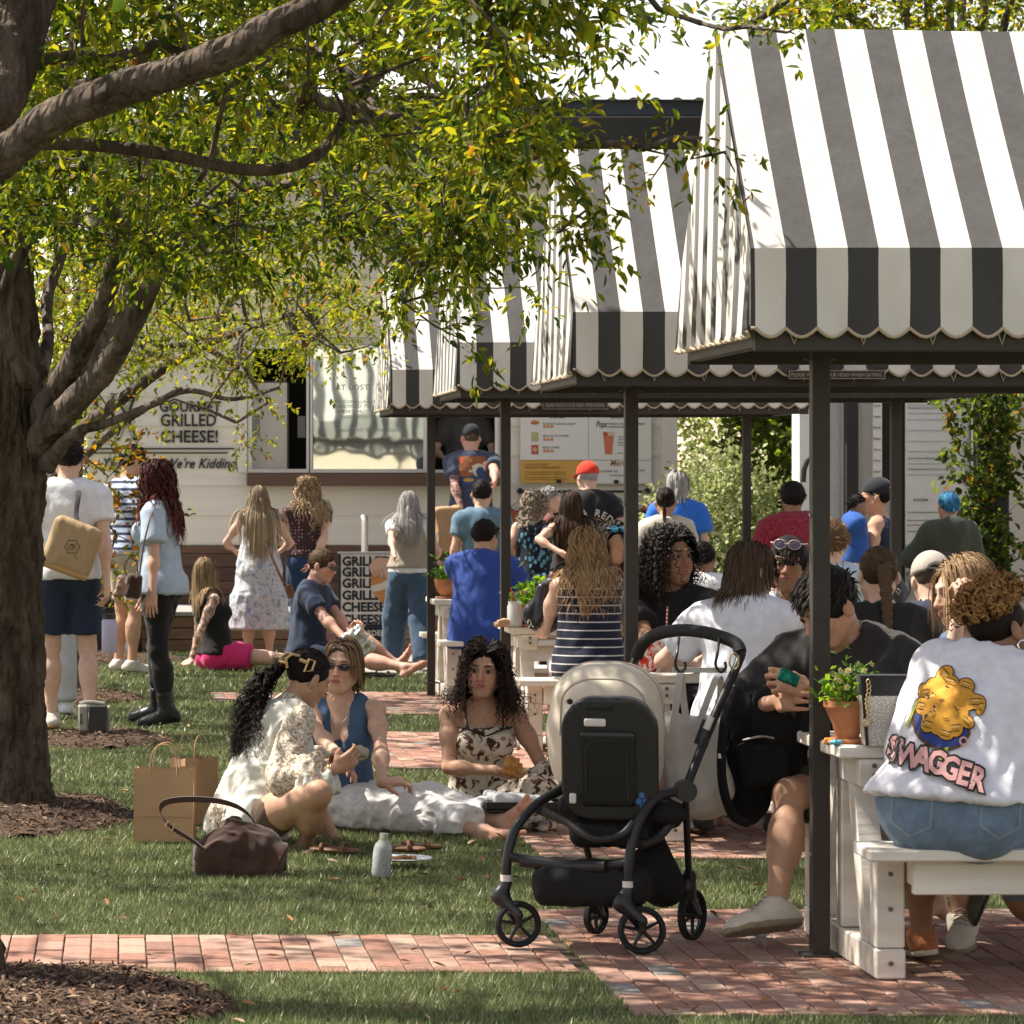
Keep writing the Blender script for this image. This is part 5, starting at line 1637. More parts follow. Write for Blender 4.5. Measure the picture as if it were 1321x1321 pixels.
def tattoo(S,chains,seed=0,dens=.35,parts='arms'):
 me=S.bodyo.data;n=len(me.vertices);co=np.zeros(n*3,np.float32);me.vertices.foreach_get('co',co);co=co.reshape(-1,3)+np.array(S.base,np.float32)
 at=me.attributes['Col'];cc=np.zeros(n*4,np.float32);at.data.foreach_get('color',cc);cc=cc.reshape(-1,4)
 m_=np.zeros(n,bool)
 for(p,q,r_)in chains:m_|=Cone(p,q,r_,r_).dist(co[:,0],co[:,1],co[:,2])<0
 v=vnoise(co*34+seed)+.6*vnoise(co*60+9)
 ink=m_&(np.abs(v)<dens)
 cc[ink,:3]=cc[ink,:3]*.25+np.array([.03,.035,.045])*.7
 at.data.foreach_set('color',cc.ravel())
tattoo(a,[(a.sh[1],a.elb[1],.075),(a.elb[1],a.wri[1],.06)],0,.30);tattoo(a,[(a.knee[1]+V3((.05,0,0)),a.knee[1]+V3((.12,0,0)),.08)],3,.4)
a=fig(label='woman with waist long blonde hair in a pale blue floral dress, back to the camera',g='f',tone='fair',yaw=0,h=.010,w=1.05,head=(0,8,0),LH=(-.20,.32,.12),RH=(.2,.32,.12),LE=(-1,-.4,-.4),RE=(1,-.4,-.4),**st(334,29.9,626))
mfl=ramp_mat(M_('blue_floral',(.5,.5,.5),var=0),'noise',24,((.38,(.24,.29,.40)),(.47,(.50,.51,.52)),(.58,(.54,.54,.53)),(.67,(.28,.33,.43))))
dz=lambda z:V3((a.pel.x,a.pel.y,z))
top(a,mfl,0,strap=.03,neck='wide',hem=-.6,name='dress',fold=.011,h=.011,extra=[Cone(a.waist+V3((0,0,.02)),dz(.60),.135,.235,.05,u=(0,1,0),sq=.75),Cone(dz(.60),dz(.20),.240,.275,.03,flat=True,u=(0,1,0),sq=.75)],cut=[Half(dz(.20),(0,0,-1))])
for sd in(-1,1):loc_mesh(a,sdf([Ell(a.sh[(sd+1)//2]+V3((-.02*sd,0,.03)),(.055,.05,.035))],.01,m=mfl,disp=folds(.01,30)),'sleeve_frill')
hair(a,((.10,.07,.045),(.36,.27,.16),(.48,.37,.23)),.60,900,.007,part=0,spread=.15,back=.7)
shoes_(a,beige)
a=fig(label='woman with wavy blonde hair and sunglasses in dark polka dot blouse, hand on hip',g='f',tone='fair',yaw=12,head=(62,0,0),h=.009,face=True,w=1.12,RH=W(404,722,30.4),RE=V3((1,-.4,.1)),LH=(-.2,.25,.15),**st(397,30.6,614))
mpk=ramp_mat(M_('polka_blouse',(.1,.05,.05),var=0),'voronoi',34,((.0,(.40,.28,.24)),(.20,(.40,.28,.24)),(.27,(.045,.022,.024)),(1,(.04,.02,.022))),rand=.25)
top(a,mpk,.4,hem=.02,loose=.02);legwear(a,M_('dark_jeans',(.012,.035,.085)),.98,flare=.02);shoes_(a,dkshoe)
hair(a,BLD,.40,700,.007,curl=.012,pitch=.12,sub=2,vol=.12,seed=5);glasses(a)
a=fig(label='barefoot man in navy tee and sunglasses sitting on the lawn unwrapping foil',g='m',tone='ruddy',pel=W(395,848,28.6)+V3((0,0,.07)),z0=.04,yaw=-82,lean=10,roll=0,twist=-28,head=(-4,14,0),H=1.86,h=.0085,face=True,w=1.08,RH=W(446,826,28.0),LH=W(470,842,28.2),RE=V3((-.1,-.5,-1)),LE=V3((.3,.5,-1)),curl=(.7,.7),hd=(V3((.2,-.3,.6)),V3((1,.1,.2))),hn=(V3((0,0,-1)),V3((0,0,-1))),RA=W(528,862,28.0),LA=W(512,858,28.7),RK=V3((0,-.4,.6)),LK=V3((0,.3,.8)),toe=(V3((.3,-.1,1)),V3((.8,-.2,.55))),bare=True,shoes=False)
t_=top(a,M_('navy_tee',(.022,.035,.065)),.72,loose=.03);legwear(a,navy,.46,flare=.03,name='shorts');shorthair(a,(.075,.042,.022),(.12,.07,.04),length=.022,n=1500);glasses(a,rz=.9)
tattoo(a,[(a.elb[1],a.elb[1].lerp(a.sh[1],.45),.07)],5,.3)
SEATM=a
a=fig(label='woman with long grey hair in white tee, beige waistcoat and wide blue jeans',g='f',tone='fair',yaw=-8,h=.009,w=.98,LH=W(508,716,28.7),LE=V3((-.7,-.7,0)),RH=(.2,.2,.1),LA=W(505,848,29.3),RA=W(546,850,28.9),**st(527,29.1,633))
top(a,white,.55,e=.014,hem=-.02,loose=.02);legwear(a,M_('wide_jeans',(.045,.085,.14),bump=.4),1.03,flare=.045,wide=.045)
top(a,M_('beige_waistcoat',(.30,.26,.20),vscale=60,var=.2),0,strap=.045,neck='crew',e=.03,hem=.04,name='waistcoat',h=.011,extra=[Cone(a.chest,a.pel+V3((.10,-.02,-.12)),.13,.12,.05,u=(0,1,0),sq=.8)])
hair(a,((.33,.32,.31),(.36,.34,.32),(.16,.13,.11)),.38,700,.006,rr=.35,part=.05);shoes_(a,white)
a=fig(label='man with backwards dark cap, tattooed arm and wave print tee at the order window',g='m',tone='ruddy',yaw=0,h=.010,w=1.10,LH=W(597,668,32.6),LE=V3((-1,-.6,0)),RH=W(640,590,32.2)+V3((0,-.0,-.3)),**st(608,32.9,548,.372))
wt=top(a,M_('slate_tee',(.045,.055,.09)),.62,loose=.03,hem=-.10);legwear(a,beige,.47,flare=.03,name='shorts');cap_hat(a,M_('dark_cap',(.015,.017,.022)),back=True,brim=False);cap_(a,(.10,.07,.05),-.004,nape=-.55);shoes_(a,sneak)
tattoo(a,[(a.sh[0],a.elb[0],.08),(a.elb[0],a.wri[0],.07)],2,.35)
ell2=lambda cx,cy,rx,ry,n=24,a0=0.:[(cx+rx*math.cos(2*math.pi*k/n+a0),cy+ry*math.sin(2*math.pi*k/n+a0))for k in range(n)]
decal(a,wt,[([(-.125,-.12),(.125,-.12),(.125,.15),(-.125,.15)],M_('print_rust',(.24,.09,.04)),0),([(-.125,-.12),(.125,-.12),(.125,-.03),(.04,.0),(-.04,-.05),(-.125,-.04)],M_('print_navy',(.03,.06,.15)),1),(ell2(.055,.02,.060,.062),M_('print_cream',(.50,.46,.38)),2),(ell2(.075,.0,.046,.048),M_('print_navy',(0,0,0)),3),(ell2(.02,.05,.03,.018),M_('print_cream',(0,0,0)),3),(ell2(-.02,.01,.02,.012),M_('print_cream',(0,0,0)),3),(ell2(-.02,.11,.016,.016),M_('print_gold',(.45,.25,.05)),1),([(-.115,.08),(-.085,.08),(-.085,.14),(-.115,.14)],M_('print_red',(.45,.09,.04)),1),(ell2(-.04,-.075,.05,.018),M_('print_gold',(0,0,0)),2)],(1,0,0),(0,0,1),a.chest+V3((0,0,.03)),(0,-1,0))
a=fig(label='man with dark hair in a washed denim shirt behind the seated polo shirt man',g='m',tone='light',yaw=0,h=.011,w=1.0,head=(-10,5,0),**st(622,28.3,619))
top(a,M_('washed_denim',(.11,.19,.26),var=.25,bump=.4),.6,loose=.025,hem=-.1);legwear(a,beige,.95);shorthair(a,(.018,.012,.010));shoes_(a,dkshoe)
def sit(px,y,z=.535,**k):return dict(pel=V3(((px-VX)/FOC*y,y,z)),**k)
a=fig(label='man in royal blue polo and cream shorts sitting at the farthest picnic table',g='m',tone='tan',yaw=-18,lean=14,head=(-22,12,0),H=1.74,h=.009,w=1.14,RH=W(665,768,25.3),LH=W(640,775,25.6),**sit(618,25.0),LA=(-.15,.42,.085),RA=(.2,.40,.085))
top(a,M_('royal_blue_polo',(.022,.055,.24)),.62,e=.03,loose=.035,hem=-.16,flare=.02,seed=8);legwear(a,M_('cream_shorts',(.50,.45,.37)),.46,flare=.03,name='shorts');shorthair(a,(.015,.011,.009),length=.045);shoes_(a,dkshoe);glasses(a,up=.065)
a=fig(label='woman with curly greying hair in a black top with blue petals, looking right',g='f',tone='fair',yaw=-12,head=(-50,2,0),h=.010,w=1.08,LH=(-.22,.05,-.05),**st(690,28.0,634))
mpe=ramp_mat(M_('petal_top',(.1,.2,.3),var=0),'voronoi',22,((.0,(.10,.26,.38)),(.34,(.12,.28,.40)),(.42,(.006,.01,.02)),(1,(.006,.01,.02))),stretch=(1.3,1.3,.8))
top(a,mpe,0,strap=.016,neck='tank',hem=-.16,flare=.02);legwear(a,M_('ink_jeans',(.01,.02,.05)),.97);hair(a,((.14,.10,.07),(.26,.21,.15),(.34,.30,.25)),.22,500,.008,curl=.014,pitch=.07,sub=2,vol=.25)
a=fig(label='grey haired person with pushed up glasses in front of the wall rail',g='f',tone='light',yaw=-100,h=.012,face=False,**st(703,29.6,627))
top(a,M_('rose_cotton',(.35,.13,.12)),.6);legwear(a,navy,.97);hair(a,GRY,.10,400,.007,curl=.006,sub=2,pitch=.06);glasses(a,up=.06)
a=fig(label='broad man in red baseball cap and black tee with arched white lettering, hands on hips',g='m',tone='fair',yaw=6,head=(18,4,0),h=.010,w=1.2,LH=W(730,716,30.0),LE=V3((-1,-.3,.1)),RH=W(790,715,30.0),RE=V3((1,-.3,.1)),**st(760,30.2,597))
bt=top(a,black,.68,loose=.04,e=.025,hem=-.16);legwear(a,beige,.46,name='shorts');cap_(a,(.36,.35,.34),.0,nape=-.6,bumps=.004);cap_hat(a,M_('red_cap',(.55,.035,.015)),back=False,brim=True,drop=-.002);glasses(a,M_('clear_lens',(.3,.3,.3),rough=.1));shoes_(a,sneak)
its=[]
for k,ch in enumerate('& REDS'):
 if ch==' ':continue
 tm=text_mesh(ch,.085,.002,0,'CENTER');an=R(-32+k*13+20);tm.transform(Matrix.Translation((.24*math.sin(an)-.03,.24*math.cos(an)-.20,0))@Matrix.Rotation(-an,4,'Z'));its.append((tm,M_('print_bone',(.55,.52,.42)),2))
ring=lambda r0,r1,a0,a1,cx,cy,n=18:[(cx+r1*math.sin(a0+(a1-a0)*k/n),cy+r1*math.cos(a0+(a1-a0)*k/n))for k in range(n+1)]+[(cx+r0*math.sin(a1-(a1-a0)*k/n),cy+r0*math.cos(a1-(a1-a0)*k/n))for k in range(n+1)]
its+=[(ring(.215,.224,R(-20),R(62),-.03,-.20),M_('print_ochre',(.40,.22,.05)),1),(ell2(-.02,-.03,.07,.05),M_('print_teal',(.14,.22,.24)),1)]
decal(a,bt,its,(1,0,0),(0,0,1),a.chest+V3((.02,0,-.02)),(0,-1,0))
a=fig(label='woman with very long straight brown hair in a black vest and dusty pink skirt',g='f',tone='fair',yaw=-4,h=.009,LH=W(722,712,26.7),LE=V3((-.8,-.6,-.2)),RH=(.15,.3,.1),**st(737,27.0,633))
top(a,black,0,strap=.02,neck='tank',hem=.06);legwear(a,M_('dusty_pink',(.34,.17,.17)),.9,e=.014,wide=.03);hair(a,((.028,.017,.011),(.075,.04,.022),(.06,.03,.018)),.58,900,.006,vol=.03,spread=.05,part=0,seed=9);shoes_(a,dkshoe)
a=fig(label='woman with wavy honey blonde hair in a navy vest with thin white stripes',g='f',tone='fair',yaw=0,lean=10,head=(-4,12,0),H=1.72,h=.008,w=1.16,LH=(-.25,.38,.17),RH=(.25,.38,.17),RE=(.3,-.3,-1),LE=(-.3,-.3,-1),LA=(-.15,.4,.085),RA=(.15,.4,.085),**sit(761,20.08,.53))
msr=ramp_mat(M_('striped_vest',(.02,.02,.05),var=0),'Z',6.6,((.0,(.52,.50,.48)),(.035,(.50,.48,.46)),(.06,(.010,.012,.030)),(1,(.010,.012,.03))),rand=.25)
top(a,msr,0,strap=.03,neck='tank',e=.02,hem=-.08,extra=cloth_prims(a,['torso'],.02));legwear(a,M_('white_shorts',(.60,.58,.55)),.4,name='shorts',e=.016);shoes_(a,sneak)
hair(a,((.17,.10,.045),(.36,.22,.10),(.44,.30,.16)),.44,1700,.0042,curl=.012,pitch=.14,sub=2,vol=.22,spread=.3,seed=12);glasses(a,mat('brown_lens',(.12,.06,.02),.1),up=.075,back=.02)
a=fig(label='dark haired woman with blue mirrored sunglasses on her head, behind the striped vest',g='f',tone='tan',yaw=-170,lean=8,H=1.70,h=.010,w=1.1,LA=(-.15,.35,.085),RA=(.15,.35,.085),LH=(-.25,.3,.2),RH=(.25,.3,.2),**sit(786,21.5,.55))
top(a,black,.6);legwear(a,black,.9);hair(a,BLK,.5,700,.008,curl=.01,pitch=.12,sub=2,vol=.3);glasses(a,mat('blue_mirror',(.06,.30,.55),.1,metal=.6),up=.085,r=.026)
a=fig(label='woman with dark ponytail in a cream printed tee with a thin brown strap',g='f',tone='tan',yaw=6,head=(-20,4,0),h=.010,w=1.08,LH=(-.12,.3,.15),RH=(.15,.3,.1),**st(860,26.3,629))
ct=top(a,M_('cream_tee',(.55,.51,.44)),.6,e=.03,loose=.04,hem=-.08);legwear(a,navy,.97);tp=a.hp(0,-.11,.02);hair(a,BLK,.2,600,.006,tie=tp,tail=.16);shoes_(a,dkshoe)
its=[(text_mesh(t,.035,.001,0,'CENTER'),M_('print_straw',(.42,.27,.10)),1)for t in('coffee','from the corner','with love and cream')]
for k,(t,_,_)in enumerate(its):t.transform(Matrix.Translation((.03,.05-.075*k,0)))
decal(a,ct,its,(1,0,0),(0,0,1),a.chest+V3((0,0,-.02)),(0,-1,0))
q=MB();q.tube([a.neck+V3((.10,-.115,-.02)),a.chest+V3((.02,-.155,0)),a.pel+V3((-.1,-.17,.05))],.011,6);loc_mesh(a,q.mesh('t',M_('brown_strap',(.13,.06,.03))),'bag_strap')
a=fig(label='grey bobbed woman in a bright blue tee in front of the stand corner',g='f',tone='light',yaw=-10,h=.011,w=1.15,**st(874,29.0,608))
top(a,M_('bright_blue_tee',(.02,.12,.50)),.7,e=.035,loose=.05,hem=-.14);legwear(a,beige,.97);hair(a,GRY,.17,500,.009,vol=.15);shoes_(a,dkshoe)
a=fig(label='boy with short black hair in a white tee beyond the curly haired woman',g='m',tone='brown',yaw=-20,h=.011,w=.9,**st(906,19.3,699))
top(a,white,.6);legwear(a,navy,.5);shorthair(a,(.010,.008,.008));shoes_(a,sneak)
a=fig(label='man in a dark red speckled shirt standing in front of the hedge',g='m',tone='brown',yaw=6,h=.011,w=1.12,LH=(-.15,.3,.1),RH=(.15,.3,.1),**st(1024,25.0,622))
mrd=ramp_mat(M_('red_shirt',(.2,.01,.02),var=0),'noise',90,((.45,(.17,.008,.022)),(.7,(.30,.05,.07))))
top(a,mrd,.7,e=.03,loose=.045,hem=-.12);legwear(a,black,.97);shorthair(a,(.010,.008,.008),length=.05,vol=.014)
a=fig(label='woman with big black curls and headband in a black tee, face turned right',g='f',tone='brown',yaw=176,lean=4,twist=-8,head=(42,-2,3),H=1.74,h=.007,face=True,w=1.06,LH=W(905,850,15.7),RH=W(850,850,15.9),LA=(-.15,.4,.085),RA=(.15,.4,.085),puff=.9,brow=(.02,.012,.01),mouth=(.33,.12,.10),**sit(866,16.38,.555))
top(a,black,.75,loose=.035);legwear(a,black,.4);hair(a,BLK,.33,1500,.0045,curl=.010,pitch=.03,sub=5,vol=.40,spread=.5,hugs=.05,stiff=.6,step=.025,front=.66,facepad=1.62)
q=MB();q.tube([a.hp(.086*math.cos(t),.008+.0*t,.036+.094*math.sin(t))-a.base for t in np.linspace(0.1,math.pi-.1,15)],.008,8);obj('headband',q.mesh('t',black),a.root)
a=fig(label='woman with straight brown hair and sunglasses in a thin white tee, turned away',g='f',tone='fair',yaw=-8,lean=12,twist=-14,head=(-42,8,0),H=1.70,h=.0075,face=True,w=1.16,LH=(-.2,.4,.2),RH=(.25,.4,.2),LA=(-.15,.4,.085),RA=(.15,.4,.085),**sit(958,15.0,.55))
top(a,M_('sheer_white',(.62,.62,.68)),.72,e=.03,loose=.045,hem=-.16,flare=.02,seed=3);legwear(a,black,.6);hair(a,((.045,.028,.018),(.075,.045,.028),(.11,.07,.04)),.22,1700,.0034,vol=.10,seed=2,part=-.1);glasses(a);shoes_(a,dkshoe)
a=fig(label='woman with short black fringe and sunglasses on her head in a white patterned shirt',g='f',tone='brown',yaw=-176,lean=4,head=(-20,2,-3),H=1.70,h=.007,face=True,puff=.9,LH=W(1010,790,16.0),RH=W(985,800,16.0),LA=(-.15,.4,.085),RA=(.15,.4,.085),brow=(.02,.012,.01),mouth=(.32,.12,.10),**sit(1013,16.45,.54))
mpt=ramp_mat(M_('patterned_shirt',(.5,.5,.6),var=0),'voronoi',60,((.0,(.10,.10,.25)),(.3,(.15,.14,.3)),(.4,(.60,.60,.62)),(1,(.62,.62,.64))))
top(a,mpt,.8,neck='v',loose=.04);legwear(a,black,.9);shorthair(a,(.012,.010,.009),(.02,.015,.012),length=.10,n=1500,vol=.010,front=.42,temple=.1,up=-.2,grav=2.,flat=-.2);glasses(a,mat('violet_lens',(.16,.13,.22),.1),up=.088,r=.027,frame=mat('pale_frame',(.5,.4,.42),.3))
a=fig(label='man with brown swept hair in pale blue shirt, partly behind the nearest post',g='m',tone='fair',yaw=-10,lean=5,H=1.74,h=.010,LA=(-.15,.4,.085),RA=(.15,.4,.085),LH=(-.2,.3,.2),RH=(.2,.3,.2),**sit(1072,19.8,.57))
top(a,M_('sky_shirt',(.42,.50,.58)),.8,e=.025,loose=.04);legwear(a,navy,.9);shorthair(a,(.12,.07,.04),(.2,.12,.06),length=.07,vol=.01)
a=fig(label='woman with a braided brown ponytail and heart earrings in a black tee',g='f',tone='fair',yaw=3,lean=10,head=(2,6,0),H=1.68,h=.0075,w=1.10,LH=(-.2,.4,.2),RH=(.2,.4,.2),LA=(-.15,.4,.085),RA=(.15,.4,.085),**sit(1142,15.0,.535))
top(a,black,.75,neck='wide',e=.025,loose=.045);legwear(a,black,.9);tp=a.hp(0,-.105,.035)
hair(a,((.06,.035,.02),(.09,.055,.03),(.17,.11,.06)),.18,1100,.004,tie=tp,tail=.02,seed=4,cap=True)
q=[]
for k in range(9):
 z=-.035*k;yy=-.125-.012*k if k<5 else-.175-.004*(k-4)
 for sd in(-1,1):q.append(Ell(a.head+V3((sd*.011*(1-k*.06),yy,.03+z+(.012 if sd>0 else 0))),V3((.020*(1-k*.05),.017,.026)),Matrix.Rotation(R(sd*35),3,'Y'),.004))
loc_mesh(a,sdf(q,.006,(),'braid',hair_mat(),folds(.0015,150,(1,1,.4),1,False),(),(.085,.05,.028)),'braid')
for sd in(-1,1):
 c_=a.hp(sd*.083,0,-.052)-a.base;q=MB();q.tube([c_,c_+V3((sd*.012,0,-.012)),c_+V3((sd*.004,0,-.028)),c_+V3((-sd*.006,0,-.012))],.0022,6,closed=True);q.build('earring',mat('silver',(.7,.68,.65),.2,1.),a.root,True)
a=fig(label='woman in navy vest and dark cap holding a small child, facing left',g='f',tone='tan',yaw=64,head=(12,-4,0),h=.009,w=1.10,LH=W(1093,735,22.6),LE=V3((.3,-.5,-1)),RH=W(1100,700,23.2),**st(1137,23.0,618))
top(a,navy,0,strap=.018,neck='tank',hem=-.1,e=.02);legwear(a,M_('blue_skirt',(.02,.04,.12)),.8,wide=.03);tp=a.hp(0,-.10,.03);hair(a,BLK,.3,500,.007,tie=tp,tail=.3);glasses(a);cap_hat(a,M_('dark_cap',(0,0,0)),brim=False)
c=fig(label='small child in dark blue carried against the navy vest',g='m',tone='brown',pel=W(1101,722,22.75),z0=.8,yaw=-90,H=.95,h=.010,w=1.0,LH=W(1083,690,22.5),RH=W(1085,705,22.9),LA=W(1108,752,22.5),RA=W(1112,750,22.9))
top(c,M_('royal_child',(.02,.08,.30)),.7);legwear(c,black,.8);shorthair(c,(.012,.01,.01))
a=fig(label='person in a green hooded top with blue hair standing by the leafy column',g='f',tone='tan',yaw=8,h=.011,w=1.1,LH=(-.12,.25,.15),LE=(-1,-.3,-.2),**st(1226,25.3,634))
top(a,M_('green_hoodie',(.045,.055,.04)),.9,long=.9,e=.035,loose=.035,hem=-.1,name='hoodie',extra=[Ell(a.neck+V3((0,-.09,-.02)),(.11,.06,.09),None,.04)]);legwear(a,black,.97);hair(a,((.03,.14,.25),(.03,.16,.3)),.05,500,.006,shoulder=False);shoes_(a,dkshoe)
a=fig(label='man in navy shirt with a tan and black cap worn backwards, sitting low',g='m',tone='fair',yaw=0,lean=8,head=(0,16,0),H=1.78,h=.009,w=1.12,LA=(-.15,.4,.085),RA=(.15,.4,.085),LH=(-.2,.4,.15),RH=(.2,.4,.15),**sit(1208,17.0,.42))
top(a,navy,.65,e=.03,loose=.04);legwear(a,beige,.5);cap_(a,(.09,.06,.04),-.002);cap_hat(a,M_('tan_cap',(.38,.34,.29)),back=True,brim=False)
q=MB();q.tube([a.hp(-.04,-.106,.030)-a.base,a.hp(0,-.116,.028)-a.base,a.hp(.04,-.106,.030)-a.base],.009,6);obj('cap_strap',q.mesh('t',dkshoe),a.root)
a=fig(label='blonde woman resting her cheek on her hand at the near table',g='f',tone='fair',yaw=112,lean=16,head=(-8,10,0),H=1.72,h=.008,face=True,LH=W(1238,792,12.25),LE=V3((-1,-.3,-.6)),RH=W(1250,850,12.6),LA=(-.15,.4,.085),RA=(.15,.4,.085),curl=(1.0,.5),**sit(1296,12.5,.545))
top(a,M_('denim_top',(.06,.11,.19),bump=.4),.3,e=.02,loose=.025);legwear(a,denim,.9);hair(a,((.20,.12,.06),(.40,.27,.15),(.46,.33,.2)),.24,2600,.0028,vol=.16,seed=6,part=.1)
a=fig(label='young man with thick black hair in a faded black tee bent over a backpack',g='m',tone='tan',yaw=150,lean=27,twist=-4,head=(-26,36,0),H=1.78,h=.0065,face=True,w=1.02,LH=W(1043,890,11.76),RH=W(1003,905,11.86),RE=V3((-.8,.1,-.7)),arm=.86,LE=V3((.8,-.3,-.8)),curl=(1.0,.4),LA=V3((2.85,11.75,.09)),RA=W(1001,1170,11.70),RK=V3((-.75,-1,.3)),LK=V3((.2,-1,.5)),toe=(None,V3((-1,-.3,-.08))),pel=V3((2.63,12.22,.545)))
bm_=top(a,M_('faded_black_tee',(.030,.027,.026),var=.15),.80,e=.028,loose=.045,hem=-.14,fold=.013,seed=5);legwear(a,M_('olive_shorts',(.035,.036,.022)),.40,flare=.03,name='shorts',e=.02)
shorthair(a,(.014,.011,.010),(.03,.022,.018),length=.065,n=2400,vol=.010,up=-.1,width=.005,front=.46);shoes_(a,M_('cream_sneaker',(.56,.51,.42)),M_('cream_sole',(.24,.19,.12)),thick=.026,lace=M_('lace_cord',(.30,.26,.20)))
BAGM=a
P0=V3((2.60,10.80,.575))
a=fig(label='woman with curly golden cropped hair in a white sweatshirt printed with ginger and swagger',g='f',tone='brown',yaw=-14,lean=36,twist=-8,roll=13,head=(-46,-12,-6),H=1.66,h=.0065,w=1.36,arm=1.2,face=True,sw=.92,bust=.9,LH=V3((2.70,11.2,.78)),RH=V3((3.05,11.25,.78)),LE=V3((-.5,-.2,-1)),RE=V3((.7,-.3,-1)),LA=V3((2.62,11.35,.09)),RA=V3((3.02,11.36,.09)),pel=P0)
SWG=a
sw_=top(a,M_('white_sweatshirt',(.66,.65,.70),bump=.3),.95,e=.035,loose=.06,long=.35,hem=-.0,flare=.02,neck='wide',fold=.013,seed=2,h=.010,name='sweatshirt',cut=[_sub(Ell(a.neck+a.Mc@V3((.01,-.02,.05)),(.105,.11,.075),a.Mc,.01))])
jn_=legwear(a,M_('light_jeans',(.13,.19,.26),bump=.5,var=.2),.80,flare=.01,e=.018,waist=.12,name='jeans');shoes_(a,M_('floral_shoe',(.35,.13,.05),var=.5,vscale=80),M_('shoe_sole',(.55,.5,.42)))
cap_(a,(.02,.012,.008),.0005,nape=-.45,temple=-.1)
hair(a,((.10,.045,.018),(.30,.15,.05),(.42,.24,.09)),.075,1700,.006,curl=.010,pitch=.028,sub=5,up=.9,stiff=.85,gravity=.35,shoulder=False,facepad=0,nape=.05,temple=.18,front=.42,step=.02,cap=False,drape=(0,.2,.6),noise=.4)
q=MB();c_=a.hp(.084,.0,-.058)-a.base;q.tube([c_+a.Mh@V3((0,.017*math.cos(t),.017*math.sin(t)))for t in np.linspace(0,2*math.pi,17)[:-1]],.0035,8,closed=True);q.build('earring',mat('silver',(0,0,0)),a.root,True)
pk=[(-.065,.05),(.06,.055),(.062,-.045),(0,-.085),(-.062,-.05)]
rg=lambda g:[(x_*g,y_*g)for x_,y_ in pk]
def outline(p1,p0):return p1+[p1[0]]+[p0[0]]+p0[::-1]
for ox in(-.14,.13):
 decal(a,jn_,[(outline(rg(1),rg(.965)),M_('jeans_stitch',(.30,.33,.35)),0),(outline(rg(.93),rg(.905)),M_('jeans_stitch',(0,0,0)),0)],(1,0,-.12),(.1,0,1),a.pel+V3((ox,0,-.02)),(-.2,-1,0),off=.004,name='pocket')
ink=M_('print_ink',(.02,.016,.015));gin=M_('print_ginger',(.56,.27,.03));gin2=M_('print_ginger_light',(.62,.38,.12));pnk=M_('print_pink',(.60,.32,.30));pbl=M_('print_blue',(.03,.05,.20));pgr=M_('print_lime',(.40,.42,.08));pbr=M_('print_brown',(.10,.05,.03))
it=[]
blobs=[(0,.0,.075,.078,0),(-.045,.055,.035,.034,.4),(.045,.055,.045,.034,-.3),(-.03,.105,.022,.032,-.5),(-.005,.09,.026,.02,0),(.045,.095,.024,.020,0),(.085,.055,.030,.022,.3),(.105,.045,.012,.026,0),(-.075,.03,.020,.030,.5),(-.075,-.01,.018,.026,.2),(.075,-.01,.024,.018,-.5),(-.04,-.055,.020,.024,0),(.02,-.065,.026,.018,0),(.045,-.04,.024,.026,.4)]
def E(cx,cy,rx,ry,t,g=0.,n=18):
 return[(cx+(rx+g)*math.cos(2*math.pi*k/n)*math.cos(t)-(ry+g)*math.sin(2*math.pi*k/n)*math.sin(t),cy+(rx+g)*math.cos(2*math.pi*k/n)*math.sin(t)+(ry+g)*math.sin(2*math.pi*k/n)*math.cos(t))for k in range(n)]
it.append((E(0,-.045,.095,.075,0),pbr,0));it.append((E(.0,-.045,.085,.066,0),pbl,1))
for b_ in blobs:it.append((E(*b_,g=.0032),ink,2))
for b_ in blobs:it.append((E(*b_),gin,3))
for k,b_ in enumerate(blobs[3:]):
 it.append((E(b_[0],b_[1]+.004,b_[2]*.62,b_[3]*.16,b_[4]),gin2,5));it.append((E(b_[0],b_[1]-b_[3]*.35,b_[2]*.8,.0013,b_[4]),ink,5));it.append((E(b_[0],b_[1]+b_[3]*.42,b_[2]*.7,.0013,b_[4]),ink,5))
for(x_,y_,t)in((-.02,.03,.5),(.03,.02,-.6),(-.03,-.02,1.2),(.01,-.02,.2),(.04,.0,1.0)):it.append((E(x_,y_,.012,.0011,t),ink,5));it.append((E(x_+.004,y_-.005,.010,.001,t),ink,5))
it.append((ring(.008,.014,0,2*math.pi-.01,-.035+.115,-.07),pnk,4));it.append(([(-.095,.0),(-.088,.004),(-.098,-.085),(-.108,-.085)],pgr,4));it.append(([(.03,-.105),(.042,-.10),(.03,-.145),(.018,-.145)],pgr,4))
for i_,ch in enumerate('SWAGGER'):
 for m__,of,ly in((ink,.0100,6),(pnk,.0035,7)):
  tm=text_mesh(ch,.094,of,0,'CENTER',xs=.80);tm.transform(Matrix.Translation((-.128+.0445*i_+(.012 if i_>0 else 0),-.185-.004*abs(i_-3),0)));it.append((tm,m__,ly))
rt=V3((.955,-.02,-.27));upv=V3((.28,.12,.95));org=W(1217,920,10.6)
decal(a,sw_,it,rt,upv,org,(-.26,-1,.02),off=.006,subdiv=4)
c=fig(label='child with brown hair beside the sweatshirt woman, face just showing at the edge',g='m',tone='light',yaw=88,lean=8,head=(10,20,0),H=1.20,h=.007,face=True,pel=V3((3.12,12.0,.50)),LA=V3((2.90,11.75,.20)),RA=V3((2.95,11.95,.22)),LH=V3((2.9,11.7,.75)),toe=(V3((-.5,-.5,-.8)),None))
top(c,M_('teal_kid',(.05,.2,.25)),.6);legwear(c,navy,.5);shorthair(c,(.05,.028,.018),length=.05);shoes_(c,M_('olive_shoe',(.09,.08,.055)),dkshoe)
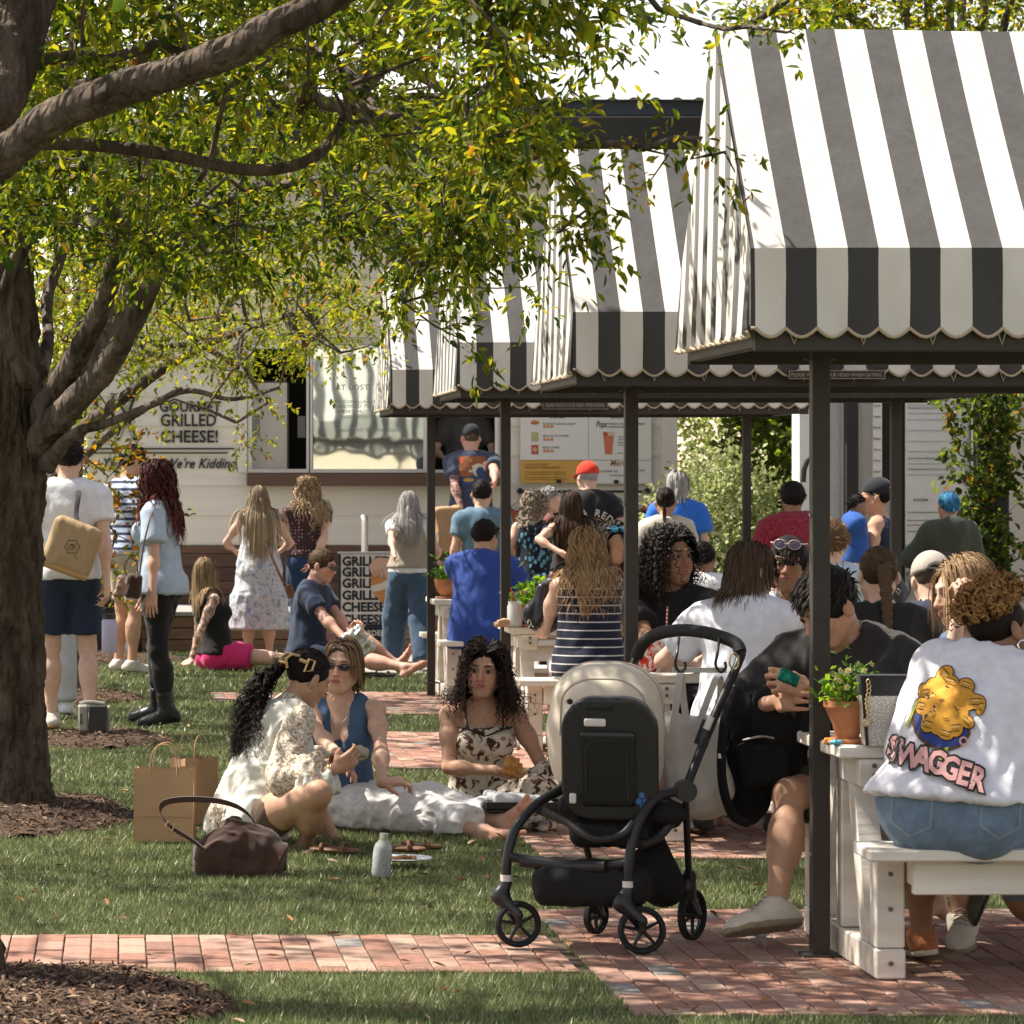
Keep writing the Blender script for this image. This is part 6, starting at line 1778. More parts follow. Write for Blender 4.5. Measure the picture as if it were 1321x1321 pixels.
mlace=mat('lace',(.58,.54,.44),.8,var=.05,bump=.8,bscale=160,bdist=.004)
nt=mlace.node_tree;vo=nt.nodes.new('ShaderNodeTexVoronoi');vo.inputs['Scale'].default_value=95;tcx=nt.nodes.new('ShaderNodeTexCoord');nt.links.new(tcx.outputs['Object'],vo.inputs[0])
rr_=nt.nodes.new('ShaderNodeValToRGB');rr_.color_ramp.elements[0].position=.50;rr_.color_ramp.elements[1].position=.62;rr_.color_ramp.elements[0].color=(.62,.58,.48,1);rr_.color_ramp.elements[1].color=(.36,.25,.17,1)
nt.links.new(vo.outputs['Distance'],rr_.inputs[0]);nt.links.new(rr_.outputs[0],nt.nodes['Principled BSDF'].inputs['Base Color'])
ivory=M_('ivory_blouse',(.58,.56,.50),sheen=.2)
a=fig(label='woman in ivory lace blouse sitting cross legged, dark curls held by a gold clip',g='f',tone='olive',pel=W(322,1047,15.05),yaw=-62,lean=26,twist=-4,head=(6,30,4),H=1.70,h=.007,face=True,bare=True,shoes=False,RH=W(433,992,14.75),LH=W(428,985,15.15),RE=V3((-.3,-.5,-1)),LE=V3((0,.5,-1)),curl=(.5,.7),RA=W(392,1094,14.95),LA=W(436,1092,15.35),RK=V3((.6,-.8,.35)),LK=V3((.8,.8,.3)),toe=(V3((.3,-.8,-.1)),V3((.9,.3,-.1))),hd=(None,V3((.8,.2,.5))),w=1.0)
LACE=a
top(a,ivory,0,strap=.045,neck='wide',e=.028,hem=-.10,flare=.015,fold=.014,seed=3,name='blouse',h=.008)
q=[Cone(a.sh[1],a.elb[1],.060,.072,.03),Cone(a.elb[1],a.elb[1].lerp(a.wri[1],.75),.070,.085,.03,flat=True),Cone(a.sh[1],a.neck,.055,.06,.03)]
loc_mesh(a,sdf(q,.010,(),'sleeve',mlace,folds(.013,14,(1,1,.4),4)),'sleeve')
q=[Cone(a.sh[0],a.elb[0],.060,.072,.03),Cone(a.elb[0],a.elb[0].lerp(a.wri[0],.75),.070,.085,.03,flat=True)]
loc_mesh(a,sdf(q,.010,(),'sleeve',mlace,folds(.013,14,(1,1,.4),4)),'sleeve')
cz=a.elb[1].lerp(a.wri[1],.62);q=[Cone(cz,cz+V3((.005,-.01,-.085)),.080,.098,.02,flat=True,fa=True)]
loc_mesh(a,sdf(q,.010,(),'frill',ivory,folds(.016,45,(1,1,.15),2)),'frill')
q=[Cone(a.pel+V3((0,0,.03)),a.pel+V3((0,0,-.085)),.165,.182,.03,flat=True,u=(0,1,0),sq=.85)];loc_mesh(a,sdf(q,.010,(),'frill',mlace,folds(.014,35,(1,1,.2),2)),'frill')
q=legwear(a,M_('brown_shorts',(.10,.06,.04)),.18,name='shorts',e=.008)
tp=a.hp(-.01,-.105,.0)
hair(a,BLK,.2,1700,.004,tie=tp,tail=.46,curl=.012,curl0=.16,pitch=.05,sub=6,spread=.7,seed=20,step=.03,tail_dir=a.Mc@V3((-.2,-.8,-.35)),noise=.15,shoulder=True)
cl=MB();f_=lambda x_,y_,z_:a.hp(x_,y_,z_)-a.base
for x_ in(-.012,.030):
 cl.tube([f_(x_,-.100,.055),f_(x_,-.135,.045),f_(x_,-.150,.015),f_(x_,-.125,-.015)],.0065,8)
for z_,y_ in((.05,-.118),(.0,-.145)):cl.tube([f_(-.015,y_,z_),f_(.033,y_,z_)],.0065,8)
cl.tube([f_(.085,-.085,.055),f_(.095,-.06,.06),f_(.100,-.055,.02),f_(.092,-.08,.0)],.006,8,closed=True);cl.tube([f_(.09,-.08,.04),f_(.07,-.115,.035)],.008,8)
cl.build('hair_clip',mat('gold_clip',(.62,.42,.20),.3,.5),a.root,True)
q=MB();wv=a.wri[1]-a.base;dd=(a.wri[1]-a.elb[1]).normalized();ux=dd.orthogonal().normalized();uy=dd.cross(ux)
for o_ in(0,.012):q.tube([wv-dd*(.012+o_)+(ux*math.cos(t)+uy*math.sin(t))*.0265 for t in np.linspace(0,2*math.pi,17)[:-1]],.0028,6,closed=True)
q.build('bracelet',mat('gold',(.55,.40,.18),.3,.9),a.root,True)
PV=W(440,1036,15.95)
a=fig(label='woman in denim waistcoat, white skirt and oval sunglasses with bare feet stretched out',g='f',tone='light',pel=PV,yaw=-128,lean=8,twist=-62,head=(-6,2,-6),H=1.70,h=.007,face=True,bare=True,shoes=False,RH=W(447,990,15.3),RE=V3((-.8,.3,-1)),LH=W(494,1030,15.35),LE=V3((.6,.4,-.7)),curl=(.75,.35),hd=(V3((1,-.1,.1)),V3((.55,-.5,-.6))),hn=(V3((0,.3,-1)),V3((-.5,-.2,-1))),LA=W(648,1060,15.5),RA=W(652,1077,15.3),LK=V3((0,0,1)),RK=V3((-.2,-.6,.7)),toe=(V3((.45,-.25,.85)),V3((.75,-.45,.35))),mouth=(.45,.16,.13),brow=(.14,.08,.04),w=1.0)
VEST=a
top(a,denim,0,strap=.035,neck='v',e=.018,hem=-.02,name='waistcoat',cut=[_sub(Cone(a.neck+a.Mc@V3((0,.10,.0)),a.chest+a.Mc@V3((0,.16,-.06)),.075,.012,.005))])
lin=M_('white_linen',(.62,.60,.58),bump=.5)
T_=[p.inflate(.02)for p in a.P['torso'][:3]]+[Half(a.pel+V3((0,0,.06)),(0,0,1))]
for i in(0,1):
 m_1=a.knee[i];an=a.ank[i].lerp(a.knee[i],.22)
 T_+=[Cone(a.hip[i],m_1,.11,.085,.06),Cone(m_1,an,.085,.082,.06,flat=True)]
T_+=[Cone((a.hip[0]+a.hip[1])/2,(a.knee[0]+a.knee[1])/2+V3((0,0,-.02)),.12,.10,.08),Cone((a.knee[0]+a.knee[1])/2+V3((0,0,-.03)),(a.ank[0]+a.ank[1])/2+V3((-.12,0,0)),.09,.075,.08,flat=True)]
T_.insert(0,T_.pop(3))if False else None
hf=[t for t in T_ if t.op=='i'];T_=[t for t in T_ if t.op=='u']
loc_mesh(a,sdf(T_+[Half((0,0,.006),(0,0,-1))],.0075,(),'skirt',lin,folds(.011,13,(.7,1,1),3)),'skirt')
hair(a,((.07,.045,.025),(.24,.15,.075),(.34,.23,.12)),.17,1100,.0045,part=.1,vol=.12,seed=7,front=.56,stiff=.5)
glasses(a,r=.021,rz=.8,frame=mat('dark_glasses_frame',(0,0,0)))
q=MB();n_=a.neck-a.base;q.tube([n_+a.Mc@V3((.045*math.cos(t),.02+.085*abs(math.sin(t))**.8,-.01-.085*math.sin(t)))for t in np.linspace(0,math.pi,15)],.0012,5);q.build('necklace',mat('silver',(0,0,0)),a.root)
mcow=ramp_mat(M_('animal_print',(.5,.4,.3),var=0),'noise',26,((.40,(.045,.022,.014)),(.44,(.20,.10,.05)),(.49,(.56,.50,.40)),(1,(.58,.53,.43))))
PC=W(622,1040,16.35)
a=fig(label='woman with dark curls in brown and cream animal print slip dress, facing the camera',g='f',tone='tan',pel=PC,yaw=-176,lean=5,twist=-4,head=(-14,1,-3),H=1.70,h=.0065,face=True,bare=True,shoes=False,RH=W(638,994,16.02),RE=V3((-1,.1,-.9)),LH=W(722,1028,16.05),LE=V3((.5,.6,-1)),curl=(.9,.6),hd=(V3((1,-.15,.1)),V3((.9,-.3,-.3))),hn=(V3((.0,.3,-1)),V3((0,0,1))),LA=W(765,1085,15.9),RA=W(738,1092,15.4),LK=V3((.8,-.6,.6)),RK=V3((.2,-1,.6)),toe=(V3((.9,-.3,0)),V3((.9,-.3,0))),iris=(.05,.06,.05),mouth=(.42,.14,.12),brow=(.04,.022,.014),puff=.9)
CURLY=a
dr=top(a,mcow,0,strap=.006,neck='low',e=.017,hem=-.14,name='dress',fold=.006)
T_=[]
for i in(0,1):T_+=[Cone(a.hip[i],a.knee[i],.115,.075,.06),Cone(a.knee[i],a.ank[i],.075,.07,.05,flat=True)]
T_+=[Cone(a.hip[0],a.hip[1],.12,.12,.05),Cone((a.knee[0]+a.knee[1])/2,(a.hip[0]+a.hip[1])/2,.09,.12,.06),Half((0,0,.006),(0,0,-1))]
loc_mesh(a,sdf(T_,.010,(),'dress_skirt',mcow,folds(.013,12,(1,1,1),3)),'dress_skirt')
q=MB();B_=a.base
for sd in(-1,1):q.tube([a.sh[(sd+1)//2].lerp(a.neck,.42)+a.Mc@V3((0,0,.045))-B_,a.chest+a.Mc@V3((sd*.082,.115,.10))-B_,a.chest+a.Mc@V3((sd*.075,.135,.085))-B_],.004,6)
q.tube([a.chest+a.Mc@V3((-.125,.10,.092))-B_,a.chest+a.Mc@V3((-.07,.138,.085))-B_,a.chest+a.Mc@V3((0,.118,.052))-B_,a.chest+a.Mc@V3((.07,.138,.085))-B_,a.chest+a.Mc@V3((.125,.10,.092))-B_],.0045,6)
q.build('black_trim',black,a.root,True)
hair(a,((.012,.008,.007),(.035,.020,.014),(.06,.035,.022)),.36,2100,.0042,curl=.010,pitch=.032,sub=6,vol=.42,spread=.45,hugs=.05,stiff=.62,step=.025,part=-.15,front=.60,temple=.12,facepad=1.45,seed=31)
q=MB()
for sd in(-1,1):
 c_=a.hp(sd*.086,.0,-.062)-a.base;q.tube([c_+a.Mh@V3((0,.015*math.cos(t),.022*math.sin(t)))for t in np.linspace(0,2*math.pi,17)[:-1]],.0022,6,closed=True)
q.build('earring',mat('gold',(0,0,0)),a.root,True)
q=MB();n_=a.neck-a.base;q.tube([n_+a.Mc@V3((.05*math.cos(t),.02+.085*abs(math.sin(t))**.8,-.0-.115*math.sin(t)))for t in np.linspace(0,math.pi,15)],.0013,5);q.tube([n_+a.Mc@V3((0,.108,-.115)),n_+a.Mc@V3((0,.110,-.130))],.005,6);q.build('necklace',mat('gold',(0,0,0)),a.root)
a=fig(label='cook in a dark tee standing inside the order window',g='m',tone='light',yaw=180,h=.012,w=1.1,LH=(-.2,.3,.1),RH=(.2,.3,.1),**st(598,34.95,503,.70))
top(a,M_('cook_tee',(.085,.08,.07)),.7);legwear(a,black,.9);shorthair(a,(.05,.03,.02))
# things people carry and things on tables and lawn
def top_obj(name,me,base,label,cat,group=None):
 me.transform(Matrix.Translation(-V3(base)));o=obj(name,me);o.location=base
 return tag(o,label,cat,group)
def shift(o,root):o.data.transform(Matrix.Translation(-V3(root.location)));return o
def P_(q,name,m,root,smooth=False):return shift(q.build(name,m,root,smooth),root)
def S_(prims,h,name,m,root,disp=None):
 return shift(obj(name,sdf(prims,h,(),name,m,disp),root),root)
plastic=mat('black_plastic',(.014,.014,.015),.38,spec=.5,var=.1,vscale=30);rubber=mat('rubber',(.018,.018,.018),.8);tubem=mat('matte_black_tube',(.016,.016,.017),.42,spec=.45,metal=.0)
hoodm=mat('stroller_hood_cloth',(.60,.53,.42),.85,var=.06,vscale=9,bump=.35,bscale=400,bdist=.001,sheen=.15);wht=mat('white_plastic',(.6,.58,.54),.4)
SB=V3((1.66,11.75,0))
sr=empty('stroller',SB,0,'black stroller with cream hood parked on the bricks, white canvas bag on its bar','stroller')
def wheel(c,axis,r,parent):
 ax=V3(axis).normalized();u=ax.orthogonal().normalized();w=ax.cross(u);c=V3(c)
 wr=MB();n=28;P=[]
 prof=[(-.013,r-.014),(-.015,r-.007),(-.009,r),(.009,r),(.015,r-.007),(.013,r-.014),(0,r-.018)]
 V=[];F=[]
 for k in range(n):
  a=2*math.pi*k/n;rd=u*math.cos(a)+w*math.sin(a)
  for(o_,rr_)in prof:V.append(c+rd*rr_+ax*o_)
 for k in range(n):
  for j in range(7):
   F.append((k*7+j,((k+1)%n)*7+j,((k+1)%n)*7+(j+1)%7,k*7+(j+1)%7))
 wr.add(V,F);wo=P_(wr,'wheel',rubber,parent,True)
 q=MB();q.tube([c+(u*math.cos(2*math.pi*k/n)+w*math.sin(2*math.pi*k/n))*(r-.017)for k in range(n)],.0045,6,closed=True)
 q.tube([c-ax*.017,c+ax*.017],.014,12)
 ro=q.build('rim',plastic,wo,True);ro.data.transform(Matrix.Translation(-SB))
 for k in range(5):
  a=2*math.pi*k/5+.3;rd=u*math.cos(a)+w*math.sin(a)
  q=MB();q.tube([c+rd*.010,c+rd*(r-.018)],[.0075,.0055],6);so_=q.build('spoke',plastic,wo,True);so_.data.transform(Matrix.Translation(-SB))
 q=MB();q.tube([c-ax*.019,c-ax*.022],.005,8);so_=q.build('axle_bolt',mat('galvanised'),wo,True);so_.data.transform(Matrix.Translation(-SB))
 return wo
cFL,cFR,cRL,cRR=W(668,1192,11.66),W(828,1200,11.49),W(769,1181,12.0),W(893,1180,11.84)
for c_,a_ in((cFL,(.15,-1,0)),(cFR,(-.05,-1,0)),(cRL,(.75,-.66,0)),(cRR,(.80,-.6,0))):wheel(c_,a_,c_.z-.003,sr)
HL,HR=W(735,1014,11.82),W(884,1020,11.62)
def curve(pts,n=8):
 P=[V3(p)for p in pts];out=[]
 for i in range(len(P)-1):
  p0=P[max(i-1,0)];p1=P[i];p2=P[i+1];p3=P[min(i+2,len(P)-1)]
  for k in range(n):
   t=k/n;out.append(.5*((2*p1)+(-p0+p2)*t+(2*p0-5*p1+4*p2-p3)*t*t+(-p0+3*p1-3*p2+p3)*t**3))
 out.append(P[-1]);return out
FLp,FRp=W(653,1135,11.68),W(810,1143,11.5)
for pts in([FLp,W(655,1103,11.68),W(667,1066,11.70),W(697,1034,11.76),HL],[FRp,W(812,1105,11.5),W(823,1062,11.52),W(848,1028,11.57),HR]):
 q=MB();q.tube(curve(pts),.0165,12);P_(q,'front_tube',tubem,sr,True)
for a,b,n_ in((HR,W(889,1140,11.83),'rear_tube'),(HL,W(772,1150,12.0),'rear_tube')):
 q=MB();q.tube([a,b],.012,10);P_(q,n_,tubem,sr,True)
q=MB();q.tube(curve([W(872,1052,11.62),W(850,1078,11.6),W(826,1090,11.55)]),.018,10);P_(q,'hinge_arm',plastic,sr,True)
q=MB();q.tube(curve([HR,W(905,965,11.72),W(930,905,11.85),W(952,856,11.97),W(956,838,12.0),W(944,826,12.03),W(915,817,12.1),W(880,813,12.2),W(848,818,12.32),W(828,832,12.4),W(820,850,12.42),W(800,900,12.3),W(770,960,12.1),HL]),.0155,12);P_(q,'handle_tube',tubem,sr,True)
q=MB();q.tube(curve([W(955,842,11.99),W(948,829,12.02),W(915,817,12.1),W(880,813,12.2),W(848,818,12.32),W(829,831,12.4),W(821,848,12.42)]),.0225,12);P_(q,'handle_grip',mat('foam_grip',(.02,.02,.02),.75,bump=.3,bscale=150),sr,True)
for p in(W(908,948,11.75),):
 q=MB();q.tube([p+V3((-.012,0,-.035)),p+V3((.018,.005,.045))],.024,12);P_(q,'clamp',plastic,sr,True)
 q=MB();q.tube([p+V3((.004,-.02,.02)),p+V3((.022,-.018,.062))],.012,8);P_(q,'clamp_lever',wht,sr,True)
for p in(HL,HR):
 q=MB();q.tube([p+V3((0,-.03,0)),p+V3((0,.03,0))],.036,16);P_(q,'hub',plastic,sr,True)
q=MB();q.tube(curve([W(657,1104,11.68),W(690,1112,11.66),W(740,1117,11.6),W(790,1116,11.54),W(815,1112,11.5)]),.0165,12);P_(q,'front_bar',tubem,sr,True)
q=MB();q.tube([W(672,1110,11.65),W(735,1118,11.59),W(782,1118,11.53)],.0225,12);P_(q,'bar_sleeve',plastic,sr,True)
for c_,f_ in((cFL,FLp),(cFR,FRp)):
 q=MB();q.tube([f_+V3((0,0,-.004)),f_+V3((0,0,.017))],.0195,12);P_(q,'band',wht,sr,True)
 k_=f_+V3((-.020,0,-.055))
 S_([Cone(f_+V3((0,0,-.01)),k_,.020,.026,.02),Cone(k_,c_+V3((0,-.028,.035)),.026,.013,.02),Cone(c_+V3((0,-.028,.035)),c_+V3((0,-.026,0)),.013,.011,.01),Cone(k_,c_+V3((0,.028,0)),.022,.010,.02)],.0045,'fork',plastic,sr)
for c_,d_ in((cRR,V3((.1,0,0))),(cRL,V3((0,0,0)))):
 S_([Cone(c_+V3((-.012,-.01,.13)),c_+V3((-.02,.0,.09)),.026,.030,.02),Cone(c_+V3((-.02,.0,.09)),c_+V3((-.022,.018,.0)),.026,.012,.02),Cone(c_+V3((-.02,.0,.09)),c_+V3((.022,-.018,.0)),.02,.010,.02)],.005,'rear_fork',plastic,sr)
syaw=rotm(-14,0,0)
hc_=W(783,938,11.88)
hood=[Box(hc_+V3((0,0,-.015)),(.187,.19,.230),syaw,.150,.03),Cone(hc_+syaw@V3((-.135,-.06,-.0)),hc_+syaw@V3((-.115,-.03,-.20)),.055,.018,.05),Cone(hc_+syaw@V3((.135,-.06,0)),hc_+syaw@V3((.150,-.03,-.20)),.055,.018,.05),_sub(Ell(hc_+syaw@V3((0,.10,-.05)),(.165,.20,.215),syaw,.02)),_sub(Box(hc_+syaw@V3((0,-.02,-.20)),(.112,.5,.16),syaw,.06,.02)),_sub(Box(hc_+syaw@V3((0,.17,-.1)),(.4,.08,.5),syaw,.02,.02))]
def hoodfold(V,n):
 q=(V-np.array(hc_))@np.array(syaw);a=np.arctan2(q[:,2],-q[:,1])
 top_=np.clip((q[:,2]-.05)/.1,0,1)
 return top_*.006*np.abs(np.sin(a*7+q[:,0]*1.5))+.0035*fbm(V*9,3)
hood_o=S_(hood,.006,'hood',hoodm,sr,hoodfold)
bv=BVHTree.FromPolygons([tuple(v.co)for v in hood_o.data.vertices],[tuple(p.vertices)for p in hood_o.data.polygons])
for yy,a0,a1 in((-.150,-8,188),(-.02,5,175),(.07,15,165)):
 pts=[]
 for k in range(41):
  a=R(a0+(a1-a0)*k/40);dr=syaw@V3((math.cos(a),0,math.sin(a)));o_=hc_-SB+syaw@V3((0,yy,0))+dr*.6
  ht=bv.ray_cast(o_,-dr,.6)
  if ht[0]is not None:pts.append(ht[0]+dr*.001)
 if len(pts)>4:q=MB();q.tube(pts,.0035,6);q.build('seam',mat('hood_seam',(.40,.35,.28),.9),sr,True)
sc_=W(787,978,11.60)
my=rotm(-14,-6,0)
shell=[Box(sc_+V3((0,.0,.0)),(.160,.028,.208),my,.012,.02),Box(sc_+V3((0,0,0)),(.160,.30,.208),my,.115,.01,'i')]
S_(shell,.0055,'seat_shell',plastic,sr)
S_([Box(sc_+my@V3((-.005,-.032,-.03)),(.105,.008,.14),my,.03,.01)],.0055,'shell_panel',mat('black_gloss',(.010,.010,.011),.25,spec=.5),sr)
q=MB();q.tube([sc_+my@V3((x_,-.042,z_))for x_,z_ in[(-.075,-.13),(-.075,.03),(-.06,.055),(-.03,.065),(.02,.065),(.045,.055),(.058,.03),(.062,-.13)]],.0035,6);P_(q,'shell_groove',plastic,sr,True)
S_([Box(sc_+my@V3((-.045,-.036,.125)),(.037,.006,.014),my,.006,.004)],.004,'label',wht,sr)
S_([Box(sc_+my@V3((-.03,-.030,.175)),(.045,.006,.010),my,.006,.004)],.004,'grip_slot',rubber,sr)
for(px,py)in((735,905),(785,906),(828,922)):
 p=W(px,py,11.60);q=MB();q.tube([p+V3((0,.015,0)),p+V3((0,-.012,0))],.0095,12);P_(q,'snap',rubber,sr,True)
for k,(px,py)in enumerate(((828,1026),(824,1034),(833,1034),(829,1041))):
 p=W(px,py,11.56);q=MB();q.tube([p,p+V3((0,-.003,0))],.011,10);P_(q,'sticker',mat('blue_sticker',(.05,.12,.30),.5),sr,True)
S_([Box(W(834,943,11.66),(.008,.008,.055),rotm(0,0,-18),.004)],.005,'tag',rubber,sr)
S_([Box(W(739,1030,11.60),(.012,.006,.018),my,.004)],.004,'label',wht,sr)
cl_=mat('black_seat_cloth',(.012,.012,.012),.9,bump=.4,bscale=300,bdist=.001)
S_([Box(W(795,1045,11.78),(.16,.13,.050),syaw,.04,.04),Box(W(790,1075,11.70),(.13,.12,.035),syaw,.03,.04),Cone(W(735,1040,11.7),W(870,1050,11.6),.035,.035,.03),Ell(W(850,1050,11.75),(.09,.09,.05),None,.04)],.008,'seat_cloth',cl_,sr,folds(.008,14))
q=MB();q.tube(curve([W(700,1046,11.6),W(730,1060,11.56),W(765,1082,11.5),W(800,1078,11.5),W(818,1060,11.52)]),.013,8);P_(q,'bumper_bar',plastic,sr,True)
def bas(V,n):return .008*fbm(V*12,3)
S_([Box(W(766,1139,11.68),(.195,.16,.072),syaw,.055,.03),Cone(W(840,1115,11.75),W(858,1145,11.80),.075,.06,.05),Cone(W(846,1080,11.78),W(850,1140,11.8),.03,.06,.05)],.008,'basket',cl_,sr,bas)
a=fig(name='child',label='small child sitting in the stroller, only a hand and foot showing',g='m',tone='tan',pel=W(800,1045,12.0),z0=.45,yaw=-14,H=.72,h=.007,w=1.1,LH=W(780,1010,12.3),RH=W(851,990,11.86),RE=V3((0,.5,-1)),LA=W(840,1030,12.25),RA=W(866,1032,12.1),shoes=False,bare=True,toe=(None,None),cat='child')
top(a,M_('cream_baby',(.5,.45,.38)),.6);legwear(a,M_('cream_baby',(0,0,0)),.4,name='shorts');cap_(a,(.08,.05,.03),.0)
canv=mat('white_canvas_bag',(.56,.53,.47),.9,var=.06,bump=.4,bscale=400,bdist=.001,transl=.1)
bc=W(893,985,12.0)
tb_=empty('canvas_bag',W(893,1040,12.0),0,'white canvas bag hanging by its straps from the stroller handle','bag')
S_([Box(bc+V3((0,0,.01)),(.105,.05,.165),None,.045,.05),Ell(bc+V3((.005,-.01,-.09)),(.125,.075,.10),None,.05),_sub(Ell(bc+V3((-.0,0,.19)),(.075,.03,.06),None,.02))],.006,'bag_body',canv,tb_,folds(.012,9,(1,1,.5),4))
for(h0,pts)in((0,[(866,945),(873,905),(878,868),(882,905),(888,940)]),(1,[(898,945),(914,900),(926,872),(930,890),(925,935)])):
 V=[];F=[];c=curve([W(*p,11.93+(.04 if i>2 else 0))for i,p in enumerate(pts)],5)
 for i,p in enumerate(c):V+=[p+V3((-.012,0,0)),p+V3((.012,0,0)),p+V3((.012,.004,0)),p+V3((-.012,.004,0))]
 for i in range(len(c)-1):
  for j in range(4):F.append((i*4+j,i*4+(j+1)%4,(i+1)*4+(j+1)%4,(i+1)*4+j))
 q=MB();q.add(V,F);P_(q,'strap',canv,tb_,False)
q=MB();q.box(tuple(W(868,868,12.0)),tuple(W(936,861,12.02)));P_(q,'strap',canv,tb_)
for k,(px,py)in enumerate(((878,850),(930,850))):
 p=W(px,py,11.98);q=MB();q.tube(curve([W(px-2,822,12.05),p+V3((-.012,0,.02)),p+V3((-.018,0,-.02)),p+V3((-.002,0,-.045)),p+V3((.016,0,-.03)),p+V3((.014,0,-.01))]),.005,8)
 o=q.build('carry_hook',plastic,None,True);recentre(o,p);tag(o,['black hook on the stroller handle carrying the left strap','black hook on the stroller handle by the metal ring'][k],'hook','stroller hooks')
q=MB();q.tube([W(947,853,11.9)+V3((.016*math.cos(t),0,.028*math.sin(t)))for t in np.linspace(0,2*math.pi,17)[:-1]],.0035,6,closed=True);o=q.build('key_ring',mat('brass_ring',(.5,.4,.25),.3,.9),None,True);recentre(o,W(947,853,11.9));tag(o,'large metal ring clipped on the stroller handle','ring')
bp=empty('backpack',W(985,1050,12.0),0,'open black backpack held between the knees of the black haired man','backpack')
bkm=mat('backpack_cloth',(.008,.008,.009),.85,var=.2,bump=.5,bscale=250,bdist=.001)
S_([Box(W(982,948,12.06),(.135,.085,.17),rotm(-10,0,-8),.07,.06),Ell(W(962,1010,12.08),(.085,.075,.14),None,.06),Ell(W(1010,925,11.98),(.12,.07,.12),None,.05),_sub(Ell(W(1005,885,11.85),(.09,.04,.07),None,.03))],.007,'bag_body',bkm,bp,folds(.012,8,(1,1,.6),2))
q=MB();q.tube(curve([W(950,890,11.82),W(935,930,11.80),W(931,1000,11.82),W(944,1050,11.86),W(965,1062,11.88)]),.016,8);P_(q,'strap',bkm,bp,True)
q=MB();q.tube(curve([W(1000,880,11.80),W(1030,905,11.78),W(1040,950,11.78)]),.013,8);P_(q,'strap',bkm,bp,True)
S_([Box(W(985,985,11.96),(.085,.03,.075),rotm(-10,0,-8),.025,.02)],.009,'pocket',bkm,bp,folds(.006,14))
q=MB();q.tube(curve([W(958,955,11.93),W(985,950,11.92),W(1012,956,11.93)]),.004,6);P_(q,'zip',mat('galvanised'),bp,True)
q=MB();q.box(tuple(W(926,978,11.80)),tuple(W(931,972,11.795)));P_(q,'strap_tag',wht,bp)
o=obj('snack_packet',sdf([Box(W(1018,874,11.60),(.035,.012,.02),rotm(0,10,25),.008)],.004,(),'p',mat('green_foil',(.01,.16,.10),.3,metal=.5,bump=.5,bscale=60),folds(.004,40)));recentre(o,W(1018,874,11.6));tag(o,'dark green shiny packet held over the backpack','packet')
hb=empty('handbag',G(310,1127),0,'dark brown suede handbag with long buckled strap lying on the grass','handbag');hbc=V3(hb.location);D_=hbc.y
sue=mat('brown_suede',(.060,.030,.020),.85,var=.35,vscale=7,sheen=.3,bump=.3,bscale=250,bdist=.001)
S_([Box(W(312,1108,D_+.02),(.185,.075,.062),rotm(0,0,1),.03,.03),Cone(W(285,1090,D_+.02),W(300,1062,D_+.03),.06,.018,.05),Cone(W(335,1092,D_+.02),W(308,1062,D_+.03),.055,.016,.05),Ell(W(312,1085,D_+.02),(.14,.06,.05),None,.05)],.006,'bag_body',sue,hb,folds(.011,9,(1,1,1),6))
q=MB();P=curve([W(278,1108,D_-.05),W(248,1084,D_-.05),W(222,1068,D_-.03),W(207,1050,D_),W(212,1036,D_),W(240,1031,D_+.02),W(285,1034,D_+.04),W(318,1048,D_+.05),W(342,1080,D_+.06)],6)
V=[];F=[]
for i,p in enumerate(P):V+=[p+V3((-.004,-.012,.011)),p+V3((.004,-.012,-.011)),p+V3((.004,.012,-.011)),p+V3((-.004,.012,.011))]
for i in range(len(P)-1):
 for j in range(4):F.append((i*4+j,(i+1)*4+j,(i+1)*4+(j+1)%4,i*4+(j+1)%4))
q.add(V,F);P_(q,'strap',sue,hb,True)
q=MB();p=W(219,1066,D_-.05);q.tube([p+V3((.016*math.cos(t),0,.020*math.sin(t)))for t in np.linspace(0,2*math.pi,13)[:-1]],.003,6,closed=True);P_(q,'buckle',mat('gold',(0,0,0)),hb,True)
kraft=mat('kraft_paper',(.42,.265,.15),.8,var=.08,vscale=6,bump=.25,bscale=25,bdist=.003,transl=.06)
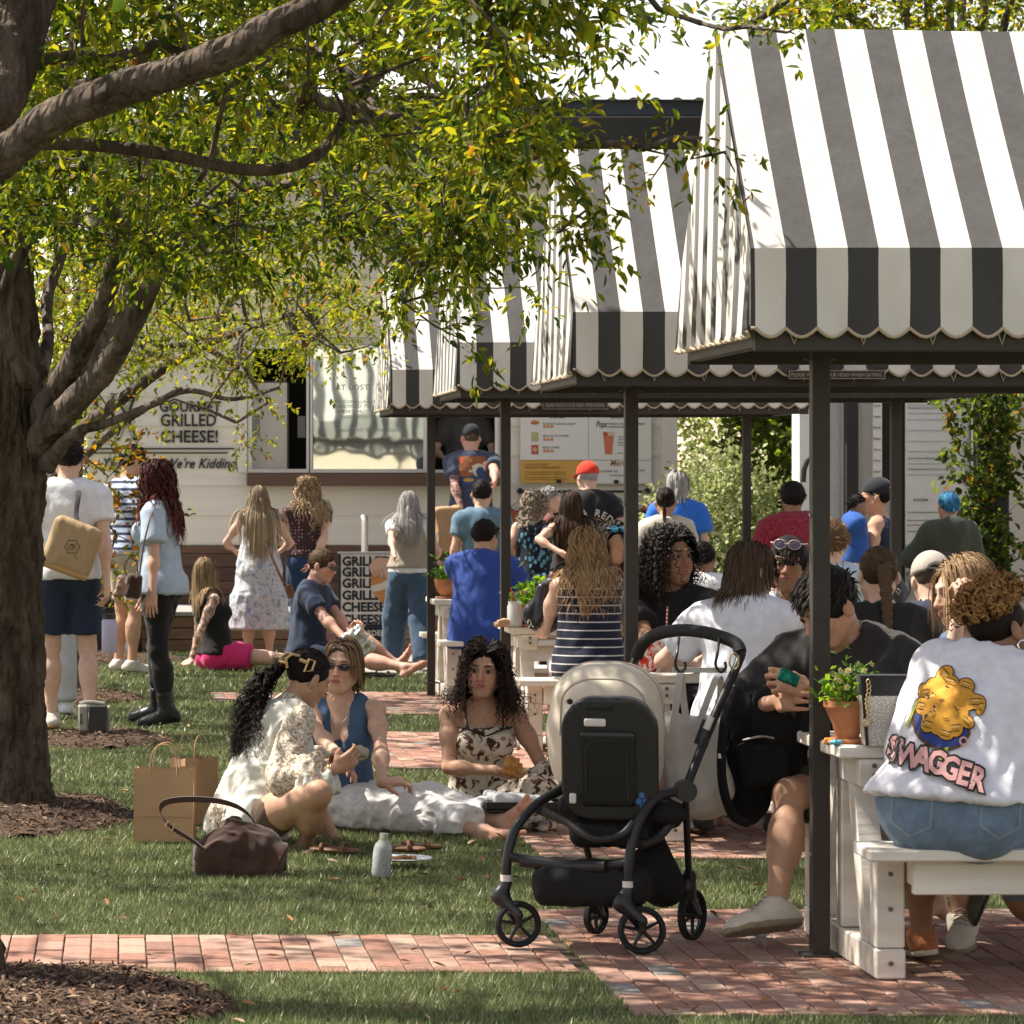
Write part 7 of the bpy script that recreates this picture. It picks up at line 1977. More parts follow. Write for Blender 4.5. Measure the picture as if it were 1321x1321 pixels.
def paper_bag(base,w,dp,h,yaw,lb,grp,handles=True):
 r_=empty('paper_bag',base,R(yaw),lb,'paper bag',grp)
 V=[];nx,nz=8,10
 rn=random.Random(int(base[0]*1000))
 q=MB()
 for(x0,y0,x1,y1)in((-w,-dp,w,-dp),(w,-dp,w,dp),(w,dp,-w,dp),(-w,dp,-w,-dp)):
  P=[]
  for i in range(nx+1):
   t=i/nx;c=[]
   for j in range(nz+1):
    z=h*j/nz;x,y=x0+(x1-x0)*t,y0+(y1-y0)*t
    pin=(1-.35*(j/nz)*(1 if abs(y)>=0 else 0))
    side=abs(x1-x0)<1e-6
    crease=-.25*dp*math.sin(math.pi*t)*(j/nz)*(1 if side else 0)
    x_=x+(crease if x>0 else-crease)*(1 if side else 0)
    nn_=.004*float(vnoise(np.array([x*14+w*9,y*14,z*9])))
    c.append((x_+(0 if not side else nn_),y*(1-.15*j/nz)+(nn_ if not side else 0),z+(.004*math.sin(t*9)if j==nz else 0)))
   P.append(c)
  q.grid(P)
 q.add([(-w,-dp,.003),(w,-dp,.003),(w,dp,.003),(-w,dp,.003)],[(0,1,2,3)])
 b=q.build('bag_body',kraft,r_,False);b.data.shade_smooth();b.data.set_sharp_from_angle(angle=R(35))
 q=MB();q.box((-w*.98,-dp-.0035,h*.34),(w*.98,-dp-.001,h*.345));q.build('fold_line',mat('kraft_dark',(.28,.17,.09),.8),r_)
 if handles:
  for sy in(-1,1):
   q=MB();q.tube(curve([(-w*.45,sy*dp*.85,h-.03),(-w*.42,sy*dp*.85,h+.05),(-w*.2,sy*dp*.8,h+.10),(w*.2,sy*dp*.8,h+.10),(w*.42,sy*dp*.85,h+.05),(w*.45,sy*dp*.85,h-.03)]),.0032,6);q.build('handle',mat('twisted_paper',(.45,.29,.16),.8),r_,True)
 return r_
paper_bag(G(213,1084),.130,.065,.315,-8,'large upright brown paper carrier bag with twisted handles by the handbag','brown paper carrier bags')
paper_bag(G(250,1062),.10,.06,.30,42,'brown paper carrier bag half hidden behind the larger one','brown paper carrier bags')
paper_bag(G(706,1045),.055,.04,.16,10,'little brown paper bag between the curly haired woman and the stroller','brown paper carrier bags')
o=obj('takeout_bag',sdf([Box(W(577,682,29.6),(.12,.07,.18),rotm(20,0,-6),.02)],.012,(),'b',kraft,folds(.015,7)));recentre(o,W(577,706,29.6));tag(o,'brown takeout bag carried beside the grey haired woman','paper bag')
bo=empty('water_bottle',G(491,1131),0,'clear squat drink bottle with grey printed label standing on the grass','bottle')
bo.rotation_euler=(0,R(5),0);sB=FOC/bo.location.y;k_=.187
q=MB();q.lathe([(0,.002),(.034,.002),(.037,.008),(.037,.115),(.033,.128),(.018,.146),(.017,.150)],20);q.build('body',mat('bottle_clear',(.50,.53,.50),.12,alpha=.75,spec=.6,transl=.2),bo,True)
q=MB();q.lathe([(.0376,.015),(.0378,.016),(.0378,.108),(.0376,.109)],20);q.build('label',mat('bottle_label',(.34,.36,.36),.5,var=.3,vscale=50),bo,True)
q=MB();q.lathe([(.019,.150),(.019,.172),(.0,.174)],16);q.build('cap',mat('steel_cap',(.5,.5,.48),.3,.8),bo,True)
pl=empty('plate',G(520,1117),0,'white paper plate with pizza crusts on the grass by the bottle','plate')
q=MB();q.lathe([(0,.028),(.085,.028),(.118,.036),(.120,.034),(.085,.024),(0,.024)],28);q.build('dish',mat('paper_plate',(.62,.62,.62),.6),pl,True)
for k in range(7):
 p=V3((rnd.uniform(-.05,.07),rnd.uniform(-.04,.04),.034));o=obj('crust',sdf([Cone(p,p+V3((rnd.uniform(-.03,.03),rnd.uniform(-.02,.02),.004)),.009,.006)],.004,(),'crust',mat('crust',(.42,.20,.08),.7,var=.4,vscale=60)),pl)
def flat_sandal(px,py,yaw,lb,m1,d=None):
 b=G(px,py);r_=empty('sandal',b,R(yaw),lb,'sandal','sandals taken off on the lawn')
 s1=obj('sole',sdf([Cone((0,-.09,.018),(0,0,.018),.030,.030,.03,u=(0,0,1),sq=.4),Cone((0,0,.018),(0.005,.08,.018),.030,.040,.03,u=(0,0,1),sq=.3)],.006,(),'sole',m1),r_)
 for y_,h_ in((.05,.022),(-.05,.03)):
  q=MB();q.tube(curve([(-.036,y_,.015),(-.034,y_,.02+h_*.6),(0,y_+.01,.02+h_),(.034,y_,.02+h_*.6),(.036,y_,.015)]),.007,6);q.build('strap',m1,r_,True)
brs=mat('brown_leather',(.15,.075,.04),.5,var=.2)
flat_sandal(515,1100,70,'brown strappy sandal next to the white plate',brs);flat_sandal(536,1098,95,'brown strappy sandal tipped against the white skirt',brs);flat_sandal(432,1102,60,'brown sandal tucked under the crossed legs',brs)
flat_sandal(478,872,85,'black slide sandal beside the barefoot man',dkshoe);flat_sandal(494,874,100,'black slide sandal nearer to the bare foot on the lawn',dkshoe)
tr=empty('food_tray',W(675,1046,15.55),0,'black food tray lined with white paper on the lap of the curly haired woman','tray')
T0=W(675,1043,15.55)
q=MB();q.box(tuple(T0+V3((-.17,-.08,-.012))),tuple(T0+V3((.17,.10,.004))),.004);P_(q,'tray_base',plastic,tr)
for(a_,b_)in(((-.17,-.085),(.17,-.075)),((-.17,.095),(.17,.105)),((-.175,-.085),(-.165,.105)),((.165,-.085),(.175,.105))):
 q=MB();q.box(tuple(T0+V3((a_[0],a_[1],.0045))),tuple(T0+V3((b_[0],b_[1],.035))),.002);P_(q,'rim',plastic,tr)
S_([Box(T0+V3((-.02,.02,.035)),(.13,.07,.012),rotm(12,0,6),.008)],.008,'paper_liner',mat('greaseproof',(.60,.60,.60),.7),tr,folds(.022,14))
sandm=mat('toasted_bread',(.50,.24,.07),.7,var=.4,vscale=40,bump=.5,bscale=120)
o=obj('sandwich',sdf([Box(W(659,988,15.92),(.030,.016,.045),rotm(10,0,18),.012),Box(W(664,993,15.94),(.028,.012,.035),rotm(10,0,18),.01),_sub(Ell(W(665,979,15.9),(.018,.03,.018),None,.006))],.0045,(),'s',sandm,folds(.004,40)));recentre(o,W(659,988,15.92));tag(o,'bitten golden grilled cheese sandwich in the curly haired woman\'s hand','sandwich')
o=obj('sandwich',sdf([Box(W(459,974,15.15),(.036,.025,.020),rotm(0,0,-12),.012),Ell(W(465,970,15.13),(.03,.03,.022))],.0045,(),'s',mat('wrap_paper',(.40,.35,.27),.8,bump=.5,bscale=60),folds(.010,30)));recentre(o,W(459,974,15.15));tag(o,'half eaten sandwich in crumpled paper between the two women','sandwich')
o=obj('foil_wrapper',sdf([Box(W(462,829,28.0),(.085,.03,.10),rotm(0,0,-35),.02)],.009,(),'s',mat('foil',(.55,.55,.50),.35,.6),folds(.03,22)));recentre(o,W(462,829,28.0));tag(o,'crumpled foil wrapper in the hands of the seated navy tee man','wrapper')
q=MB();q.tube([W(454,858,27.6),W(453.5,834,27.6)],.011,8);o=q.build('straw',mat('orange_straw',(.8,.20,.02),.4),None,True);recentre(o,W(454,858,27.6));tag(o,'bright orange straw standing up in front of the seated man','straw')
tt=empty('tote_bag',W(95,750,21.4),0,'tan cloth tote bag with flower drawing on the shoulder of the man','tote bag')
tan=mat('tan_cloth',(.36,.25,.14),.85,var=.06,bump=.3,bscale=300,bdist=.001);tan2=mat('tan_cloth_base',(.40,.24,.10),.85)
bagc=W(93,706,21.45);Mt=rotm(0,0,20)
body_t=S_([Box(bagc,(.150,.075,.160),Mt,.045,.03),_sub(Box(bagc+Mt@V3((.05,0,.19)),(.16,.03,.05),Mt@rotm(0,0,14),.02,.02))],.008,'bag_body',tan,tt,folds(.010,8,(1,1,.6),5))
S_([Box(bagc+Mt@V3((0,0,-.150)),(.154,.080,.020),Mt,.018,.02)],.008,'bag_base',tan2,tt)
for o_ in(0,.02):
 q=MB();q.tube(curve([bagc+Mt@V3((-.01+o_,-.07,.13)),W(97+o_*100,665,21.5),W(100+o_*100,640,21.62),W(100+o_*100,634,21.85),bagc+V3((.03,.2,.15))]),.011,8);P_(q,'strap',M_('black_strap',(.015,.015,.02)),tt,True)
S2=Fig();S2.base=V3(tt.location);S2.root=tt
fl=[(ring(.036+.006*(k%2),.040+.006*(k%2),R(k*30),R(k*30+29),0,0,4),M_('print_black',(.03,.025,.02)),1)for k in range(12)]+[(ring(.014,.0175,0,6.2,-.006,0,12),M_('print_black',(0,0,0)),1),(ring(.010,.013,0,6.2,.010,.003,12),M_('print_black',(0,0,0)),1)]+[(E(.0+.004*k,-.055-.012*k,.004,.0035,0),M_('print_black',(0,0,0)),1)for k in range(3)]
decal(S2,body_t,fl,(1,0,.25),(-.25,0,1),bagc+Mt@V3((.0,-.08,.005)),(0,-1,0),off=.003)
lb_=empty('drink_bottle',W(141,842,21.35),0,'lavender insulated bottle with black lid held low by the tote man','bottle')
q=MB();b_=V3((0,0,0));q.lathe([(0,0),(.044,0),(.047,.006),(.047,.195),(.040,.205)],20);q.build('body',mat('lavender_steel',(.42,.38,.50),.45),lb_,True)
q=MB();q.lathe([(.041,.205),(.041,.235),(.02,.240),(0,.240)],16);q.tube(curve([(-.03,0,.232),(-.025,0,.268),(.025,0,.268),(.03,0,.232)]),.006,6);q.build('lid',plastic,lb_,True)
bb=empty('bucket_bag',W(171,772,22.2),0,'small dark brown bucket bag with ring handle and plush charm','handbag')
S_([Box(W(172,756,22.2),(.050,.04,.075),rotm(0,0,6),.02,.02)],.008,'bag_body',sue,bb,folds(.006,20))
q=MB();q.tube(curve([W(163,742,22.2),W(160,728,22.2),W(167,720,22.2),W(176,725,22.2),W(178,741,22.2)]),.005,6);P_(q,'handle',brs,bb,True)
q=MB();q.tube(curve([W(180,742,22.2),W(186,700,22.2),W(195,665,22.25),W(203,650,22.4)]),.006,6);P_(q,'strap',brs,bb,True)
S_([Ell(W(156,757,22.1),(.035,.03,.04)),Ell(W(153,766,22.1),(.04,.03,.022)),Ell(W(156,747,22.1),(.022,.02,.022))],.007,'charm',M_('plush',(.32,.20,.14)),bb,folds(.004,60))
cb=empty('crossbody_bag',W(374,770,29.6),0,'small brown bag on a long strap beside the floral dress','handbag')
S_([Box(W(374,763,29.6),(.035,.03,.06),rotm(0,0,-15),.015)],.01,'bag_body',brs,cb)
q=MB();q.tube(curve([W(341,697,29.68),W(352,722,29.62),W(364,748,29.58),W(370,757,29.6)]),.011,6);P_(q,'strap',brs,cb,True)
# pots
terra=mat('terracotta',(.42,.165,.075),.75,var=.15,vscale=12,bump=.2,bscale=60)
def leafset(n,cen,spread,size,cols,seed=0,droop=.3,up=.6):
 r2=np.random.default_rng(seed);V=[];F=[];Cc=[]
 for k in range(n):
  p=V3(cen)+V3((r2.normal(0,spread[0]),r2.normal(0,spread[1]),abs(r2.normal(0,spread[2]))));l=size*r2.uniform(.6,1.2);w=l*.36
  d=V3((r2.normal(),r2.normal(),up+r2.normal(0,.5))).normalized();s=d.cross(V3((r2.normal(),r2.normal(),1))).normalized();n_=d.cross(s)
  n0=len(V);V+=[p,p+d*l*.5+s*w,p+d*l*.5-n_*w*.3,p+d*l*.5-s*w,p+d*l-n_*l*droop*.3]
  F+=[(n0,n0+1,n0+2),(n0,n0+2,n0+3),(n0+1,n0+4,n0+2),(n0+2,n0+4,n0+3)];c=V3(cols[int(r2.integers(len(cols)))])*r2.uniform(.7,1.3);Cc+=[c]*5
 return V,F,Cc
LEAFM=mat('leaf',(.1,.15,.04),.55,attr='Leaf',spec=.22,transl=.5)
def pot(base,r,h,rim,bowl,lb,pl_lb,seed,flower=None,spread=(.05,.05,.05),size=.035,n=140,cols=((.06,.14,.03),(.10,.19,.04),(.045,.10,.02)),saucers=1):
 b=V3(base);ro=empty('plant_pot',b,0,lb,'plant pot','terracotta pots on the tables')
 z0=.012*saucers
 q=MB();q.lathe([(0,0),(r*.72,0),(r*.80,.010),(r*.75,.010+.006),(0,.012)],24);q.build('saucer',terra,ro,True)
 prof=[(0,z0),(r*.5,z0),(r*(.82 if bowl else .66),z0+h*.4),(r*.97,z0+h*.8),(r,z0+h*.82),(r*1.03,z0+h*.84),(r*1.03,z0+h),(r*.93,z0+h),(r*.9,z0+h*.88),(0,z0+h*.88)]if not bowl else[(0,z0),(r*.45,z0),(r*.72,z0+h*.25),(r*.92,z0+h*.6),(r,z0+h),(r*.94,z0+h),(r*.85,z0+h*.85),(0,z0+h*.85)]
 q=MB();q.lathe(prof,28);q.build('body',terra,ro,True)
 V,F,Cc=leafset(n,(b.x,b.y,b.z+z0+h*.9),spread,size,cols,seed)
 me=me_np('leaves',V,np.array(F),LEAFM,attr={'Leaf':Cc});top_=empty('potted_plant',(b.x,b.y,b.z+z0+h*.88),0,pl_lb,'plant','plants on the tables')
 o=obj('leaves',me,top_);me.transform(Matrix.Translation(-V3(top_.location)));tag(o,kind='stuff')
 if flower:
  r2=random.Random(seed)
  for k in range(flower[1]):
   p=V3((r2.gauss(0,spread[0]),r2.gauss(0,spread[1])-spread[1]*.4,r2.uniform(.3,2.2)*spread[2]));q=MB();nn=V3((r2.gauss(0,.4),-1,r2.gauss(.4,.3))).normalized();u=nn.orthogonal().normalized();w=nn.cross(u)
   V=[];F3=[]
   for j in range(5):
    a0=2*math.pi*j/5;c0=(u*math.cos(a0)+w*math.sin(a0));s0=nn.cross(c0);n0=len(V);f_=flower[2]
    V+=[p,p+c0*f_*.7+s0*f_*.45,p+c0*f_*1.1+nn*.002,p+c0*f_*.7-s0*f_*.45];F3+=[(n0,n0+1,n0+2),(n0,n0+2,n0+3)]
   q.add(V,F3=F3);fo=q.build('flower',mat('petal_'+str(flower[0]),flower[0],.6,transl=.3),top_)
   q=MB();q.tube([p+nn*.001,p+nn*.004],f_*.32,6);q.build('flower_eye',mat('flower_eye',(.55,.30,.01),.6),fo)
  if True:
   q=MB()
   for k in range(24):q.tube([(r2.gauss(0,.01),r2.gauss(0,.01),-.01),(r2.gauss(0,spread[0]),r2.gauss(0,spread[1]),spread[2]*1.4)],.0015,4)
   o=q.build('stems',mat('green_stem',(.07,.13,.03),.6),top_);tag(o,kind='stuff')
 return ro
TZ=.717
pot(W(1094,945,11.23)*1 if False else V3(((1093-VX)/FOC*11.25,11.25,TZ)),.073,.125,1,False,'tall terracotta pot with stacked saucers on the nearest table','yellow and white violas in the nearest terracotta pot',3,((.62,.58,.30),22,.011),(.045,.04,.06),.032,200,((.05,.13,.02),(.10,.20,.03),(.13,.22,.04)))
pot(V3(((686-VX)/FOC*20.5,20.5,TZ)),.115,.115,1,True,'wide terracotta bowl behind the third post','bushy green herbs in the wide bowl',5,None,(.06,.06,.07),.05,170,((.09,.18,.02),(.05,.12,.02)))
pot(V3(((579-VX)/FOC*25.5,25.5,TZ)),.11,.13,1,True,'round terracotta bowl on the farthest table','green plant with small pink flowers on the farthest table',7,((.60,.30,.40),10,.018),(.07,.06,.07),.045,170,((.05,.14,.03),(.09,.2,.04)))
pot(V3(((1118-VX)/FOC*15.75,15.75,TZ)),.06,.09,1,False,'small terracotta pot between the black haired man and the braided ponytail','sparse green leaves beside the braided ponytail',9,None,(.06,.03,.09),.05,40)
cg=empty('croc_handbag',V3(((1148-VX)/FOC*11.15,11.15,TZ)),0,'structured bag with black top and white croc pattern base on the nearest table','handbag')
c0=V3(cg.location);croc=mat('white_croc',(.56,.52,.45),.4,spec=.5)
nt=croc.node_tree;vo=nt.nodes.new('ShaderNodeTexVoronoi');vo.feature='DISTANCE_TO_EDGE';vo.inputs['Scale'].default_value=95;tcx=nt.nodes.new('ShaderNodeTexCoord');nt.links.new(tcx.outputs['Object'],vo.inputs[0]);bpx=nt.nodes.new('ShaderNodeBump');bpx.inputs['Strength'].default_value=.8;bpx.inputs['Distance'].default_value=.003;rx=nt.nodes.new('ShaderNodeValToRGB');rx.color_ramp.elements[1].position=.1
nt.links.new(vo.outputs['Distance'],rx.inputs[0]);nt.links.new(rx.outputs[0],bpx.inputs['Height']);nt.links.new(bpx.outputs[0],nt.nodes['Principled BSDF'].inputs['Normal'])
q=MB();V=[]
for z_,w_ in((0,.082),(.16,.094)):
 for(x_,y_)in((-w_,-.045),(w_,-.045),(w_,.045),(-w_,.045)):V.append((x_,y_,z_))
q.add(V,[(0,1,5,4),(1,2,6,5),(2,3,7,6),(3,0,4,7),(0,3,2,1)]);q.build('bag_body',croc,cg)
q=MB();V=[]
for z_,w_ in((.1605,.0945),(.225,.100)):
 for(x_,y_)in((-w_,-.047),(w_,-.047),(w_,.047),(-w_,.047)):V.append((x_,y_,z_))
q.add(V,[(0,1,5,4),(1,2,6,5),(2,3,7,6),(3,0,4,7),(4,5,6,7)]);lbk=mat('black_leather',(0,0,0));q.build('bag_top',M_('bag_leather',(.012,.012,.013),rough=.45),cg)
q=MB();q.tube([(-.083,-.047,.002),(-.094,-.047,.16),(-.100,-.049,.225)],.006,6);q.build('piping',M_('bag_leather',(0,0,0)),cg,True)
q=MB()
for k in range(9):q.tube([V3((-.082+.003*math.sin(k),-.055,.205-.014*k))+V3((.006*math.cos(t),0,.008*math.sin(t)))for t in np.linspace(0,6.28,9)[:-1]],.002,5,closed=True)
o=q.build('chain',mat('gold',(0,0,0)),cg,True);tag(o,kind='stuff')
q=MB();q.lathe([(0,-.015),(.016,-.008),(.018,.006),(0,.016)],10,(-.088,-.055,.075));q.build('charm',mat('pale_gold',(.6,.5,.35),.35,.6),cg,True)
for k,(px,cl,lb)in enumerate(((1068,(.60,.22,.04),'orange sweet wrapper on the nearest table end'),(1076,(.10,.35,.42),'pale blue sweet wrapper by the terracotta pot'))):
 p=V3(((px-VX)/FOC*11.2,11.20-.03*k,TZ+.008));o=obj('sweet_wrapper',sdf([Ell(p,(.018,.014,.008))],.004,(),'w',mat('wrapper_%d'%k,cl,.4),folds(.006,60)));recentre(o,p);tag(o,lb,'wrapper')
def jar(px,d,h,r,lb,liquid,straw,grp='drinks on the tables',dz=0):
 b=V3(((px-VX)/FOC*d,d,TZ+dz));ro=empty('drink_jar',b,0,lb,'drink',grp)
 q=MB();q.lathe([(0,.002),(r*.9,.002),(r,.012),(r,h*.8),(r*.85,h*.88),(r*.9,h),(r*.86,h),(r*.8,h*.86),(r*.94,h*.78),(r*.94,.014),(0,.008)],20);q.build('glass',mat('jar_glass',(.75,.78,.76),.05,alpha=.35,spec=.8),ro,True)
 q=MB();q.lathe([(0,.009),(r*.92,.012),(r*.92,h*.62),(0,h*.62)],18);q.build('drink',liquid,ro,True)
 q=MB();p0=V3((.0,0,.02));p1=V3((straw[0],0,h+straw[1]));n=9
 for k in range(n):
  pass
 q.tube([p0,p1],.004,8);q.build('straw',straw[2],ro,True)
 return ro
stripe=ramp_mat(mat('red_white_straw',(.7,.1,.1),.4),'Z',18,((.45,(.62,.03,.03)),(.55,(.65,.6,.58))),stretch=(1,1,1),rand=0.)
cola=mat('red_tea',(.16,.03,.015),.15,spec=.6)
jar(858,15.62,.155,.042,'jar of dark red iced tea with striped straw on the second table',cola,(.01,.13,stripe))
jar(664,20.42,.15,.045,'empty glass jar with red straw beside the herb bowl',mat('melting_ice',(.45,.45,.45),.2,alpha=.5),(-.02,.08,mat('red_straw',(.60,.04,.05),.4)),dz=.0)
jar(700,20.75,.13,.035,'clear jar with pale straw behind the herb bowl',mat('melting_ice',(0,0,0)),(.02,.10,mat('pale_straw',(.6,.6,.6),.4)))
o=obj('snack_bag',sdf([Box(V3(((836-VX)/FOC*15.55,15.55,TZ+.07)),(.045,.03,.07),rotm(10,0,8),.02)],.006,(),'w',ramp_mat(mat('red_snack',(.5,.05,.04),.3),'noise',22,((.45,(.48,.03,.02)),(.55,(.60,.58,.55)))),folds(.012,24)));recentre(o,((836-VX)/FOC*15.55,15.55,TZ));tag(o,'crumpled red and white snack bag beside the iced tea','snack bag')
bh_=empty('handbag',V3(((706-VX)/FOC*20.25,20.25,TZ)),0,'slouchy black leather handbag with tan zip pull on the third table','handbag')
c0=V3(bh_.location);lea=M_('soft_black_leather',(.014,.014,.016),rough=.32,bump=.3)
S_([Box(c0+V3((-.0,0,.13)),(.085,.06,.13),rotm(0,0,12),.05,.04),Ell(c0+V3((-.02,0,.08)),(.12,.075,.08),None,.05),Cone(c0+V3((.03,0,.24)),c0+V3((.06,0,.29)),.05,.03,.03)],.008,'bag_body',lea,bh_,folds(.016,9,(1,1,.6),3))
q=MB();q.tube(curve([c0+V3((.0,-.06,.26)),c0+V3((.03,-.08,.18)),c0+V3((-.01,-.085,.08)),c0+V3((-.05,-.08,.02))]),.004,6);P_(q,'zip',brs,bh_,True)
q=MB();q.tube(curve([c0+V3((.03,0,.29)),c0+V3((.06,.0,.36)),c0+V3((.13,0,.38)),c0+V3((.18,.0,.30))]),.008,6);P_(q,'handle',lea,bh_,True)
q=MB();q.tube([c0+V3((-.10+.018*math.cos(t),-.05,.03+.02*math.sin(t*2)))for t in np.linspace(0,6.28,24)],.004,6);P_(q,'chain',mat('silver',(0,0,0)),bh_,True)
o=obj('wrapping_paper',sdf([Box(V3(((655-VX)/FOC*20.45,20.45,TZ+.022)),(.07,.06,.018),rotm(10,8,-4),.01)],.010,(),'w',kraft,folds(.010,14)));recentre(o,((643-VX)/FOC*20.1,20.1,TZ));tag(o,'crumpled brown paper lying over the end of the third table','paper')
q=MB();p=W(1222,745,25.0);q.box((p.x-.07,p.y-.02,p.z-.18),(p.x+.07,p.y+.02,p.z+.20),.03);o=q.build('skateboard',M_('charcoal_board',(.06,.055,.06)),None,True);recentre(o,p);tag(o,'dark narrow board held behind the back of the hooded person','board')
pc_=empty('planter',(X(152,32.0),31.9,0),0,'dark planter with small evergreen behind the teal shirt man','planter')
q=MB();q.box((-.22,-.2,0),(.22,.2,.5),.02);q.build('box',m_blk,pc_)
V,F,Cc=leafset(1500,(pc_.location.x-.05,31.9,.5),(.12,.12,.3),.05,((.03,.08,.02),(.05,.12,.03)),4)
me=me_np('leaves',V,np.array(F),LEAFM,attr={'Leaf':Cc});me.transform(Matrix.Translation(-V3(pc_.location)));tag(obj('leaves',me,pc_),kind='stuff')
# trees, hedge and vines
def bark_mat(name,c1,c2,sc):
 m=mat(name,c1,.9,col2=c2,vscale=9,var=.3,stretch=(1,1,.35),bump=0)
 nt=m.node_tree;L=nt.links;b=nt.nodes['Principled BSDF']
 tc=nt.nodes.new('ShaderNodeTexCoord');mp=nt.nodes.new('ShaderNodeMapping');mp.inputs['Scale'].default_value=(1,1,.28);L.new(tc.outputs['Object'],mp.inputs[0])
 v=nt.nodes.new('ShaderNodeTexVoronoi');v.feature='DISTANCE_TO_EDGE';v.inputs['Scale'].default_value=sc;L.new(mp.outputs[0],v.inputs[0])
 n=nt.nodes.new('ShaderNodeTexNoise');n.inputs['Scale'].default_value=sc*2;n.inputs['Detail'].default_value=6;L.new(mp.outputs[0],n.inputs[0])
 a=nt.nodes.new('ShaderNodeMath');a.operation='MULTIPLY_ADD';a.inputs[1].default_value=2.2;L.new(v.outputs['Distance'],a.inputs[0]);L.new(n.outputs['Fac'],a.inputs[2])
 bp=nt.nodes.new('ShaderNodeBump');bp.inputs['Strength'].default_value=.9;bp.inputs['Distance'].default_value=.03;L.new(a.outputs[0],bp.inputs['Height']);L.new(bp.outputs[0],b.inputs['Normal'])
 return m
m_bark=bark_mat('ridged_bark',(.050,.036,.024),(.12,.09,.065),26)
m_bark2=bark_mat('smooth_bark',(.06,.046,.036),(.15,.12,.10),14)
def limb(pts,rad,n=14,amp=.06,sub=6,freq=9.,fine=0.):
 """noisy tapered tube; pts as world points"""
 P=curve(pts,sub);R_=np.interp(np.linspace(0,len(pts)-1,len(P)),range(len(pts)),rad)
 q=MB();q.tube(P,list(R_),n)
 V=np.concatenate(q.V);c=np.repeat(np.array(P),n,0);m_=len(c)
 d=V[:m_]-c;f=fbm(V[:m_]*freq,3)*amp
 if fine:f=f-fine*np.abs(fbm(V[:m_]*np.array([34.,34.,8.]),3))+fine*.5*fbm(V[:m_]*np.array([60.,60.,30.]),2)
 V[:m_]=c+d*(1+f[:,None]);q.V=[V]
 return q
class Tree:
 def __init__(s,name,base,label,group=None):
  s.root=empty(name,base,0,label,'tree',group);s.base=V3(base);s.nodes=[];s.par=[];s.fix=[];s.rad=[];s.bm=MB();s.cl=[]
 def trunk(s,pts,rad,n=28,name='trunk',amp=.07,m=None,sub=10,node=True,freq=9.,fine=.0):
  q=limb(pts,rad,n,amp,sub,freq,fine);me=q.mesh(name,m or m_bark,True);me.transform(Matrix.Translation(-s.base));o=obj(name,me,s.root)
  if node:s.addpath(curve(pts,4),np.interp(np.linspace(0,len(pts)-1,len(curve(pts,4))),range(len(pts)),rad))
  return o
 def addpath(s,P,rad):
  for i,p in enumerate(P):s.nodes.append(np.array(p));s.rad.append(rad[i])
 def grow(s,att,seed=0,step=.16,jit=.25,rtip=.0035,rmax=.03,bias=(0,0,0)):
  """join every foliage clump to the nearest piece of wood with a crooked branch"""
  rn=np.random.default_rng(seed);N=[n for n in s.nodes];n_fixed=len(N);par=[-1]*len(N);cnt=[0]*len(N)
  arr=np.zeros((len(N)+len(att)*30,3));arr[:len(N)]=N;M=len(N)
  A=[np.array(a)for a in att]
  d0=[np.min(np.linalg.norm(arr[:M]-a,axis=1))for a in A]
  order=np.argsort(d0);ends=[]
  for i in order:
   a=A[i];dd=np.linalg.norm(arr[:M]-a,axis=1);j=int(np.argmin(dd));D=dd[j]
   k=max(1,int(D/step));p0=arr[j].copy();prev=j;side=rn.normal(0,1,3);side-=side.dot(a-p0)/(D*D+1e-9)*(a-p0);side/=np.linalg.norm(side)+1e-9
   am=D*.10*rn.uniform(.3,1.2)
   for q in range(1,k+1):
    t=q/k;p=p0+(a-p0)*t+side*am*math.sin(math.pi*t)+rn.normal(0,.012,3)*(t<1)
    arr[M]=p;par.append(prev);cnt.append(0);prev=M;M+=1
   ends.append((a,(a-p0)/(D+1e-9),prev))
  for(_,_,e)in ends:
   q=e
   while q>=n_fixed:cnt[q]+=1;q=par[q]
  mb=MB();ch={}
  for q in range(n_fixed,M):ch.setdefault(par[q],[]).append(q)
  starts=[(par[q],q)for q in range(n_fixed,M)if par[q]<n_fixed or ch[par[q]][0]!=q]
  for(p_,q_)in starts:
   line=[arr[p_]];r_=[];q=q_
   while True:
    line.append(arr[q]);r_.append(min(rmax,rtip*cnt[q]**.48))
    nx=ch.get(q,[])
    if not nx:break
    q=nx[0]
   r_=[r_[0]]+r_
   r_[-1]=rtip*.6
   mb.tube(line,r_,6,cap=False)
  me=mb.mesh('branches',m_bark2,True);me.transform(Matrix.Translation(-s.base));o=obj('branches',me,s.root);tag(o,kind='stuff')
  return[(e[0],e[1])for e in ends]
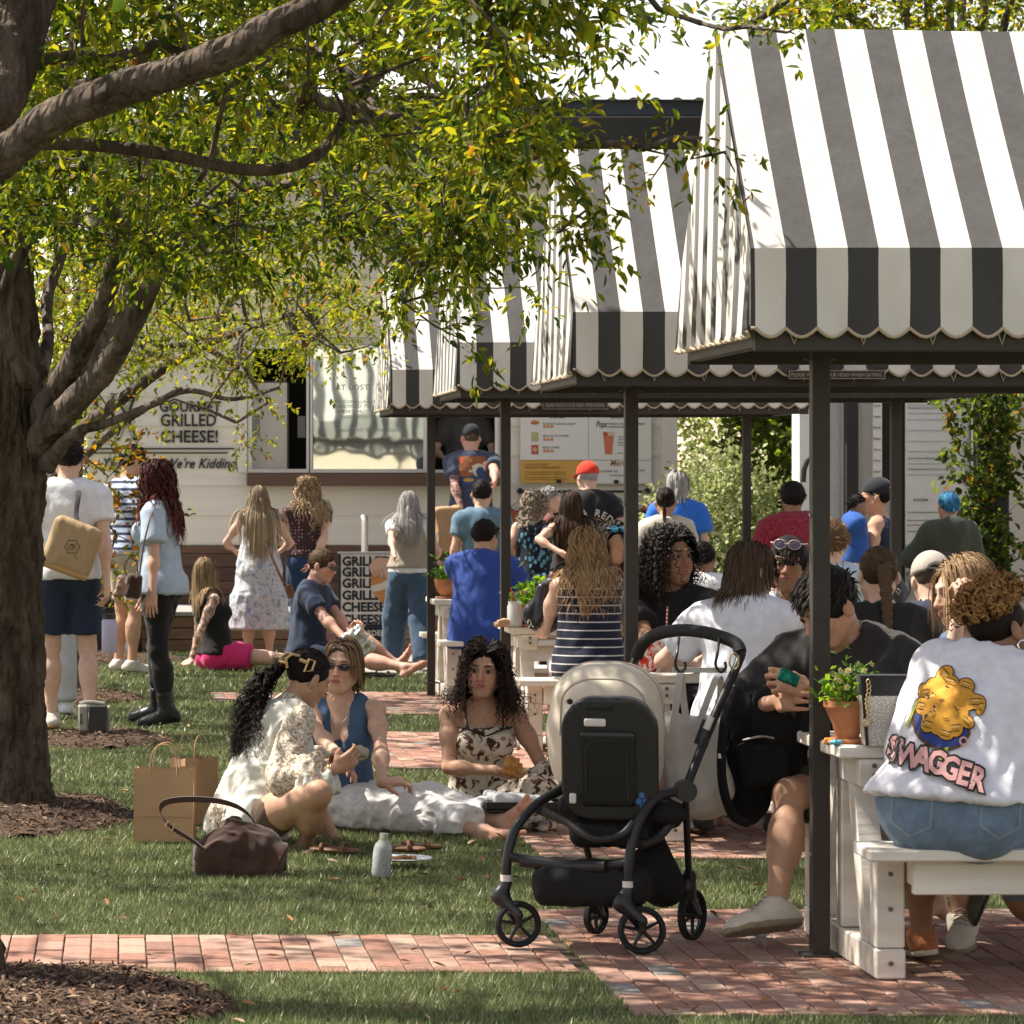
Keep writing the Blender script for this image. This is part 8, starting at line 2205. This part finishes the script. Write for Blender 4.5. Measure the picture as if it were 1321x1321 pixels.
def twig_leaves(ends,rn,per=26,size=.05,aspect=.32,cols=None,wts=None,twl=.28,droop=.25,ntw=3,lift=0.):
 """leaf faces along short twigs that fan out from every clump; returns leaf frames"""
 out=[]
 for(c,d)in ends:
  tint=rn.uniform(.8,1.2)
  for t in range(ntw):
   td=d*.5+rn.normal(0,.65,3)+np.array([0,0,-droop+lift]);td/=np.linalg.norm(td)
   L=twl*rn.uniform(.6,1.2)
   for k in range(per//ntw):
    s=rn.uniform(.05,1);p=np.array(c)+td*L*s+rn.normal(0,.012,3)
    ld=td*.8+rn.normal(0,.6,3)+np.array([0,0,-.15]);ld/=np.linalg.norm(ld)
    out.append((p,ld,tint))
 n=len(out);P=np.array([o[0]for o in out]);D=np.array([o[1]for o in out]);tn=np.array([o[2]for o in out])
 U=rn.normal(0,.55,(n,3))+np.array([0,0,1.]);S=np.cross(D,U);S/=np.linalg.norm(S,axis=1)[:,None]+1e-9;N=np.cross(S,D)
 l=size*rn.uniform(.55,1.25,n);w=l*aspect*rn.uniform(.8,1.2,n)
 cols=np.array(cols);ci=rn.choice(len(cols),n,p=wts);C_=cols[ci]*(tn*rn.uniform(.75,1.25,n))[:,None]
 return P,D,S,N,l,w,C_
def leaf_faces(P,D,S,N,l,w,C_,lo=False):
 l=l[:,None];w=w[:,None];n=len(P)
 if lo:
  v=np.stack([P,P+D*l*.5+S*w+N*w*.25,P+D*l,P+D*l*.5-S*w+N*w*.25],1).reshape(-1,3)
  i=(np.arange(n)*4)[:,None];return v,np.concatenate([i+np.array([[0,2,1]]),i+np.array([[0,3,2]])]),np.repeat(C_,4,0)
 v=np.stack([P,P+D*l*.35+S*w*.9+N*w*.3,P+D*l*.72+S*w*.7+N*w*.25,P+D*l-N*l*.10,P+D*l*.72-S*w*.7+N*w*.25,P+D*l*.35-S*w*.9+N*w*.3],1).reshape(-1,3)
 i=(np.arange(n)*6)[:,None]
 F=np.concatenate([i+np.array([[0,3,2]]),i+np.array([[0,2,1]]),i+np.array([[0,4,3]]),i+np.array([[0,5,4]])])
 return v,F,np.repeat(C_,6,0)
def leafmesh(name,L,root,m=None,lo=False):
 v,F,c=leaf_faces(*L,lo=lo);me=me_np(name,v,F,m or LEAFM,True,{'Leaf':c})
 me.transform(Matrix.Translation(-V3(root.location)));o=obj(name,me,root);tag(o,kind='stuff');return o
def inpoly(x,y,poly):
 r=False;n=len(poly);j=n-1
 for i in range(n):
  xi,yi=poly[i];xj,yj=poly[j]
  if(yi>y)!=(yj>y)and x<(xj-xi)*(y-yi)/(yj-yi)+xi:r=not r
  j=i
 return r
def sample(poly,d0,d1,n,rn,sep=.16):
 xs=[p[0]for p in poly];ys=[p[1]for p in poly];out=[];tries=0
 while len(out)<n and tries<n*60:
  tries+=1
  x,y=rn.uniform(min(xs),max(xs)),rn.uniform(min(ys),max(ys))
  if not inpoly(x,y,poly):continue
  p=np.array(W(x,y,rn.uniform(d0,d1)))
  if out and np.min(np.linalg.norm(np.array(out[-120:])-p,axis=1))<sep:continue
  out.append(p)
 return out
def clears(p,top=2.6,x=1.90):
 """would the clump's shade miss the roofs of the canopies?"""
 k=(p[2]-top)/SUN.z;return p[0]-SUN.x*k<x
def overhead(x0,x1,y0,y1,z0,z1,n,rn,sep=.2):  # unseen clumps added outside the frame to throw dappled shade on the lawn
 out=[];t=0
 while len(out)<n and t<n*50:
  t+=1
  p=np.array([rn.uniform(x0,x1),rn.uniform(y0,y1),rn.uniform(z0,z1)])
  py=VY+(EYE-p[2])*FOC/p[1]
  if py>-30 and p[0]>-150/FOC*p[1]-.1:continue
  if not clears(p):continue
  if out and np.min(np.linalg.norm(np.array(out[-150:])-p,axis=1))<sep:continue
  out.append(p)
 return out
GREENS=[(.065,.105,.016),(.115,.150,.022),(.18,.195,.028),(.030,.058,.016),(.24,.17,.03),(.20,.10,.03)]
rn=np.random.default_rng(42)
A=Tree('oak_tree',(-.62,10.75,0),'nearest oak at the left edge whose heavy limb crosses the top left corner','oaks on the lawn')
A.trunk([(-.62,10.75,-.05),(-.585,10.75,.12),(-.60,10.75,.35),(-.62,10.78,1.2),(-.60,10.8,2.2),W(-60,150,10.8)],[.30,.235,.19,.17,.16,.15],90,sub=16,fine=.09)
A.trunk([W(-70,170,10.8),W(-20,130,10.9),W(15,50,11.0),W(45,-40,11.1),W(80,-200,11.3)],[.13,.12,.105,.095,.08],80,'limb',.08,sub=26,fine=.08)
A.trunk([W(-75,250,10.8),W(-10,212,10.7),W(60,158,10.6),W(150,118,10.5),W(230,92,10.45),W(300,66,10.4),W(345,38,10.4),W(410,8,10.4),W(470,-30,10.4),W(560,-90,10.5)],[.085,.062,.060,.055,.054,.055,.050,.046,.042,.034],60,'limb',.09,sub=24,fine=.07)
A.trunk([W(60,185,11.5),W(130,188,11.5),W(220,200,11.5),W(320,219,11.5),W(395,208,11.6),W(435,172,11.7),W(450,145,11.8),W(520,150,12.0),W(600,165,12.2)],[.022,.022,.021,.020,.019,.017,.014,.012,.009],14,'limb',.10)
pA=[(-60,-120),(680,-120),(830,-50),(760,15),(700,60),(650,100),(700,150),(735,180),(705,215),(650,225),(590,205),(500,180),(380,150),(250,130),(120,130),(-60,110)]
attA=sample(pA,10.9,13.6,330,rn,.15)
for i,p in enumerate(attA):
 px=VX+p[0]*FOC/p[1]
 if px>600:
  py=VY+(EYE-p[2])*FOC/p[1];attA[i]=np.array(W(px,py,rn.uniform(10.0,10.75)))
attA+=[np.array(W(x,y,d))for(x,y,d)in[(800,185,10.6),(830,192,10.5),(862,200,10.5),(892,205,10.4),(915,200,10.4),(935,196,10.4),(948,222,10.3),(905,178,10.4),(870,178,10.4),(840,232,10.5),(850,12,10.5),(880,22,10.8),(905,30,10.6),(935,38,10.5),(965,34,10.4),(990,38,10.3),(1015,42,10.3),(1028,36,10.3),(760,268,10.7),(745,290,10.8),(720,300,10.8),(780,10,11),(815,25,11),(755,75,11.5),(770,40,11.3)]]
overA=overhead(-4.2,1.6,9.5,15.5,3.7,6.2,125,rn,.22)
endsA=A.grow(attA+overA,3)
nA=len(attA)
def split_ends(ends,pts):
 vis_=[];off=[]
 for e in ends:
  py=VY+(EYE-e[0][2])*FOC/e[0][1];(vis_ if py>-60 and e[0][0]>-150/FOC*e[0][1]-.1 else off).append(e)
 return vis_,off
vA,oA=split_ends(endsA,attA)
sp=[e for e in vA if(VX+e[0][0]*FOC/e[0][1])>790];dn=[e for e in vA if(VX+e[0][0]*FOC/e[0][1])<=790]
L1=twig_leaves(dn,rn,66,.050,.20,GREENS,[.25,.28,.29,.165,.009,.006],.27,ntw=5)
L2=twig_leaves(sp,rn,16,.042,.20,GREENS,[.30,.25,.15,.22,.05,.03],.12,ntw=3)
LV=tuple(np.concatenate([a,b])for a,b in zip(L1,L2))
pyv=VY+(EYE-LV[0][:,2])*FOC/LV[0][:,1];pxv=VX+LV[0][:,0]*FOC/LV[0][:,1]
score=LV[4]/LV[0][:,1]*np.where((pyv>0)&(pxv>0)&(pxv<1321),1,0)
big=np.argsort(-score)[:300];mask=np.ones(len(score),bool);mask[big]=False
leafmesh('foliage',tuple(a[mask]for a in LV),A.root)
lfm={}
for i in big:
 ci=int(np.argmin(np.abs(np.array(GREENS)-LV[6][i]).sum(1)))
 if ci not in lfm:
  one=(np.zeros((1,3)),np.array([[1.,0,0]]),np.array([[0,1.,0]]),np.array([[0,0,1.]]),np.array([1.]),np.array([.20]),np.array([GREENS[ci]]))
  v,F,c=leaf_faces(*one);lfm[ci]=me_np('leaf',v,F,LEAFM,True,{'Leaf':c})
 o=obj('leaf',lfm[ci],A.root);Mx=Matrix((V3(LV[1][i]),V3(LV[2][i]),V3(LV[3][i]))).transposed().to_4x4()
 o.matrix_local=Matrix.Translation(V3(LV[0][i])-A.base)@Mx@Matrix.Scale(float(LV[4][i]),4)
leafmesh('unseen_shade_foliage',twig_leaves(oA,rn,34,.08,.30,GREENS,[.35,.3,.15,.16,.02,.02],.34,ntw=4),A.root,lo=True)  # out-of-view leaves, enlarged and added for shade on the near lawn
B=Tree('oak_tree',(-.565,16.55,0),'thick oak trunk at the left edge of the lawn beside the man with the tote','oaks on the lawn')
B.trunk([(-.565,16.55,-.05),(-.565,16.55,.06),(-.57,16.55,.22),(-.575,16.55,.6),(-.575,16.55,1.2),(-.575,16.55,1.75),(-.585,16.55,2.1),(-.60,16.6,2.6),(-.66,16.7,3.4),(-.6,16.8,4.6),(-.5,16.9,6)],[.36,.275,.245,.235,.228,.245,.235,.20,.17,.12,.07],130,amp=.05,sub=20,fine=.09)
for pts,r_ in(([W(40,560,16.5),W(75,500,16.3),W(110,440,16.1),W(135,385,15.9),W(150,330,15.7),W(170,250,15.5)],[.085,.062,.056,.050,.042,.03]),([W(45,575,16.45),W(95,520,16.2),W(140,470,16.0),W(175,410,15.8),W(205,350,15.7),W(250,290,15.6),W(330,240,15.6)],[.085,.066,.058,.048,.040,.030,.018]),([W(40,560,16.6),W(85,500,16.9),W(120,450,17.2),W(155,400,17.4),W(180,330,17.6),W(240,230,17.8)],[.07,.05,.045,.04,.033,.02]),([W(30,480,16.5),W(35,485,16.3),W(10,440,16.2),W(5,380,16.1),W(20,330,16.0),W(30,280,16)],[.07,.045,.036,.03,.025,.02]),([W(60,600,16.4),W(95,560,16.2),W(140,545,16.1),W(200,520,16.0),W(235,500,16.0)],[.05,.026,.022,.018,.010]),([W(50,480,16.5),W(62,440,16.7),W(62,380,16.9),W(90,300,17),W(115,200,17.1),W(130,60,17.2)],[.05,.03,.028,.03,.04,.04])):
 B.trunk(pts,r_,40,'limb',.09,m_bark2,sub=14,fine=.08)
pB=[(-60,100),(250,150),(500,220),(640,230),(690,250),(670,290),(625,310),(590,330),(545,360),(500,345),(450,335),(400,318),(300,340),(230,355),(170,340),(110,290),(40,300),(-60,270)]
attB=[np.array(W(VX+p[0]*FOC/p[1],VY+(EYE-p[2])*FOC/p[1],rn.uniform(13.2,14.4)))if VX+p[0]*FOC/p[1]>560 else p for p in sample(pB,14.2,18.2,330,rn,.18)]+[np.array(W(x,y,d))for(x,y,d)in[(560,420,14.5),(610,445,14.6),(690,370,14.6),(590,370,14.5),(520,390,14.6)]]
overB=overhead(-4.6,1.9,14,21.5,3.7,6.6,160,rn,.24)
vB,oB=split_ends(B.grow(attB+overB,5),attB)
leafmesh('foliage',twig_leaves(vB,rn,62,.054,.20,GREENS,[.30,.22,.19,.275,.009,.006],.27,ntw=5),B.root)
leafmesh('unseen_shade_foliage',twig_leaves(oB,rn,34,.09,.30,GREENS,[.35,.3,.15,.16,.02,.02],.38,ntw=4),B.root,lo=True)  # leaves beyond the frame, put in to dapple the middle lawn
Cx=Tree('oak_tree',(-.32,25.6,0),'slim oak with bright fine leaves further back, in front of the wall lettering','oaks on the lawn')
Cx.trunk([(-.32,25.6,-.05),(-.34,25.6,.3),(-.36,25.6,1.5),(-.30,25.6,2.4),(-.1,25.6,3.6),(0,25.8,5.4)],[.19,.135,.115,.105,.08,.05],28)
for pts,r_ in(([W(95,560,25.5),W(150,520,25.2),W(220,470,25.0),W(300,430,24.8),W(400,400,24.6)],[.06,.045,.035,.025,.014]),([W(95,600,25.4),W(160,545,25.0),W(235,505,24.6),W(300,515,24.4),W(360,500,24.2)],[.04,.028,.022,.016,.01])):
 Cx.trunk(pts,r_,12,'limb',.1,m_bark2)
pC=[(60,300),(200,330),(330,330),(440,350),(480,400),(450,440),(400,450),(350,470),(320,500),(290,490),(240,470),(180,475),(130,500),(90,490),(60,450)]
attC=sample(pC,22.5,27.5,300,rn,.24)+[np.array(W(x,y,23))for(x,y)in[(320,560),(305,545),(345,520),(440,455),(470,448),(490,440),(225,515),(180,530),(150,540)]]
overC=overhead(-5.2,1.2,21.5,30,4.3,7.2,110,rn,.3)
vC,oC=split_ends(Cx.grow(attC+overC,6),attC)
GC=[(.130,.165,.018),(.19,.21,.030),(.095,.14,.02),(.05,.08,.02),(.28,.18,.03),(.28,.11,.03)]
leafmesh('foliage',twig_leaves(vC,rn,50,.050,.23,GC,[.34,.30,.18,.11,.045,.025],.30,ntw=5),Cx.root,lo=True)
leafmesh('unseen_shade_foliage',twig_leaves(oC,rn,30,.12,.45,GREENS,[.35,.3,.15,.16,.02,.02],.42,ntw=3),Cx.root,lo=True)  # hidden crown leaves added to shade the far lawn
Sx=Tree('shrub',W(118,860,24.0),'thin shrub with rust and yellow leaves beside the striped polo man');Sx.root['category']='shrub'
Sx.addpath([V3(W(118,860,24)),V3(W(116,780,24)),V3(W(112,700,24)),V3(W(108,600,24))],[.02]*4)
aS=[np.array(W(x,y,23.6+.5*rn.random()))for(x,y)in[(105,585),(115,600),(100,615),(118,622),(130,605),(140,615),(150,625),(125,640),(145,650),(160,640),(175,640),(110,650),(120,570),(165,590),(175,575),(185,560),(150,575),(135,670),(150,690),(160,715),(150,740),(155,760),(172,700),(140,720),(200,640),(210,655)]]
GS=[(.17,.11,.03),(.24,.13,.03),(.10,.12,.02),(.20,.08,.03),(.15,.18,.03)]
leafmesh('foliage',twig_leaves(Sx.grow(aS,8,rtip=.003),rn,26,.05,.36,GS,[.25,.2,.3,.1,.15],.20,ntw=4),Sx.root)
Sx.root.location=Sx.root.location
LEAFP=mat('pale_leaf',(.2,.2,.1),.5,attr='Leaf2',spec=.35,transl=.45)
LEAFP.node_tree.nodes['Attribute'].attribute_name='Leaf'
def mass(name,label,cat,cen,rad,n,size,cols,wts,seed,group=None,stem=None,asp=.5,boxy=False,twig=.25,m=None,slope=0.):
 r2=np.random.default_rng(seed);root=empty(name,(cen[0],cen[1],0),0,label,cat,group)
 d=r2.normal(size=(n//12,3));d/=np.linalg.norm(d,axis=1)[:,None];rr=r2.uniform(.5,1.0,(len(d),1))**.5
 if boxy:P=r2.uniform(-1,1,(len(d),3));P[:,1]=-1+np.abs(r2.normal(0,.35,len(d)))
 else:P=d*rr
 P=P*(1+.22*vnoise(P*2.3+seed)[:,None])*np.array(rad)+np.array(cen)
 P[:,1]+=(P[:,2]-cen[2])*slope
 ends=[(p,(p-np.array(cen))/(np.linalg.norm(p-np.array(cen))+1e-6))for p in P]
 L=twig_leaves(ends,r2,12,size,asp,cols,wts,twig,.1,ntw=3,lift=.3)
 leafmesh('foliage',L,root,m,True)
 if stem:
  q=limb([(cen[0],cen[1],-.05),(cen[0]+.1,cen[1],cen[2]*.5),(cen[0],cen[1],cen[2])],[stem,stem*.8,stem*.5],12);me=q.mesh('trunk',m_bark,True);me.transform(Matrix.Translation(-V3(root.location)));obj('trunk',me,root)
  q=MB();r3=random.Random(seed)
  for k in range(16):
   e=V3(P[r3.randrange(len(P))]);q.tube(curve([(cen[0],cen[1],cen[2]*.6),(V3(cen)+e)/2+V3((0,0,.3)),e],4),[stem*.4,*[stem*.3]*7,stem*.1],6)
  me=q.mesh('branches',m_bark2,True);me.transform(Matrix.Translation(-V3(root.location)));tag(obj('branches',me,root),kind='stuff')
 return root
GH=[(.30,.36,.09),(.38,.43,.14),(.18,.23,.06),(.08,.10,.03),(.48,.50,.22)]
mass('hedge','tall pale yellow green hedge between the two stands','hedge',(X(955,40),40.0,1.6),(1.9,.45,3.0),30000,.085,GH,[.3,.28,.2,.1,.12],3,asp=.34,m=LEAFP,slope=.9)
mass('bush','darker glossy bush at the right end of the hedge','bush',(X(1020,33),33.5,1.6),(.42,.6,1.9),9000,.08,[(.05,.085,.02),(.10,.13,.025),(.03,.05,.015)],[.4,.35,.25],5,asp=.45)
mass('bush','pale feathery bush low in front of the hedge','bush',(X(930,32),32.2,.75),(.75,.6,1.05),14000,.06,[(.32,.36,.13),(.42,.45,.22),(.18,.22,.07)],[.4,.3,.3],9,asp=.3,m=LEAFP)
GT=[(.09,.13,.02),(.16,.19,.025),(.22,.23,.03),(.05,.08,.02),(.26,.18,.04)]
for k,(px,d,z,r3_,n,lb)in enumerate(((1230,30,5.3,(1.8,1.6,1.25),16000,'bushy tree rising behind the nearest canopy at the right'),(1100,33,4.6,(1.0,1.1,1.1),6000,'thin crowned tree above the nearest canopy ridge'),(1330,40,4.5,(2.4,2,2.6),12000,'broad tree behind the white kiosk'),(20,44,3.6,(2.6,2,3.2),16000,'dark tree left of the food stand'),(-140,40,3.5,(2.6,2,3.4),12000,'tree beyond the lawn at the far left'),(1000,52,3.2,(4.5,2,2.0),16000,'distant line of shrubs behind the hedge'))):
 mass('tree',lb,'tree',((px-VX)/FOC*d,d,z),r3_,int(n*1.6),.075,GT,[.35,.25,.15,.2,.05],20+k,'trees behind the stands',stem=.12,asp=.30)
vc=Tree('vine_column',(X(1275,26.8),26.8,0),'dark column wrapped in a climbing vine in front of the kiosk');vc.root['category']='vine column'
q=MB();q.box((X(1262,26.8),26.75,0),(X(1300,26.8),26.95,2.9),.01);P_(q,'column',m_kd,vc.root)
q=MB();q.box((X(1254,26.8),26.78,0),(X(1259,26.8),26.82,2.9),.003);P_(q,'steel_strip',mat('kiosk_grey',(0,0,0)),vc.root)
vc.addpath([V3(((1275-VX)/FOC*26.65,26.65,.1+.2*k))for k in range(14)],[.015]*14)
aV=[np.array(W(1275+rn.normal(0,17)*(1.3 if rn.random()<.3 else 1),rn.uniform(490,860),26.6+rn.normal(0,.08)))for _ in range(120)]+[np.array(W(x,y,26.4))for(x,y)in[(1235,520),(1225,530),(1240,550),(1228,575),(1245,600),(1250,640),(1232,650),(1240,700),(1310,560),(1318,600),(1312,650),(1318,700),(1215,510),(1300,500),(1245,495)]]
leafmesh('foliage',twig_leaves(vc.grow(aV,12,rtip=.003),rn,30,.062,.36,[(.045,.075,.02),(.09,.13,.03),(.025,.045,.012),(.20,.12,.04)],[.4,.3,.25,.05],.16,ntw=4),vc.root)
sk=me_np('t',[(0,0,0)],np.zeros((0,3),int))if False else None
